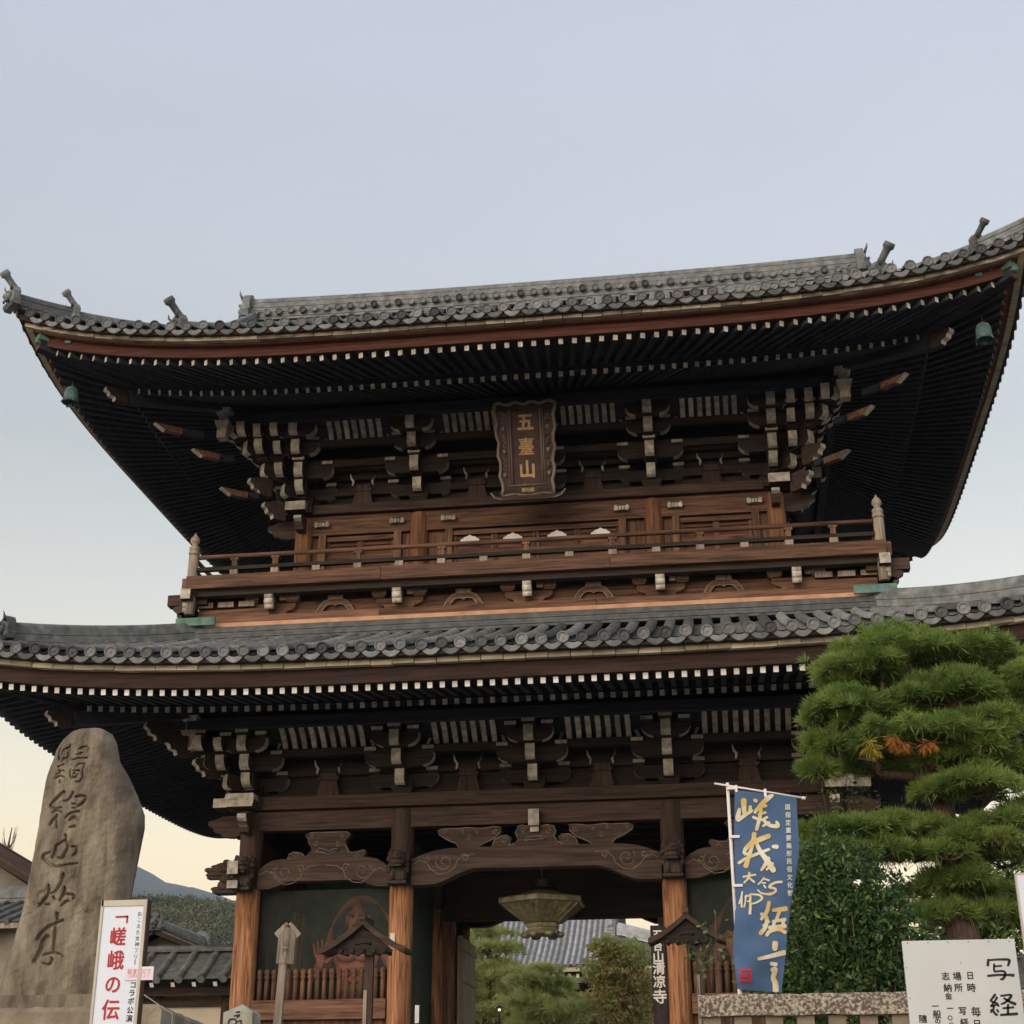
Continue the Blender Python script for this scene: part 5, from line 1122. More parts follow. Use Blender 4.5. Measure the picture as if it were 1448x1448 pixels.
g = post_fence('stone_fence', 'weathered stone rail fence running back from the monument', (a[0], -15.3), (b_[0]+.05, -10.6), a[2], 1.2, .17, .24, .15, .14, ['stone_fence', 'stone_fence'])
a0 = at(0, 1424, -15.3); g = post_fence('stone_fence', 'front stone rail fence below the carved standing stone', (a0[0]-1.2, -15.3), (a[0]-.15, -15.3), a[2]-.02, 1.2, .17, .24, .15, .14, ['stone_fence', 'stone_fence'])
# pointed guide stone
p = at(344, 1420, -10.4); PS = thing('guide_stone', 'pale pointed stone post with carved cursive letters by the left corner column', 'stone post', (p[0]-.005, -10.4, 1.2)); hh = p[2]-1.2
m = MB().box((0, 0, (hh-.10)/2), (.335, .32, hh-.10)); m.add([(-.168, -.16, hh-.10), (.168, -.16, hh-.10), (.168, .16, hh-.10), (-.168, .16, hh-.10), (0, 0, hh+.0)], [(0, 1, 4), (1, 2, 4), (2, 3, 4), (3, 0, 4)]); m.build('pillar', 'stone_pale', PS)
m = MB()
for st in ([(-.02, -.10, .02), (.02, -.095, .02)], [(-.04, -.14, .018), (.02, -.13, .02), (-.01, -.16, .016)], [(-.10, -.22, .02), (-.09, -.18, .024), (-.03, -.175, .02), (-.01, -.21, .02), (-.05, -.245, .02)], [(.0, -.2, .014), (.04, -.19, .02), (.04, -.23, .018), (.0, -.235, .014)], [(-.06, -.3, .02), (.03, -.29, .02)], [(-.05, -.36, .02), (0, -.33, .02), (.05, -.38, .018)]): brush(m, st, lambda x, z: (x, -.163, hh+z))
m.build('lettering', 'ink_black', PS)
# ================================================================ event sign board at the left
ps = at(145, 1274, -18.5); pb = at(212, 1274, -18.5); w = pb[0]-ps[0]
EV = thing('event_sign', 'tall narrow white sign board with red lettering before the standing stone', 'sign board', (ps[0]+w/2, -18.5, 0), R(0)); zt = ps[2]
MB().box((-.006, 0, zt-.97), (w-.03, .02, 1.9)).build('panel', 'sign_white', EV)
for nm, c, d in (('frame', (-.012, 0, zt-.018), (w-.03, .035, .036)), ('frame', (-w/2+.008, 0, zt-.96), (.016, .035, 1.92)), ('frame', (w/2-.020, 0, zt-.96), (.020, .04, 1.92))): MB().box(c, d).build(nm, 'sign_frame', EV)
MB().box((w/2-.006, .012, zt-.96), (.008, .05, 1.92)).build('edge', 'wood_umber_z', EV)
def sg(px, py): p = at(px, py, -18.5); return p[0]-EV.location.x, p[2]
K1 = lambda a, b: sg(140+a/8.14, 1270+b/8.14)
m = MB(); yy = -.0125
for ch, a, b, s_ in (('嵯', 208, 440, .118), ('峨', 182, 715, .122), ('の', 145, 1000, .118), ('伝', 120, 1285, .128)): x, z = K1(a, b); c = MB(); letter(c, ch, x+.012, z, s_, y=yy, bold=.0022, sx=.92); c.build('red_character', 'print_red', EV)
x0, z0 = K1(180, 210); x1, z1 = K1(345, 205); x2, z2 = K1(325, 280); m.add([(x0+.012, yy, z0), (x1, yy, z0+.002), (x1, yy, z0-.011), (x0+.012, yy, z0-.011)], [(0, 1, 2, 3)]).add([(x1, yy, z0), (x1, yy, z2-.005), (x1-.011, yy, z2-.005), (x1-.011, yy, z0)], [(0, 1, 2, 3)])
x, z = K1(120, 1600); letter(m, '説', x+.015, z, .12, y=yy, bold=.002); m.build('red_lettering', 'print_red', EV)
m = MB()
for k, ch in enumerate('おこえた女神フリ'): x, z = K1(458-7*k, 185+70*k); letter(m, ch, x+.012, z, .031, y=yy)
x, z = K1(400, 740); m.add([(x+.010, yy, z-.015), (x+.014, yy, z-.015), (x+.014, yy, z+.015), (x+.010, yy, z+.015)], [(0, 1, 2, 3)])
for ch, a, b in (('コ', 378, 1003), ('ラ', 365, 1095), ('ボ', 355, 1185), ('公', 345, 1290), ('演', 333, 1385)): x, z = K1(a, b); letter(m, ch, x+.012, z, .044, y=yy, bold=.0006)
m.build('black_lettering', 'ink_black', EV)
x0, z0 = K1(285, 955); x1, z1 = K1(622, 785); m = MB().box(((x0+x1)/2+.012, -.016, (z0+z1)/2), (x1-x0, .003, z1-z0-.004)); st = m.build('sticker', 'paper_pink', EV)
m = MB(); letter(m, '狂言堂にて', (x0+x1)/2+.012, z1-.03, .031, y=-.0185, bold=.0004); letter(m, '13時30分より', (x0+x1)/2+.012, z0+.027, .0235, y=-.0185); m.build('lettering', 'print_pink', st)
for sx in (-1, 1): MB().box((sx*(w/2-.05), .03, (zt-1.9)/2+.35), (.03, .03, zt-1.2)).build('leg', 'sign_frame', EV)
MB().box((0, .0, .04), (w+.1, .4, .08)).build('foot', 'black_iron', EV)
a = K1(505, 1110); b = K1(650, 1290); MB().tube([(a[0], .02, a[1]), (b[0], .30, b[1]), (b[0], .31, b[1]-.8)], .003, n=5).build('tie_cord', 'white_plastic', EV)
# ================================================================ notice boards at the right
def wb(px, py): p = at(px, py, -19); return p[0], p[2]
x0, z0 = wb(1275, 1331); x1, z1 = wb(1434, 1329)
NB = thing('notice_board', 'square white painted notice board with hand-brushed black characters', 'sign board', ((x0+x1)/2, -19, 0)); cx = NB.location.x
MB().box((0, 0, z0-.45), (x1-x0, .02, .9)).build('panel', 'painted_board', NB)
for sx in (-1, 1): MB().box((sx*(x1-x0)*.40, .03, (z0-.1)/2), (.045, .04, z0-.1)).build('leg', 'wood_grey_z', NB)
m = MB()
for k in range(6): m.lathe([(.003, -.0125), (.003, -.0105)], c=(-(x1-x0)/2+.03+k*(x1-x0-.06)/5, 0, z0-.012), n=6, ax='x') if False else m.box((-(x1-x0)/2+.03+k*(x1-x0-.06)/5, -.011, z0-.012), (.006, .003, .006))
for zz in (.14, .3): m.box((-(x1-x0)/2+.012, -.011, z0-zz), (.006, .003, .006))
m.box((0.0, -.011, z0-.12), (.006, .003, .006)); m.build('nail_head', 'wood_grey_z', NB)
K8 = lambda a, b: (lambda p: (p[0]-cx, p[1]))(wb(1260+a/7.70, 1300+b/7.70))
m = MB(); fnb = lambda a, b: (K8(a, b)[0], -.0115, K8(a, b)[1])
BIGS = [[(1055, 440, 22), (1050, 505, 26)], [(1050, 448, 18), (1160, 440, 20), (1275, 442, 24), (1280, 475, 26), (1268, 510, 18)], [(1120, 490, 20), (1118, 550, 20), (1125, 575, 14)], [(1115, 515, 16), (1200, 508, 18)], [(1120, 572, 16), (1190, 565, 20), (1235, 575, 20), (1235, 620, 26), (1205, 655, 24), (1185, 650, 12)], [(1050, 618, 22), (1150, 608, 22), (1250, 606, 22), (1330, 612, 30)],
 [(1130, 820, 24), (1105, 855, 22), (1080, 885, 18)], [(1080, 890, 18), (1140, 915, 20)], [(1150, 850, 22), (1125, 895, 18), (1085, 945, 18)], [(1080, 950, 16), (1150, 930, 18)], [(1150, 910, 16), (1165, 945, 22)], [(1115, 945, 20), (1112, 1005, 22), (1150, 1045, 22)], [(1090, 985, 22), (1085, 1015, 18)], [(1150, 985, 18), (1165, 1010, 20)], [(1190, 835, 18), (1300, 825, 20), (1290, 860, 26), (1240, 905, 22), (1195, 925, 16)], [(1225, 860, 18), (1290, 900, 26), (1350, 925, 30)], [(1215, 970, 18), (1330, 960, 20)], [(1270, 930, 22), (1268, 1035, 22)], [(1190, 1042, 22), (1370, 1030, 28)]]
for part_ in (BIGS[:6], BIGS[6:]):
    m = MB()
    for s_ in part_: brush(m, [(a, b, w_*1.2) for a, b, w_ in s_], fnb, n=5)
    m.build('character', 'ink_black', NB)
# brush() works in picture units here, the mapping to the board is linear
for ch, a, b, s_ in (('日', 858, 615, .043), ('時', 872, 745, .048), ('場', 715, 622, .046), ('所', 730, 745, .046), ('志', 590, 620, .044), ('納', 612, 745, .046), ('金', 622, 835, .038), ('毎', 920, 1005, .052), ('日', 935, 1140, .046), ('写', 775, 1000, .045), ('経', 795, 1125, .046), ('一', 640, 970, .036), ('〇', 640, 1075, .026), ('〇', 655, 1150, .026), ('一', 478, 945, .036), ('般', 497, 1035, .045), ('の', 505, 1110, .032), ('隨', 345, 1085, .044), ('意', 355, 1200, .044)):
    x, z = K8(a, b); m = MB(); letter(m, ch, x, z, s_, y=-.0115, bold=.0009); m.build('character', 'ink_black', NB)
pz = at(1434.5, 1235, -19.6); N2 = thing('notice_board', 'white board cut off by the right edge of the view', 'sign board', (pz[0]+.3, -19.6, 0))
MB().box((0, 0, pz[2]-.5), (.6, .02, 1.0)).build('panel', 'sign_white', N2)
for sx in (-1, 1): MB().box((sx*.24, .03, (pz[2]-.1)/2), (.045, .04, pz[2]-.1)).build('leg', 'wood_grey_z', N2)
for nm, c, d in (('frame', (-.298, -.002, pz[2]-.5), (.006, .028, 1.0)), ('frame', (0, -.002, pz[2]-.003), (.6, .028, .006))): MB().box(c, d).build(nm, 'sign_frame', N2)
# ================================================================ blue banner on a white pole
YB = -14.6
def bn(px, py): p = at(px, py, YB); return p[0], p[2]
xp, zp = bn(1028.5, 1107); BN = thing('banner_flag', 'tall blue cloth banner with pale gold brush characters on a white pole', 'banner', (xp, YB, 1.2)); BZ = 1.2
xb, zb_ = bn(1034, 1405)
MB().tube([(0, 0, 0), (0, 0, 1.75)], .019, n=10).tube([(0, 0, 1.70), (0, 0, zp-BZ)], .0145, n=10).lathe([(.02, 1.68), (.024, 1.70), (.024, 1.76), (.016, 1.79)], n=10).build('pole', 'white_plastic', BN)
a, b = bn(1010, 1108.5), bn(1139, 1129.5); m = MB().tube([(a[0]-xp, -.02, a[1]-BZ), (b[0]-xp, -.02, b[1]-BZ)], .0085, n=8); m.tube([(b[0]-xp-.03, -.02, b[1]-BZ+.005), (b[0]-xp, -.02, b[1]-BZ)], .014, n=8); m.build('cross_bar', 'white_plastic', BN)
# cloth: left and right edges follow the photograph's folds
LE = [(1118, 1039), (1180, 1038), (1250, 1040), (1300, 1039), (1345, 1036), (1365, 1039), (1400, 1043)]; RE = [(1128, 1126), (1160, 1127.5), (1200, 1130), (1235, 1126), (1280, 1118), (1320, 1113), (1350, 1111), (1385, 1107), (1403, 1105)]
def edge(E_, s): ys = np.array([p[0] for p in E_]); xs = np.array([p[1] for p in E_]); y = ys[0]+(ys[-1]-ys[0])*s; return np.interp(y, ys, xs), y
def cloth(s, t):
    """s 0..1 downwards, t 0..1 from the pole outwards -> point on the cloth"""
    (xa, ya), (xc, yc) = edge(LE, s), edge(RE, s); px = xa+(xc-xa)*t; py = ya+(yc-ya)*t
    x, z = bn(px, py); y = .055*math.sin(t*3.4+s*5)*s+.038*math.sin(s*11+t*2.2)*(.2+.8*t)*s+.016*math.sin(s*25+t*5)*s*(1-t*.5)+.006*math.sin(s*47-t*6)*min(1, s*2)
    return (x-xp, y-.025, z-BZ)
nS, nT = 130, 44; V = [cloth(i/nS, j/nT) for i in range(nS+1) for j in range(nT+1)]
m = MB().add(V, [(i*(nT+1)+j, i*(nT+1)+j+1, (i+1)*(nT+1)+j+1, (i+1)*(nT+1)+j) for i in range(nS) for j in range(nT)], 0, True); CL = m.build('cloth', 'banner_blue', BN)
def on_cloth(a, b):
    """zoomed picture position -> point just in front of the cloth (pixels found by their place between the edges)"""
    px, py = 1000+a/3.9375, 1080+b/3.9348; s = (py-1118)/(1400-1118)
    for _ in range(3):
        (xa, ya), (xc, yc) = edge(LE, min(1, max(0, s))), edge(RE, min(1, max(0, s))); t = (px-xa)/(xc-xa); s += (py-(ya+(yc-ya)*t))/282.
    p = cloth(min(1, max(0, s)), min(1, max(0, t))); return (p[0], p[1]-.008, p[2])
m = MB()
for st in (
 [(203, 205, 30), (205, 250, 24), (208, 285, 20)], [(180, 255, 16), (172, 300, 26), (175, 318, 22)], [(180, 312, 18), (210, 290, 18), (250, 262, 16)], [(240, 240, 16), (238, 275, 18)], [(262, 205, 16), (275, 212, 18)], [(365, 178, 14), (340, 195, 24), (300, 232, 22), (265, 275, 16)], [(270, 258, 14), (310, 240, 16), (330, 238, 14)], [(285, 285, 12), (325, 275, 14)], [(300, 240, 16), (295, 290, 18), (275, 370, 18)], [(255, 300, 14), (300, 315, 14), (335, 300, 12)], [(310, 312, 16), (345, 345, 18), (392, 350, 22), (385, 325, 12)], [(310, 350, 12), (345, 330, 14)],
 [(262, 390, 24), (255, 430, 22), (215, 470, 18), (205, 500, 16)], [(345, 405, 24), (290, 425, 26), (240, 450, 18), (210, 485, 16)], [(262, 420, 16), (232, 520, 20), (215, 575, 26)], [(175, 555, 14), (215, 530, 16), (265, 510, 16), (345, 480, 14)], [(258, 400, 14), (290, 480, 20), (330, 540, 26), (370, 600, 28)], [(365, 465, 18), (390, 468, 22)], [(340, 530, 22), (320, 570, 18), (300, 598, 14)], [(330, 595, 12), (365, 560, 14)], [(210, 505, 14), (240, 500, 14)],
 [(200, 632, 10), (270, 622, 10)], [(235, 610, 12), (228, 640, 11), (205, 665, 10)], [(235, 640, 9), (262, 662, 11)],
 [(315, 640, 9), (300, 660, 9), (283, 675, 8)], [(315, 645, 8), (345, 655, 9)], [(305, 668, 7), (325, 668, 7)], [(315, 680, 8), (325, 695, 8)], [(415, 662, 12), (375, 668, 12), (345, 690, 12), (375, 700, 12), (380, 715, 12), (350, 730, 14), (305, 725, 8), (280, 705, 6)],
 [(195, 715, 9), (190, 745, 10), (178, 780, 9)], [(192, 745, 9), (192, 800, 10)], [(215, 735, 8), (212, 775, 8), (205, 800, 8)], [(210, 745, 8), (240, 738, 9), (238, 790, 8)], [(225, 770, 8), (235, 765, 8)], [(240, 730, 9), (290, 735, 11), (305, 755, 12), (280, 775, 9), (245, 785, 8)], [(238, 740, 9), (240, 790, 12), (238, 840, 14)],
 [(345, 775, 18), (330, 830, 20), (300, 870, 16)], [(300, 840, 16), (330, 860, 20), (325, 910, 20), (296, 950, 22)], [(310, 905, 10), (345, 880, 12)], [(365, 820, 16), (440, 808, 26)], [(405, 815, 20), (385, 870, 16)], [(365, 880, 14), (435, 868, 18)], [(375, 880, 16), (365, 920, 18)], [(425, 870, 16), (420, 910, 18)], [(345, 915, 18), (435, 905, 22)], [(330, 960, 16), (350, 935, 20), (400, 925, 16), (435, 940, 20)],
 [(378, 1000, 30), (376, 1035, 26)], [(285, 1092, 16), (340, 1078, 20), (400, 1060, 24), (432, 1052, 26)], [(355, 1115, 18), (385, 1118, 20)], [(360, 1150, 22), (380, 1145, 24), (368, 1190, 24), (380, 1220, 28), (382, 1265, 30)]):
    brush(m, [(a, b, w_*1.12) for a, b, w_ in st], on_cloth, n=5)
m.build('gold_lettering', 'banner_gold', CL)
m = MB()
for k, ch in enumerate('国指定重要無形民俗文化財'):
    Vg, Fg = glyphs(ch, 34, .6); c0 = (448+1.2*k, 247+43.5*k); m.add([on_cloth(c0[0]+v[0]*.9, c0[1]-v[1]) for v in Vg], Fg)
m.build('small_lettering', 'paper_white', CL)
def rect_on(a0, b0, a1, b1): return [on_cloth(a0, b0), on_cloth(a1, b0), on_cloth(a1, b1), on_cloth(a0, b1)]
m = MB()
for st in ([(187, 1150, 14), (187, 1220, 14)], [(240, 1150, 14), (240, 1220, 14)], [(183, 1154, 13), (244, 1154, 13)], [(183, 1215, 13), (244, 1215, 13)], [(206, 1176, 12), (206, 1196, 12)], [(222, 1172, 12), (222, 1200, 12)], [(204, 1186, 10), (226, 1186, 10)]): brush(m, st, on_cloth, n=8)
m.build('red_seal', 'banner_red', CL)
for py in (1115.5, 1184, 1253, 1324, 1397):
    x, z = bn(1029+(py-1107)*.017, py); m = MB().box((x-xp+.035-(x-xp), -.016, z-BZ), (.085, .03, .022)); m.build('loop_strap', 'white_plastic', BN)
x, z = bn(1082, 1122); MB().box((x-xp, -.02, z-BZ), (.022, .02, .07)).build('loop_strap', 'white_plastic', BN)
x, z = bn(1041, 1116); MB().box((x-xp, -.02, z-BZ-.0), (.022, .02, .06)).build('loop_strap', 'white_plastic', BN)
# ================================================================ small tiled roofs (walls and houses)
def tiled_slope(mb, p0, p1, up, rise_, n, rr=.075, wave=True):
    """cover tiles on one slope: eave line p0-p1, 'up' horizontal run vector, rise_"""
    p0, p1, up = Vector(p0), Vector(p1), Vector(up); d = (p1-p0); L_ = d.length; e_ = d.normalized(); top = up+Vector((0, 0, rise_)); nrm = e_.cross(top.normalized()); nrm = nrm if nrm.z > 0 else -nrm
    mb.add([tuple(p0), tuple(p1), tuple(p1+top), tuple(p0+top)], [(0, 1, 2, 3)])
    for k in range(n+1):
        q = p0+d*(k/n); V = []; ns = 5; m_ = max(2, int(top.length/.32))
        for i in range(m_):
            for s, r_ in ((i/m_, rr), ((i+.97)/m_, rr*.86)):
                for j in range(ns+1):
                    th = math.pi*j/ns; V.append(tuple(q+top*s+e_*r_*math.cos(th)+nrm*r_*math.sin(th)))
        mb.add(V, [(i*(ns+1)+j, i*(ns+1)+j+1, (i+1)*(ns+1)+j+1, (i+1)*(ns+1)+j) for i in range(2*m_-1) for j in range(ns)], 0, True)
        o = len(mb.v); V = []
        mb.add([tuple(q+e_*rr*math.cos(t)+nrm*rr*math.sin(t)-top.normalized()*.01) for t in np.linspace(0, 6.283, 10)[:-1]], [tuple(range(9))])
def tile_wall(label, x0, x1, y, zr, zb, run=.95, drop=.62, z_ground=1.2, name='tiled_wall'):
    """plastered precinct wall under its own tiled roof, running along x"""
    g = thing(name, label, 'wall', ((x0+x1)/2, y, z_ground)); L_ = x1-x0; zr -= z_ground; zb -= z_ground
    n = int(L_/.42)
    for s_ in (-1, 1):
        m = MB(); tiled_slope(m, (-L_/2, s_*run, zb), (L_/2, s_*run, zb), (0, -s_*run, 0), drop, n, .085); m.build('roof_slope', 'roof_tile', g)
    ridge([(x, 0, zb+drop-.02) for x in np.linspace(-L_/2, L_/2, 6)], .34, zr-zb-drop-.04, 3, .07).build('ridge', 'roof_tile', g)
    rm = MB().beam((0, -run+.10, zb-.09), (0, 0, zb-.09+drop*.9), .075, .09, 0, cp=1).mesh('rafter', ['wood_dark_y', 'fresh_white'])
    for k in range(n+1): place('rafter', rm, g, (-L_/2+.2+(L_-.4)*k/n, 0, 0))
    MB().box((0, -run*.42, zb-.18), (L_, .14, .16)).build('wall_plate', 'wood_umber_x', g); MB().box((0, -.12, zb-.36), (L_, .12, .16)).build('wall_plate', 'wood_umber_x', g)
    MB().box((0, .02, (zb-.2)/2), (L_, .22, zb-.2)).build('plaster_panel', 'plaster', g)
    for k in range(int(L_/1.35)+1): MB().box((-L_/2+.07+k*1.35, -.12, (zb-.2)/2), (.13, .13, zb-.2)).build('wall_post', 'wood_umber_z', g)
    for k in range(int(L_/1.35)):
        if k % 3 == 1:
            for q in range(9): MB().box((-L_/2+.2+k*1.35+q*.13, -.11, zb-.85), (.035, .03, .55)).build('window_bar', 'wood_dark_z', g)
    return g
tile_wall('dark tile-roofed precinct wall joining the left corner of the gate', -14.5, -5.7, 2.0, 5.15, 4.42)
tile_wall('low tile-roofed precinct wall right of the gate behind the pine', 5.7, 17., 2.0, 4.68, 4.0)
# ---- houses at the left
def gable_house(label, c, w, d, ze, zr, mt, rz=0., ridge_white=False, ry=0):
    g = thing('house', label, 'house', c, rz); ze -= c[2]; zr -= c[2]
    MB().box((0, 0, (ze+.1)/2), (w-1.0, d-1.0, ze+.1)).build('wall', 'old_plaster', g)
    for s_ in (-1, 1):
        m = MB(); tiled_slope(m, (-w/2, s_*d/2, ze), (w/2, s_*d/2, ze), (0, -s_*d/2, 0), zr-ze, int(w/.30), .06); m.build('roof_slope', mt, g)
        MB().box((0, s_*(d/2-.06), ze-.07), (w, .08, .1)).build('eave_board', 'wood_grey_z', g)
    ridge([(x, 0, zr-.04) for x in np.linspace(-w/2, w/2, 5)], .34, .26, 3, .09).build('ridge', 'roof_tile', g)
    for s_ in (-1, 1):
        MB().add([(s_*(w/2-.5), -d/2+.5, ze), (s_*(w/2-.5), d/2-.5, ze), (s_*(w/2-.5), 0, zr-.15)], [(0, 1, 2)]).build('gable', 'old_plaster', g)
        place('ridge_end_tile', oni_plain, g, (s_*(w/2+.05), 0, zr-.05), rz=s_*math.pi/2)
        MB().beam((s_*w/2, -d/2, ze-.02), (s_*w/2, 0, zr-.02), .08, .22).beam((s_*w/2, d/2, ze-.02), (s_*w/2, 0, zr-.02), .08, .22).build('barge_board', 'wood_umber_x', g)
    for k in range(3): f = MB().box((-w*.28+k*w*.28, -d/2+.49, ze-1.0), (1.2, .06, 1.0)).build('window', 'wood_umber_x', g); MB().box((-w*.28+k*w*.28, -d/2+.455, ze-1.0), (1.05, .02, .85)).build('pane', 'black_iron', f)
    return g
gable_house('small grey gabled roof rising behind the tile-roofed wall', (-12.5, 16., 1.2), 4.0, 3.0, 6.5, 7.1, 'roof_tile', rz=R(90))
gable_house('low tiled house at the left edge behind the standing stone', (-13.2, 2., 1.2), 7.4, 4.0, 5.42, 6.1, 'roof_tile')
gable_house('brown-roofed house with a sloping gable behind the low tiled house', (-15.4, 6.5, 1.2), 3., 10., 6.15, 8.9, 'brown_roof', rz=R(90))
# ================================================================ vegetation helpers (numpy)
def tuft_mesh(name, centres, normals, n_needle, length, width, spread, mats, mi=None, rg=rng):
    """needle tufts: thin triangles fanning out around each tuft's axis"""
    C_ = np.repeat(centres, n_needle, 0); Nn = np.repeat(normals, n_needle, 0); k = len(C_)
    d = Nn+rg.normal(size=(k, 3))*spread; d /= np.linalg.norm(d, axis=1)[:, None]
    sd_ = np.cross(d, rg.normal(size=(k, 3))); sd_ /= np.linalg.norm(sd_, axis=1)[:, None]
    L_ = length*rg.uniform(.65, 1.15, k)[:, None]; base = C_+d*L_*.08; droop = np.array([0, 0, -.18])*L_
    mid = base+d*L_*.55; tip = base+d*L_+droop*rg.uniform(0, 1, k)[:, None]
    V = np.empty((k, 4, 3)); V[:, 0] = base; V[:, 1] = mid-sd_*width/2; V[:, 2] = tip; V[:, 3] = mid+sd_*width/2
    F = np.arange(k*4).reshape(k, 4)
    return np_mesh(name, V.reshape(-1, 3), F, mats, None if mi is None else np.repeat(mi, n_needle))
def pad_points(c, r, n, rg=rng, lump=.18, under=.25):
    """tufts over the upper side of a flattened cloud-shaped pad; axis up and outwards"""
    P = rg.normal(size=(n, 3)); P /= np.linalg.norm(P, axis=1)[:, None]; P[:, 2] = np.where(P[:, 2] < -under, -P[:, 2]*.5, P[:, 2])
    f = rg.uniform(.45, 1., n)**.5; ph = rg.uniform(0, 6.28, 4)
    an = np.arctan2(P[:, 1], P[:, 0]); f *= 1+lump*(np.sin(an*3+ph[0])+.7*np.sin(an*5+ph[1])+.6*np.sin(P[:, 2]*6+ph[2]))
    stray = rg.uniform(size=n) < .13; f = np.where(stray, f*rg.uniform(1.02, 1.2, n), f); X = P*f[:, None]*np.array(r); N_ = P*np.array([.8, .8, .55])+np.array([0, 0, .75]); N_ /= np.linalg.norm(N_, axis=1)[:, None]
    return X+np.array(c), N_
def leaf_mesh(name, P, size, mats, mi=None, rg=rng, upb=.4):
    """pointed oval leaves, each a folded pair of quads"""
    k = len(P); n = rg.normal(size=(k, 3))+np.array([0, -.25, upb]); n /= np.linalg.norm(n, axis=1)[:, None]
    a = np.cross(n, rg.normal(size=(k, 3))); a /= np.linalg.norm(a, axis=1)[:, None]; b = np.cross(n, a); s = size*rg.uniform(.6, 1.25, k)[:, None]
    V = np.empty((k, 6, 3)); V[:, 0] = P-a*s; V[:, 1] = P-a*s*.2+b*s*.42+n*s*.12; V[:, 2] = P+a*s*.45+b*s*.34+n*s*.1; V[:, 3] = P+a*s*1.05; V[:, 4] = P+a*s*.45-b*s*.34+n*s*.1; V[:, 5] = P-a*s*.2-b*s*.42+n*s*.12
    o = np.arange(k)[:, None]*6; F = np.concatenate([o+np.array([[0, 3, 2, 1]]), o+np.array([[0, 5, 4, 3]])], 1).reshape(-1, 4)
    return np_mesh(name, V.reshape(-1, 3), F, mats, None if mi is None else np.repeat(mi, 2))
def branch(parent, path, r0, r1, name='branch', mt='bark', n=7):
    P = smooth_line([tuple(p) for p in path], 6); k = len(P); MB().tube([tuple(p) for p in P], [r0+(r1-r0)*i/(k-1) for i in range(k)], n=n).build(name, mt, parent)
# ================================================================ the cloud-pruned pine
YP = -9.
PT = thing('pine_tree', 'large cloud-pruned pine with layered green pads in front of the right eaves', 'tree', (6.15, YP, 1.2)); O = np.array([6.15, YP, 1.2])
def pp(px, py, dy=0.): return at(px, py, YP+dy)-O
branch(PT, [(0.05, 0, 0), (.0, 0, 1.2), (-.02, 0, 2.4), pp(1353, 1290), pp(1345, 1210), pp(1330, 1130), pp(1316, 1082), pp(1304, 1040)], .22, .10, 'trunk', n=12)
branch(PT, [pp(1304, 1040), pp(1315, 1010, -.1), pp(1298, 970), pp(1285, 940)], .10, .04)
BR = [([(1322, 1100), (1265, 1096), (1245, 1092), (1240, 1078), (1215, 1072)], 0, -.5), ([(1330, 1120), (1352, 1080), (1375, 1065), (1400, 1050)], 0, .2), ([(1325, 1105), (1345, 1085), (1372, 1090), (1400, 1088)], 0, -.3), ([(1305, 1030), (1310, 1005), (1340, 985), (1380, 975)], 0, -.4), ([(1302, 1035), (1270, 1010), (1250, 985), (1248, 965)], 0, -.3),
      ([(1345, 1215), (1300, 1190), (1250, 1185), (1200, 1180)], 0, -.6), ([(1348, 1240), (1390, 1200), (1430, 1180), (1470, 1172)], 0, -.2), ([(1350, 1275), (1390, 1270), (1430, 1262)], 0, .3), ([(1340, 1190), (1380, 1140), (1420, 1125)], 0, .4)]
for pts, d0_, d1_ in BR: branch(PT, [pp(a, b, d0_+(d1_-d0_)*i/(len(pts)-1)) for i, (a, b) in enumerate(pts)], .065, .02)
PADS = [(1275, 925, .95, .30, 0, 420), (1215, 945, .55, .26, -.3, 230), (1360, 930, .75, .30, .1, 300), (1425, 945, .62, .32, .3, 240), (1180, 965, .30, .26, -.2, 130), (1265, 965, .5, .2, .6, 150),
        (1195, 1005, .62, .24, -.5, 260), (1155, 1015, .28, .22, -.4, 110), (1255, 1010, .45, .2, -.2, 150), (1345, 985, .72, .26, -.5, 290), (1420, 985, .6, .28, .2, 230),
        (1300, 1040, .85, .22, -.75, 320), (1240, 1045, .4, .2, -.7, 130), (1385, 1025, .6, .22, -.4, 220), (1440, 1020, .45, .25, .1, 160), (1175, 1055, .46, .27, -.3, 200), (1150, 1090, .26, .24, -.3, 110), (1235, 1080, .55, .20, .4, 180), (1300, 1085, .5, .2, .7, 140),
        (1370, 1075, .6, .20, -.3, 190), (1430, 1090, .5, .25, .0, 180), (1375, 1110, .62, .22, -.5, 230), (1330, 1118, .35, .16, -.4, 100),
        (1195, 1178, .6, .2, -.6, 240), (1255, 1172, .65, .18, -.4, 230), (1310, 1172, .45, .17, -.2, 140), (1160, 1205, .42, .22, -.7, 190), (1225, 1205, .6, .18, -.6, 200), (1295, 1208, .6, .15, -.3, 180), (1350, 1195, .4, .15, -.4, 120), (1415, 1165, .6, .15, -.3, 190), (1455, 1150, .4, .25, 0, 120),
        (1340, 1250, .34, .3, -.2, 160), (1385, 1262, .45, .16, .2, 120), (1340, 1295, .42, .26, -.1, 170), (1395, 1290, .55, .22, .2, 180), (1440, 1280, .4, .22, .3, 120), (1385, 1190, .5, .16, -.4, 150), (1300, 1262, .32, .16, .3, 70), (1430, 1215, .4, .12, .4, 70), (1370, 1240, .3, .2, -.4, 110)]
for _ in range(34):                     # small in-between sprays that break up the shelves
    PADS.append((rng.uniform(1165, 1450), rng.uniform(925, 1110), rng.uniform(.2, .34), rng.uniform(.16, .26), rng.uniform(-.7, .3), int(rng.uniform(45, 85))))
for _ in range(12): PADS.append((rng.uniform(1150, 1440), rng.uniform(1168, 1215), rng.uniform(.2, .3), rng.uniform(.14, .2), rng.uniform(-.7, .2), 50))
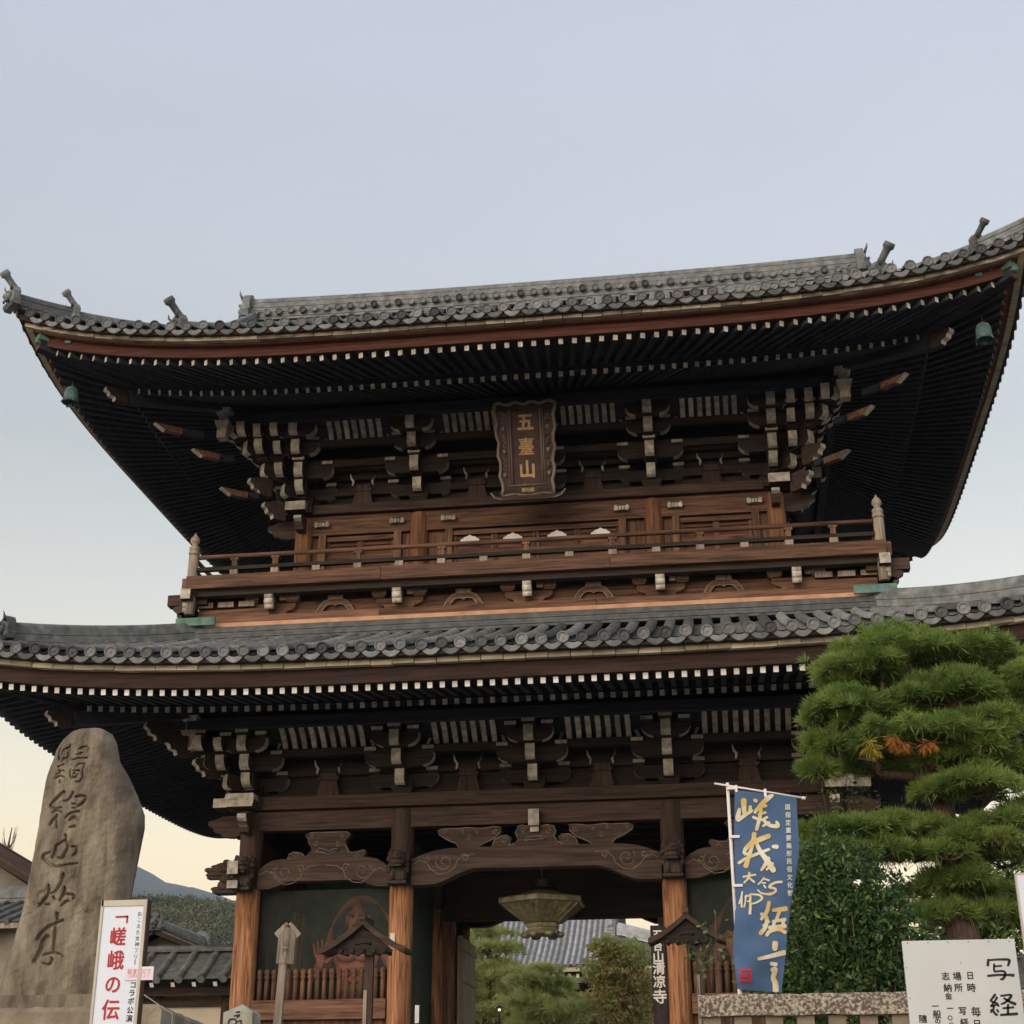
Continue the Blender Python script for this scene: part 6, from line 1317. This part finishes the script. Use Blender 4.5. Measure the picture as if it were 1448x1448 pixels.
PADS = [q for q in PADS if not (q[2] < .36 and q[0] < 1262 and 1072 < q[1] < 1150 and q[5] < 90)]
for px, py, rx, rz_, dy, n in PADS:
    c = pp(px+(9 if px < 1240 else 0), py+4, dy); n = int(n*.86); rx, rz_ = max(.16, rx-.075), max(.10, rz_-.055); P, N_ = pad_points(c, (rx, rx*.8, rz_), n, lump=.2); N_ = N_+np.array([0, -.12, 0])
    mi = np.zeros(n, int); mats = ['pine_needle', 'needle_orange', 'needle_yellow']
    if (px, py) == (1300, 1040):
        for tx, ty, m_, rr in ((1264, 1050, 1, .07), (1276, 1053, 1, .06), (1312, 1050, 1, .07), (1228, 1058, 2, .10), (1240, 1052, 2, .06)):
            q = pp(tx, ty, -.75-.66); k = np.linalg.norm(P[:, [0, 2]]-q[[0, 2]], axis=1); mi[(k < rr*.8) & (P[:, 1] < c[1])] = m_
            for _ in range(2): j = rng.integers(n); P[j] = q+rng.normal(size=3)*rr*.5; mi[j] = m_; N_[j] = np.array([rng.normal()*.3, -.5, -.7])
    place('foliage_pad', tuft_mesh('foliage_pad', P, N_, 40, .15, .0105, .58, mats, mi), PT)
    for _ in range(5):
        q = P[rng.integers(n)]; MB().tube([tuple(c+np.array([0, 0, -rz_*.4])), tuple((c+q)/2+np.array([0, 0, -.05])), tuple(q)], [.022, .014, .006], n=5).build('twig', 'bark', PT)
# ================================================================ the clipped evergreen shrub and the vine
SH = thing('evergreen_shrub', 'dense dark evergreen shrub with small glossy leaves behind the stone fence', 'shrub', (4.75, -11.2, 1.2)); O2 = np.array([4.75, -11.2, 1.2])
SB = [(1165, 1300, .55, .60, .6), (1205, 1260, .5, .55, .4), (1160, 1235, .38, .40, .3), (1215, 1340, .75, .60, .7), (1150, 1370, .50, .5, .6), (1250, 1335, .48, .42, .6), (1240, 1290, .36, .34, .4), (1255, 1380, .6, .42, .6), (1296, 1368, .36, .28, .4), (1200, 1400, .8, .5, .7), (1350, 1372, .42, .24, .3), (1130, 1405, .45, .4, .4)]
allP = []
for px, py, rx, rz_, ry in SB:
    c = at(px, py, -11.2)-O2; n = int(3300*rx*rz_/.33); P = rng.normal(size=(n, 3)); P /= np.linalg.norm(P, axis=1)[:, None]; f = rng.uniform(.35, 1., n)**.4; f *= 1+.24*np.sin(P[:, 0]*7+px)*np.sin(P[:, 2]*8+py)+.14*np.sin(P[:, 1]*13+P[:, 0]*9)
    allP.append(c+P*f[:, None]*np.array([rx, ry, rz_]))
allP = np.vstack(allP); allP = allP[allP[:, 2] > .05]; mi = (rng.uniform(size=len(allP)) < .16).astype(int)
place('foliage', leaf_mesh('foliage', allP, .033, ['shrub_leaf', 'shrub_leaf_light'], mi), SH)
for k in range(16):
    a = k*2.4; MB().tube([(.1*math.cos(a), .1*math.sin(a), 0), (.35*math.cos(a), .3*math.sin(a), .9), (.8*math.cos(a), .5*math.sin(a), 1.7+.05*k)], [.03, .02, .006], n=5).build('stem', 'bark', SH)
for nm, lab, cpx, Y_, rx, rz_, n, lo in (('leafy_sprig', 'thin leafy sprig growing beside the banner pole', (1006, 1345), -12.6, .20, .22, 90, 2), ('leafy_sprig', 'pale leafy shoots in front of the right corner beam end', (1198, 1135), -8.3, .34, .26, 210, 1)):
    c = at(*cpx, Y_); g = thing(nm, lab, 'plant', (c[0], Y_, 1.2)); P = rng.normal(size=(n, 3))*np.array([rx, .15, rz_])*.62+np.array([0, 0, c[2]-1.2])
    place('foliage', leaf_mesh('foliage', P, .035, ['shrub_leaf_light', 'shrub_leaf'], (rng.uniform(size=n) < .5).astype(int)), g)
    for k in range(6): q = P[rng.integers(n)]; MB().tube([(0.05*k-.1, 0, 0), (q[0]*.5, 0, q[2]*.6), tuple(q)], [.012, .008, .003], n=5).build('stem', 'bark', g)
Y_ = -3.; p = at(1400, 1400, Y_); c = (p[0], Y_, 1.2)
BT = thing('broadleaf_tree', 'green leafy tree behind the pine near the right edge', 'tree', c); P = []
for px, py, rx, rz_, n in ((1395, 1290, .75, .42, 1500), (1440, 1275, .6, .45, 1200), (1350, 1310, .5, .3, 800), (1425, 1318, .9, .4, 1500), (1372, 1258, .42, .3, 420), (1445, 1240, .4, .3, 350), (1400, 1235, .5, .18, 220), (1310, 1290, .4, .3, 420)):
    q0 = at(px, py, Y_); q = rng.normal(size=(n, 3)); q /= np.linalg.norm(q, axis=1)[:, None]; f = rng.uniform(.2, 1, n)**.5*(1+.25*np.sin(q[:, 0]*6+px)*np.sin(q[:, 2]*7)); P.append(q*f[:, None]*np.array([rx, .6, rz_])+np.array([q0[0]-c[0], 0, q0[2]-1.2]))
P = np.vstack(P); mi = np.where(rng.uniform(size=len(P)) < .55, 0, np.where(rng.uniform(size=len(P)) < .8, 1, 2))
place('foliage', leaf_mesh('foliage', P, .055, ['shrub_leaf_light', 'shrub_leaf', 'garden_leaf'], mi), BT)
branch(BT, [(0, 0, 0), (.05, 0, 1.4), (-.05, 0, 2.4), (.1, 0, 3.6)], .11, .03, 'trunk')
for k in range(14): q = P[rng.integers(len(P))]; branch(BT, [(0, 0, 1.5+k*.08), (q[0]*.5, q[1]*.5, q[2]*.7+.5), tuple(q)], .03, .006)
# ================================================================ garden trees seen through the gate
def garden_pine(label, c, H_, pads, mt, n_needle=26, nl=.26, nw=.022):
    g = thing('garden_tree', label, 'tree', c)
    zt = max(p[2] for p in pads); P = [(.1*math.sin(k*1.7), .1*math.cos(k*2.1), zt*k/5) for k in range(6)]; branch(g, P, .20, .06, 'trunk', n=8)
    for x, y, z, rx, rz_, n in pads:
        Q, N_ = pad_points((x, y, z), (rx, rx*.9, rz_), n); place('foliage_pad', tuft_mesh('foliage_pad', Q, N_, n_needle, nl, nw, .6, mt), g)
        branch(g, [(0, 0, max(.3, z-.9)), (x*.5, y*.5, z-.4), (x, y, z-rz_*.3)], .07, .025)
    return g
def rel(px, py, Y_, c): p = at(px, py, Y_); return p[0]-c[0], p[2]-c[2]
def pads_from(L_, Y_, c):
    out = []
    for px, py, rx, rz_, n in L_:
        x, z = rel(px, py, Y_, c); out.append((x, rng.uniform(-.8, .6), z, rx, rz_, n))
    return out
Y_ = 24.; p = at(690, 1400, Y_); c = (p[0], Y_, 1.2)
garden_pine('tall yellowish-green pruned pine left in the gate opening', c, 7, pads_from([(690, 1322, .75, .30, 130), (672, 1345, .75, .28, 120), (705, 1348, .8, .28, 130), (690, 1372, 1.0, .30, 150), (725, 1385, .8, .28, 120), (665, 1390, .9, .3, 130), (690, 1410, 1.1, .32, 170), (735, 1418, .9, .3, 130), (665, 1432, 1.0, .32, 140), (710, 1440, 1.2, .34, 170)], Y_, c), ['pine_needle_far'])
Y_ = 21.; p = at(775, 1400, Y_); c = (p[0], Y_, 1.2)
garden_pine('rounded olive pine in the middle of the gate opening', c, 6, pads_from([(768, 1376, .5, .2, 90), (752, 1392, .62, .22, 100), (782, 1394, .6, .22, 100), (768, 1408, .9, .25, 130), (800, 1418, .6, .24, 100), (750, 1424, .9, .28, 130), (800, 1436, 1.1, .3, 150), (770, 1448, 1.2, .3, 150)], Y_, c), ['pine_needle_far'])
Y_ = 20.; p = at(885, 1400, Y_); c = (p[0], Y_, 1.2)
AT = thing('autumn_tree', 'green and rust-coloured leafy tree with bare twigs right in the gate opening', 'tree', c); P = []
for px, py, rx, rz_ in ((855, 1340, .5, .35), (890, 1350, .7, .45), (850, 1375, .65, .4), (900, 1385, .7, .5), (865, 1410, .8, .45), (912, 1420, .6, .5), (880, 1440, .9, .45)):
    x, z = rel(px, py, Y_, c); q = rng.normal(size=(1300, 3)); q /= np.linalg.norm(q, axis=1)[:, None]; P.append(q*((rng.uniform(.15, 1.1, 1300)**.5)*(1+.3*np.sin(q[:, 0]*6+px)*np.sin(q[:, 2]*7+py)))[:, None]*np.array([rx, .7, rz_])+np.array([x, 0, z]))
P = np.vstack(P); hgt = P[:, 2]; pr_ = np.clip((hgt-hgt.min())/(hgt.max()-hgt.min()), 0, 1)
mi = np.where(rng.uniform(size=len(P)) < .25+.5*pr_, 0, 1); mi = np.where(rng.uniform(size=len(P)) < .07, 2, mi)
place('foliage', leaf_mesh('foliage', P, .075, ['garden_leaf', 'autumn_leaf', 'needle_orange'], mi), AT)
branch(AT, [(0, 0, 0), (.05, 0, 2), (-.05, 0, 4), (.0, 0, 5.4)], .14, .04, 'trunk')
for k in range(26):
    a = rng.uniform(-1, 1); z0 = rng.uniform(2.4, 4.4); P_ = [(0, -.1, z0), (a*.5, -.5, z0+.5), (a*1.1, -.8, z0+rng.uniform(.3, 1.3))]; branch(AT, P_, .02, .006, 'twig', 'twig', 5)
p = at(706, 1428, 19.5); g = thing('garden_lamp', 'small lit lamp among the trees in the gate opening', 'lamp', (p[0], 19.5, 1.2)); z = p[2]-1.2
MB().tube([(0, 0, 0), (0, 0, z-.06)], .03, n=8).build('post', 'black_iron', g); blob(MB(), (0, 0, z), (.03, .03, .03)).build('globe', 'lamp_glow', g); MB().lathe([(.12, z+.06), (.02, z+.13)], n=10).build('cap', 'black_iron', g)
# ================================================================ the main hall beyond the garden
YH = 52.; pe = at(833, 1366, YH); ze = pe[2]
MH_ = thing('main_hall', 'large temple hall with a steep grey tiled roof beyond the garden', 'hall', (-12., YH+9, 1.2)); HO = np.array([-12., YH+9, 1.2])
xr_ = at(862, 1313, YH+9)[0]; zed = ze-1.2
def hall_pt(x, v, flare=0.): return (x-HO[0], YH+v-HO[1], zed+.42*v+.034*v*v+flare)
big = MB(); ns = 5; pitch = .31; n = int(19/pitch)
for k in range(n):
    x = xr_+.5-k*pitch
    V = []; m_ = 26
    for i in range(m_+1):
        v = 13.*i/m_; q = np.array(hall_pt(x, v))
        for j in range(ns+1): th = math.pi*j/ns; V.append((q[0]+.095*math.cos(th), q[1]-.05*math.sin(th), q[2]+.12*math.sin(th)))
    m = MB().add(V, [(i*(ns+1)+j, i*(ns+1)+j+1, (i+1)*(ns+1)+j+1, (i+1)*(ns+1)+j) for i in range(m_) for j in range(ns)], 0, True)
    m.build('cover_tile', 'tile_silver', MH_)
m = MB(); N = 14; V = []
for i in range(N+1):
    v = 13.*i/N; a, b = hall_pt(xr_-19, v), hall_pt(xr_+.8, v); V += [(a[0], a[1], a[2]+.0), (b[0], b[1], b[2])]
m.add(V, [(2*i, 2*i+1, 2*i+3, 2*i+2) for i in range(N)]); m.build('roof_slope', 'roof_tile', MH_)
# right-hand skirt below the gable, gable wall, ridges, eave
xe = xr_+7.2
V = []
for i in range(9):
    s = i/8; y0 = s*3.6; V += [(xr_+.7+ (7.2-7.0*s)-HO[0], YH+y0-HO[1], zed+.42*y0+.034*y0*y0+.5*(1-s)**3), (xr_-.2-HO[0], YH+y0-HO[1], zed+.42*y0+.034*y0*y0)]
MB().add(V, [(2*i, 2*i+1, 2*i+3, 2*i+2) for i in range(8)]).build('roof_slope', 'roof_tile', MH_)
MB().add([(V[2*i][0], V[2*i][1], V[2*i][2]) for i in range(9)]+[(xr_+.9-HO[0], YH+18-HO[1], V[16][2]), (xe-HO[0], YH+20-HO[1], V[0][2])], [tuple(range(11))]).build('roof_slope', 'roof_tile', MH_)
ridge([(V[2*i][0], V[2*i][1], V[2*i][2]+.02) for i in range(9)], .5, .5, 3, .14).build('hip_ridge', 'tile_silver', MH_)
ridge([hall_pt(xr_+.45, v, .02) for v in np.linspace(3.5, 13, 9)], .5, .45, 3, .14).build('gable_ridge', 'tile_silver', MH_)
ridge([hall_pt(xr_+1.0, v, -.1) for v in np.linspace(5.8, 13, 9)], .3, .22, 2, .13).build('verge', 'roof_tile_face', MH_)
ridge([hall_pt(x, 13, 0) for x in np.linspace(xr_-19, xr_+.8, 5)], .8, 1.0, 5, .2).build('main_ridge', 'roof_tile', MH_)
MB().add([(xr_+.3-HO[0], YH+5.5-HO[1], zed+3.2), (xr_+.3-HO[0], YH+20.5-HO[1], zed+3.2), (xr_+.3-HO[0], YH+13-HO[1], zed+11.1)], [(0, 1, 2)]).build('gable_wall', 'wood_dark_z', MH_)
MB().box(((xr_-19+xe)/2-HO[0], YH+.25-HO[1], zed-.14), (xe-xr_+19, .3, .2)).build('eave_board', 'wood_pale_x', MH_)
MB().box(((xr_-19+xe)/2-HO[0], YH+2.0-HO[1], zed-.02), (xe-xr_+19, 3.6, .06)).build('soffit_board', 'wood_dark_y', MH_)
rm = MB().beam((0, 0, 0), (0, 2.2, .3), .16, .2, 0, cp=1).mesh('rafter', ['wood_dark_y', 'fresh_white'])
for k in range(61): place('rafter', rm, MH_, (xe-.3-k*.42-HO[0], YH+.6-HO[1], zed-.40))
MB().box((xr_-7-HO[0], YH+5.2-HO[1], zed/2-.2), (23, .4, zed-.3)).build('wall', 'wood_dark_x', MH_)
for k in range(5): MB().lathe([(.28, 0), (.28, zed-.6)], c=(xr_+4.8-k*5-HO[0], YH+4.4-HO[1], 0), n=12).build('column', 'wood_umber_z', MH_)
# ================================================================ bare tree, hills, forest, mountain
p = at(6, 1222, 12); g = thing('bare_tree', 'thin bare tree rising behind the brown roof at the left edge', 'tree', (p[0], 14, 1.2)); z0 = p[2]-1.2
tp = at(17, 1170, 14)-np.array([p[0], 14, 1.2]); md = at(12, 1195, 14)-np.array([p[0], 14, 1.2])
branch(g, [(-.3, 0, 0), (-.1, 0, z0*.6), tuple(at(7, 1222, 14)-np.array([p[0], 14, 1.2])), tuple(md), tuple(tp)], .09, .012, 'trunk')
for k in range(22):
    s = rng.uniform(.0, 1.); b0 = np.array(at(7, 1222, 14)-np.array([p[0], 14, 1.2]))*(1-s)+md*s; sx = rng.choice([-1, 1]); branch(g, [tuple(b0), tuple(b0+np.array([sx*.10, rng.uniform(-.1, .1), .18])), tuple(b0+np.array([sx*rng.uniform(.12, .26), 0, rng.uniform(.4, .8)]))], .014, .004, 'branch', 'bark', 5)
def terrain(name, prof, Y0_, depth, mt, seed, bump_):
    """a hill: skyline heights sampled along x at the far distance, falling to the front"""
    xs = np.array([q[0] for q in prof]); hz = np.array([q[1] for q in prof]); nx, ny = 160, 30; X = np.linspace(xs[0], xs[-1], nx); Yy = np.linspace(0, 1, ny)
    V = []
    for j, t in enumerate(Yy):
        zz = np.interp(X, xs, hz)*np.sin(t*math.pi/2)**.8*(1 if t <= 1 else 0); w = wob(X*2.2/bump_, np.full(nx, t*9.), 1., seed)*bump_*.12*math.sin(t*math.pi)
        V.append(np.stack([X, np.full(nx, Y0_+depth*t), zz+w-2], -1))
    V.append(np.stack([X, np.full(nx, Y0_+depth*1.6), np.full(nx, -5.)], -1)); V = np.vstack(V); ny += 1
    i = (np.arange(ny-1)[:, None]*nx+np.arange(nx-1)[None]).ravel(); F = np.stack([i, i+1, i+nx+1, i+nx], -1)
    o = place(name, np_mesh(name, V, F, mt, smooth=True), None); o['kind'] = 'structure'; return o
def sky_px(L_, Y_): return [(at(a, b, Y_)[0], at(a, b, Y_)[2]) for a, b in L_]
mt_ = sky_px([(-900, 1420), (-300, 1330), (-60, 1275), (10, 1262), (60, 1250), (100, 1240), (150, 1232), (180, 1226), (200, 1226), (215, 1234), (240, 1250), (270, 1257), (300, 1263), (360, 1285), (480, 1310), (700, 1350), (1300, 1400), (2600, 1480)], 3600.)
terrain('mountain', mt_, 2300., 1300., 'mountain_wood', 3, 90.)
hl = sky_px([(-900, 1410), (-200, 1332), (0, 1314), (100, 1306), (200, 1301), (260, 1297), (330, 1290), (420, 1302), (600, 1330), (900, 1400), (1800, 1500), (2400, 1530)], 420.)
terrain('wooded_hill', hl, 190., 230., 'forest_leaf', 5, 14.)
# trees of the hill: leafy clumps over the slope, far beyond counting
hx = np.array([q[0] for q in hl]); hz = np.array([q[1] for q in hl]); k = 6000
t = rng.uniform(.03, 1.0, k)**.8; X = rng.uniform(-170, 0, k); Z = np.interp(X, hx, hz)*np.sin(t*math.pi/2)**.8-2; Yc = 190+230*t
rad = rng.uniform(1.2, 2.6, k)*(1-.0*t); m_ = 44; q = rng.normal(size=(k, m_, 3)); q /= np.linalg.norm(q, axis=2)[..., None]; q[..., 2] = np.abs(q[..., 2])
P = np.stack([X, Yc, Z+rad*.25], -1)[:, None]+q*rad[:, None, None]*np.array([1, 1, 1.25])*rng.uniform(.55, 1, (k, m_, 1))
o = place('hill_forest', leaf_mesh('hill_forest', P.reshape(-1, 3), .36, ['forest_leaf']), None); o['kind'] = 'stuff'
# ================================================================ evening haze
hz_ = MB().box((0, 2840, 310), (9000, 6700, 622)).build('haze', 'asphalt'); hz_['kind'] = 'stuff'
hm_ = bpy.data.materials.new('haze'); hm_.use_nodes = True; n_ = hm_.node_tree.nodes; n_.clear(); o_ = n_.new('ShaderNodeOutputMaterial'); v_ = n_.new('ShaderNodeVolumePrincipled')
v_.inputs['Color'].default_value = (.66, .80, 1., 1); v_.inputs['Density'].default_value = .00013; hm_.node_tree.links.new(v_.outputs[0], o_.inputs['Volume']); hz_.data.materials.clear(); hz_.data.materials.append(hm_)
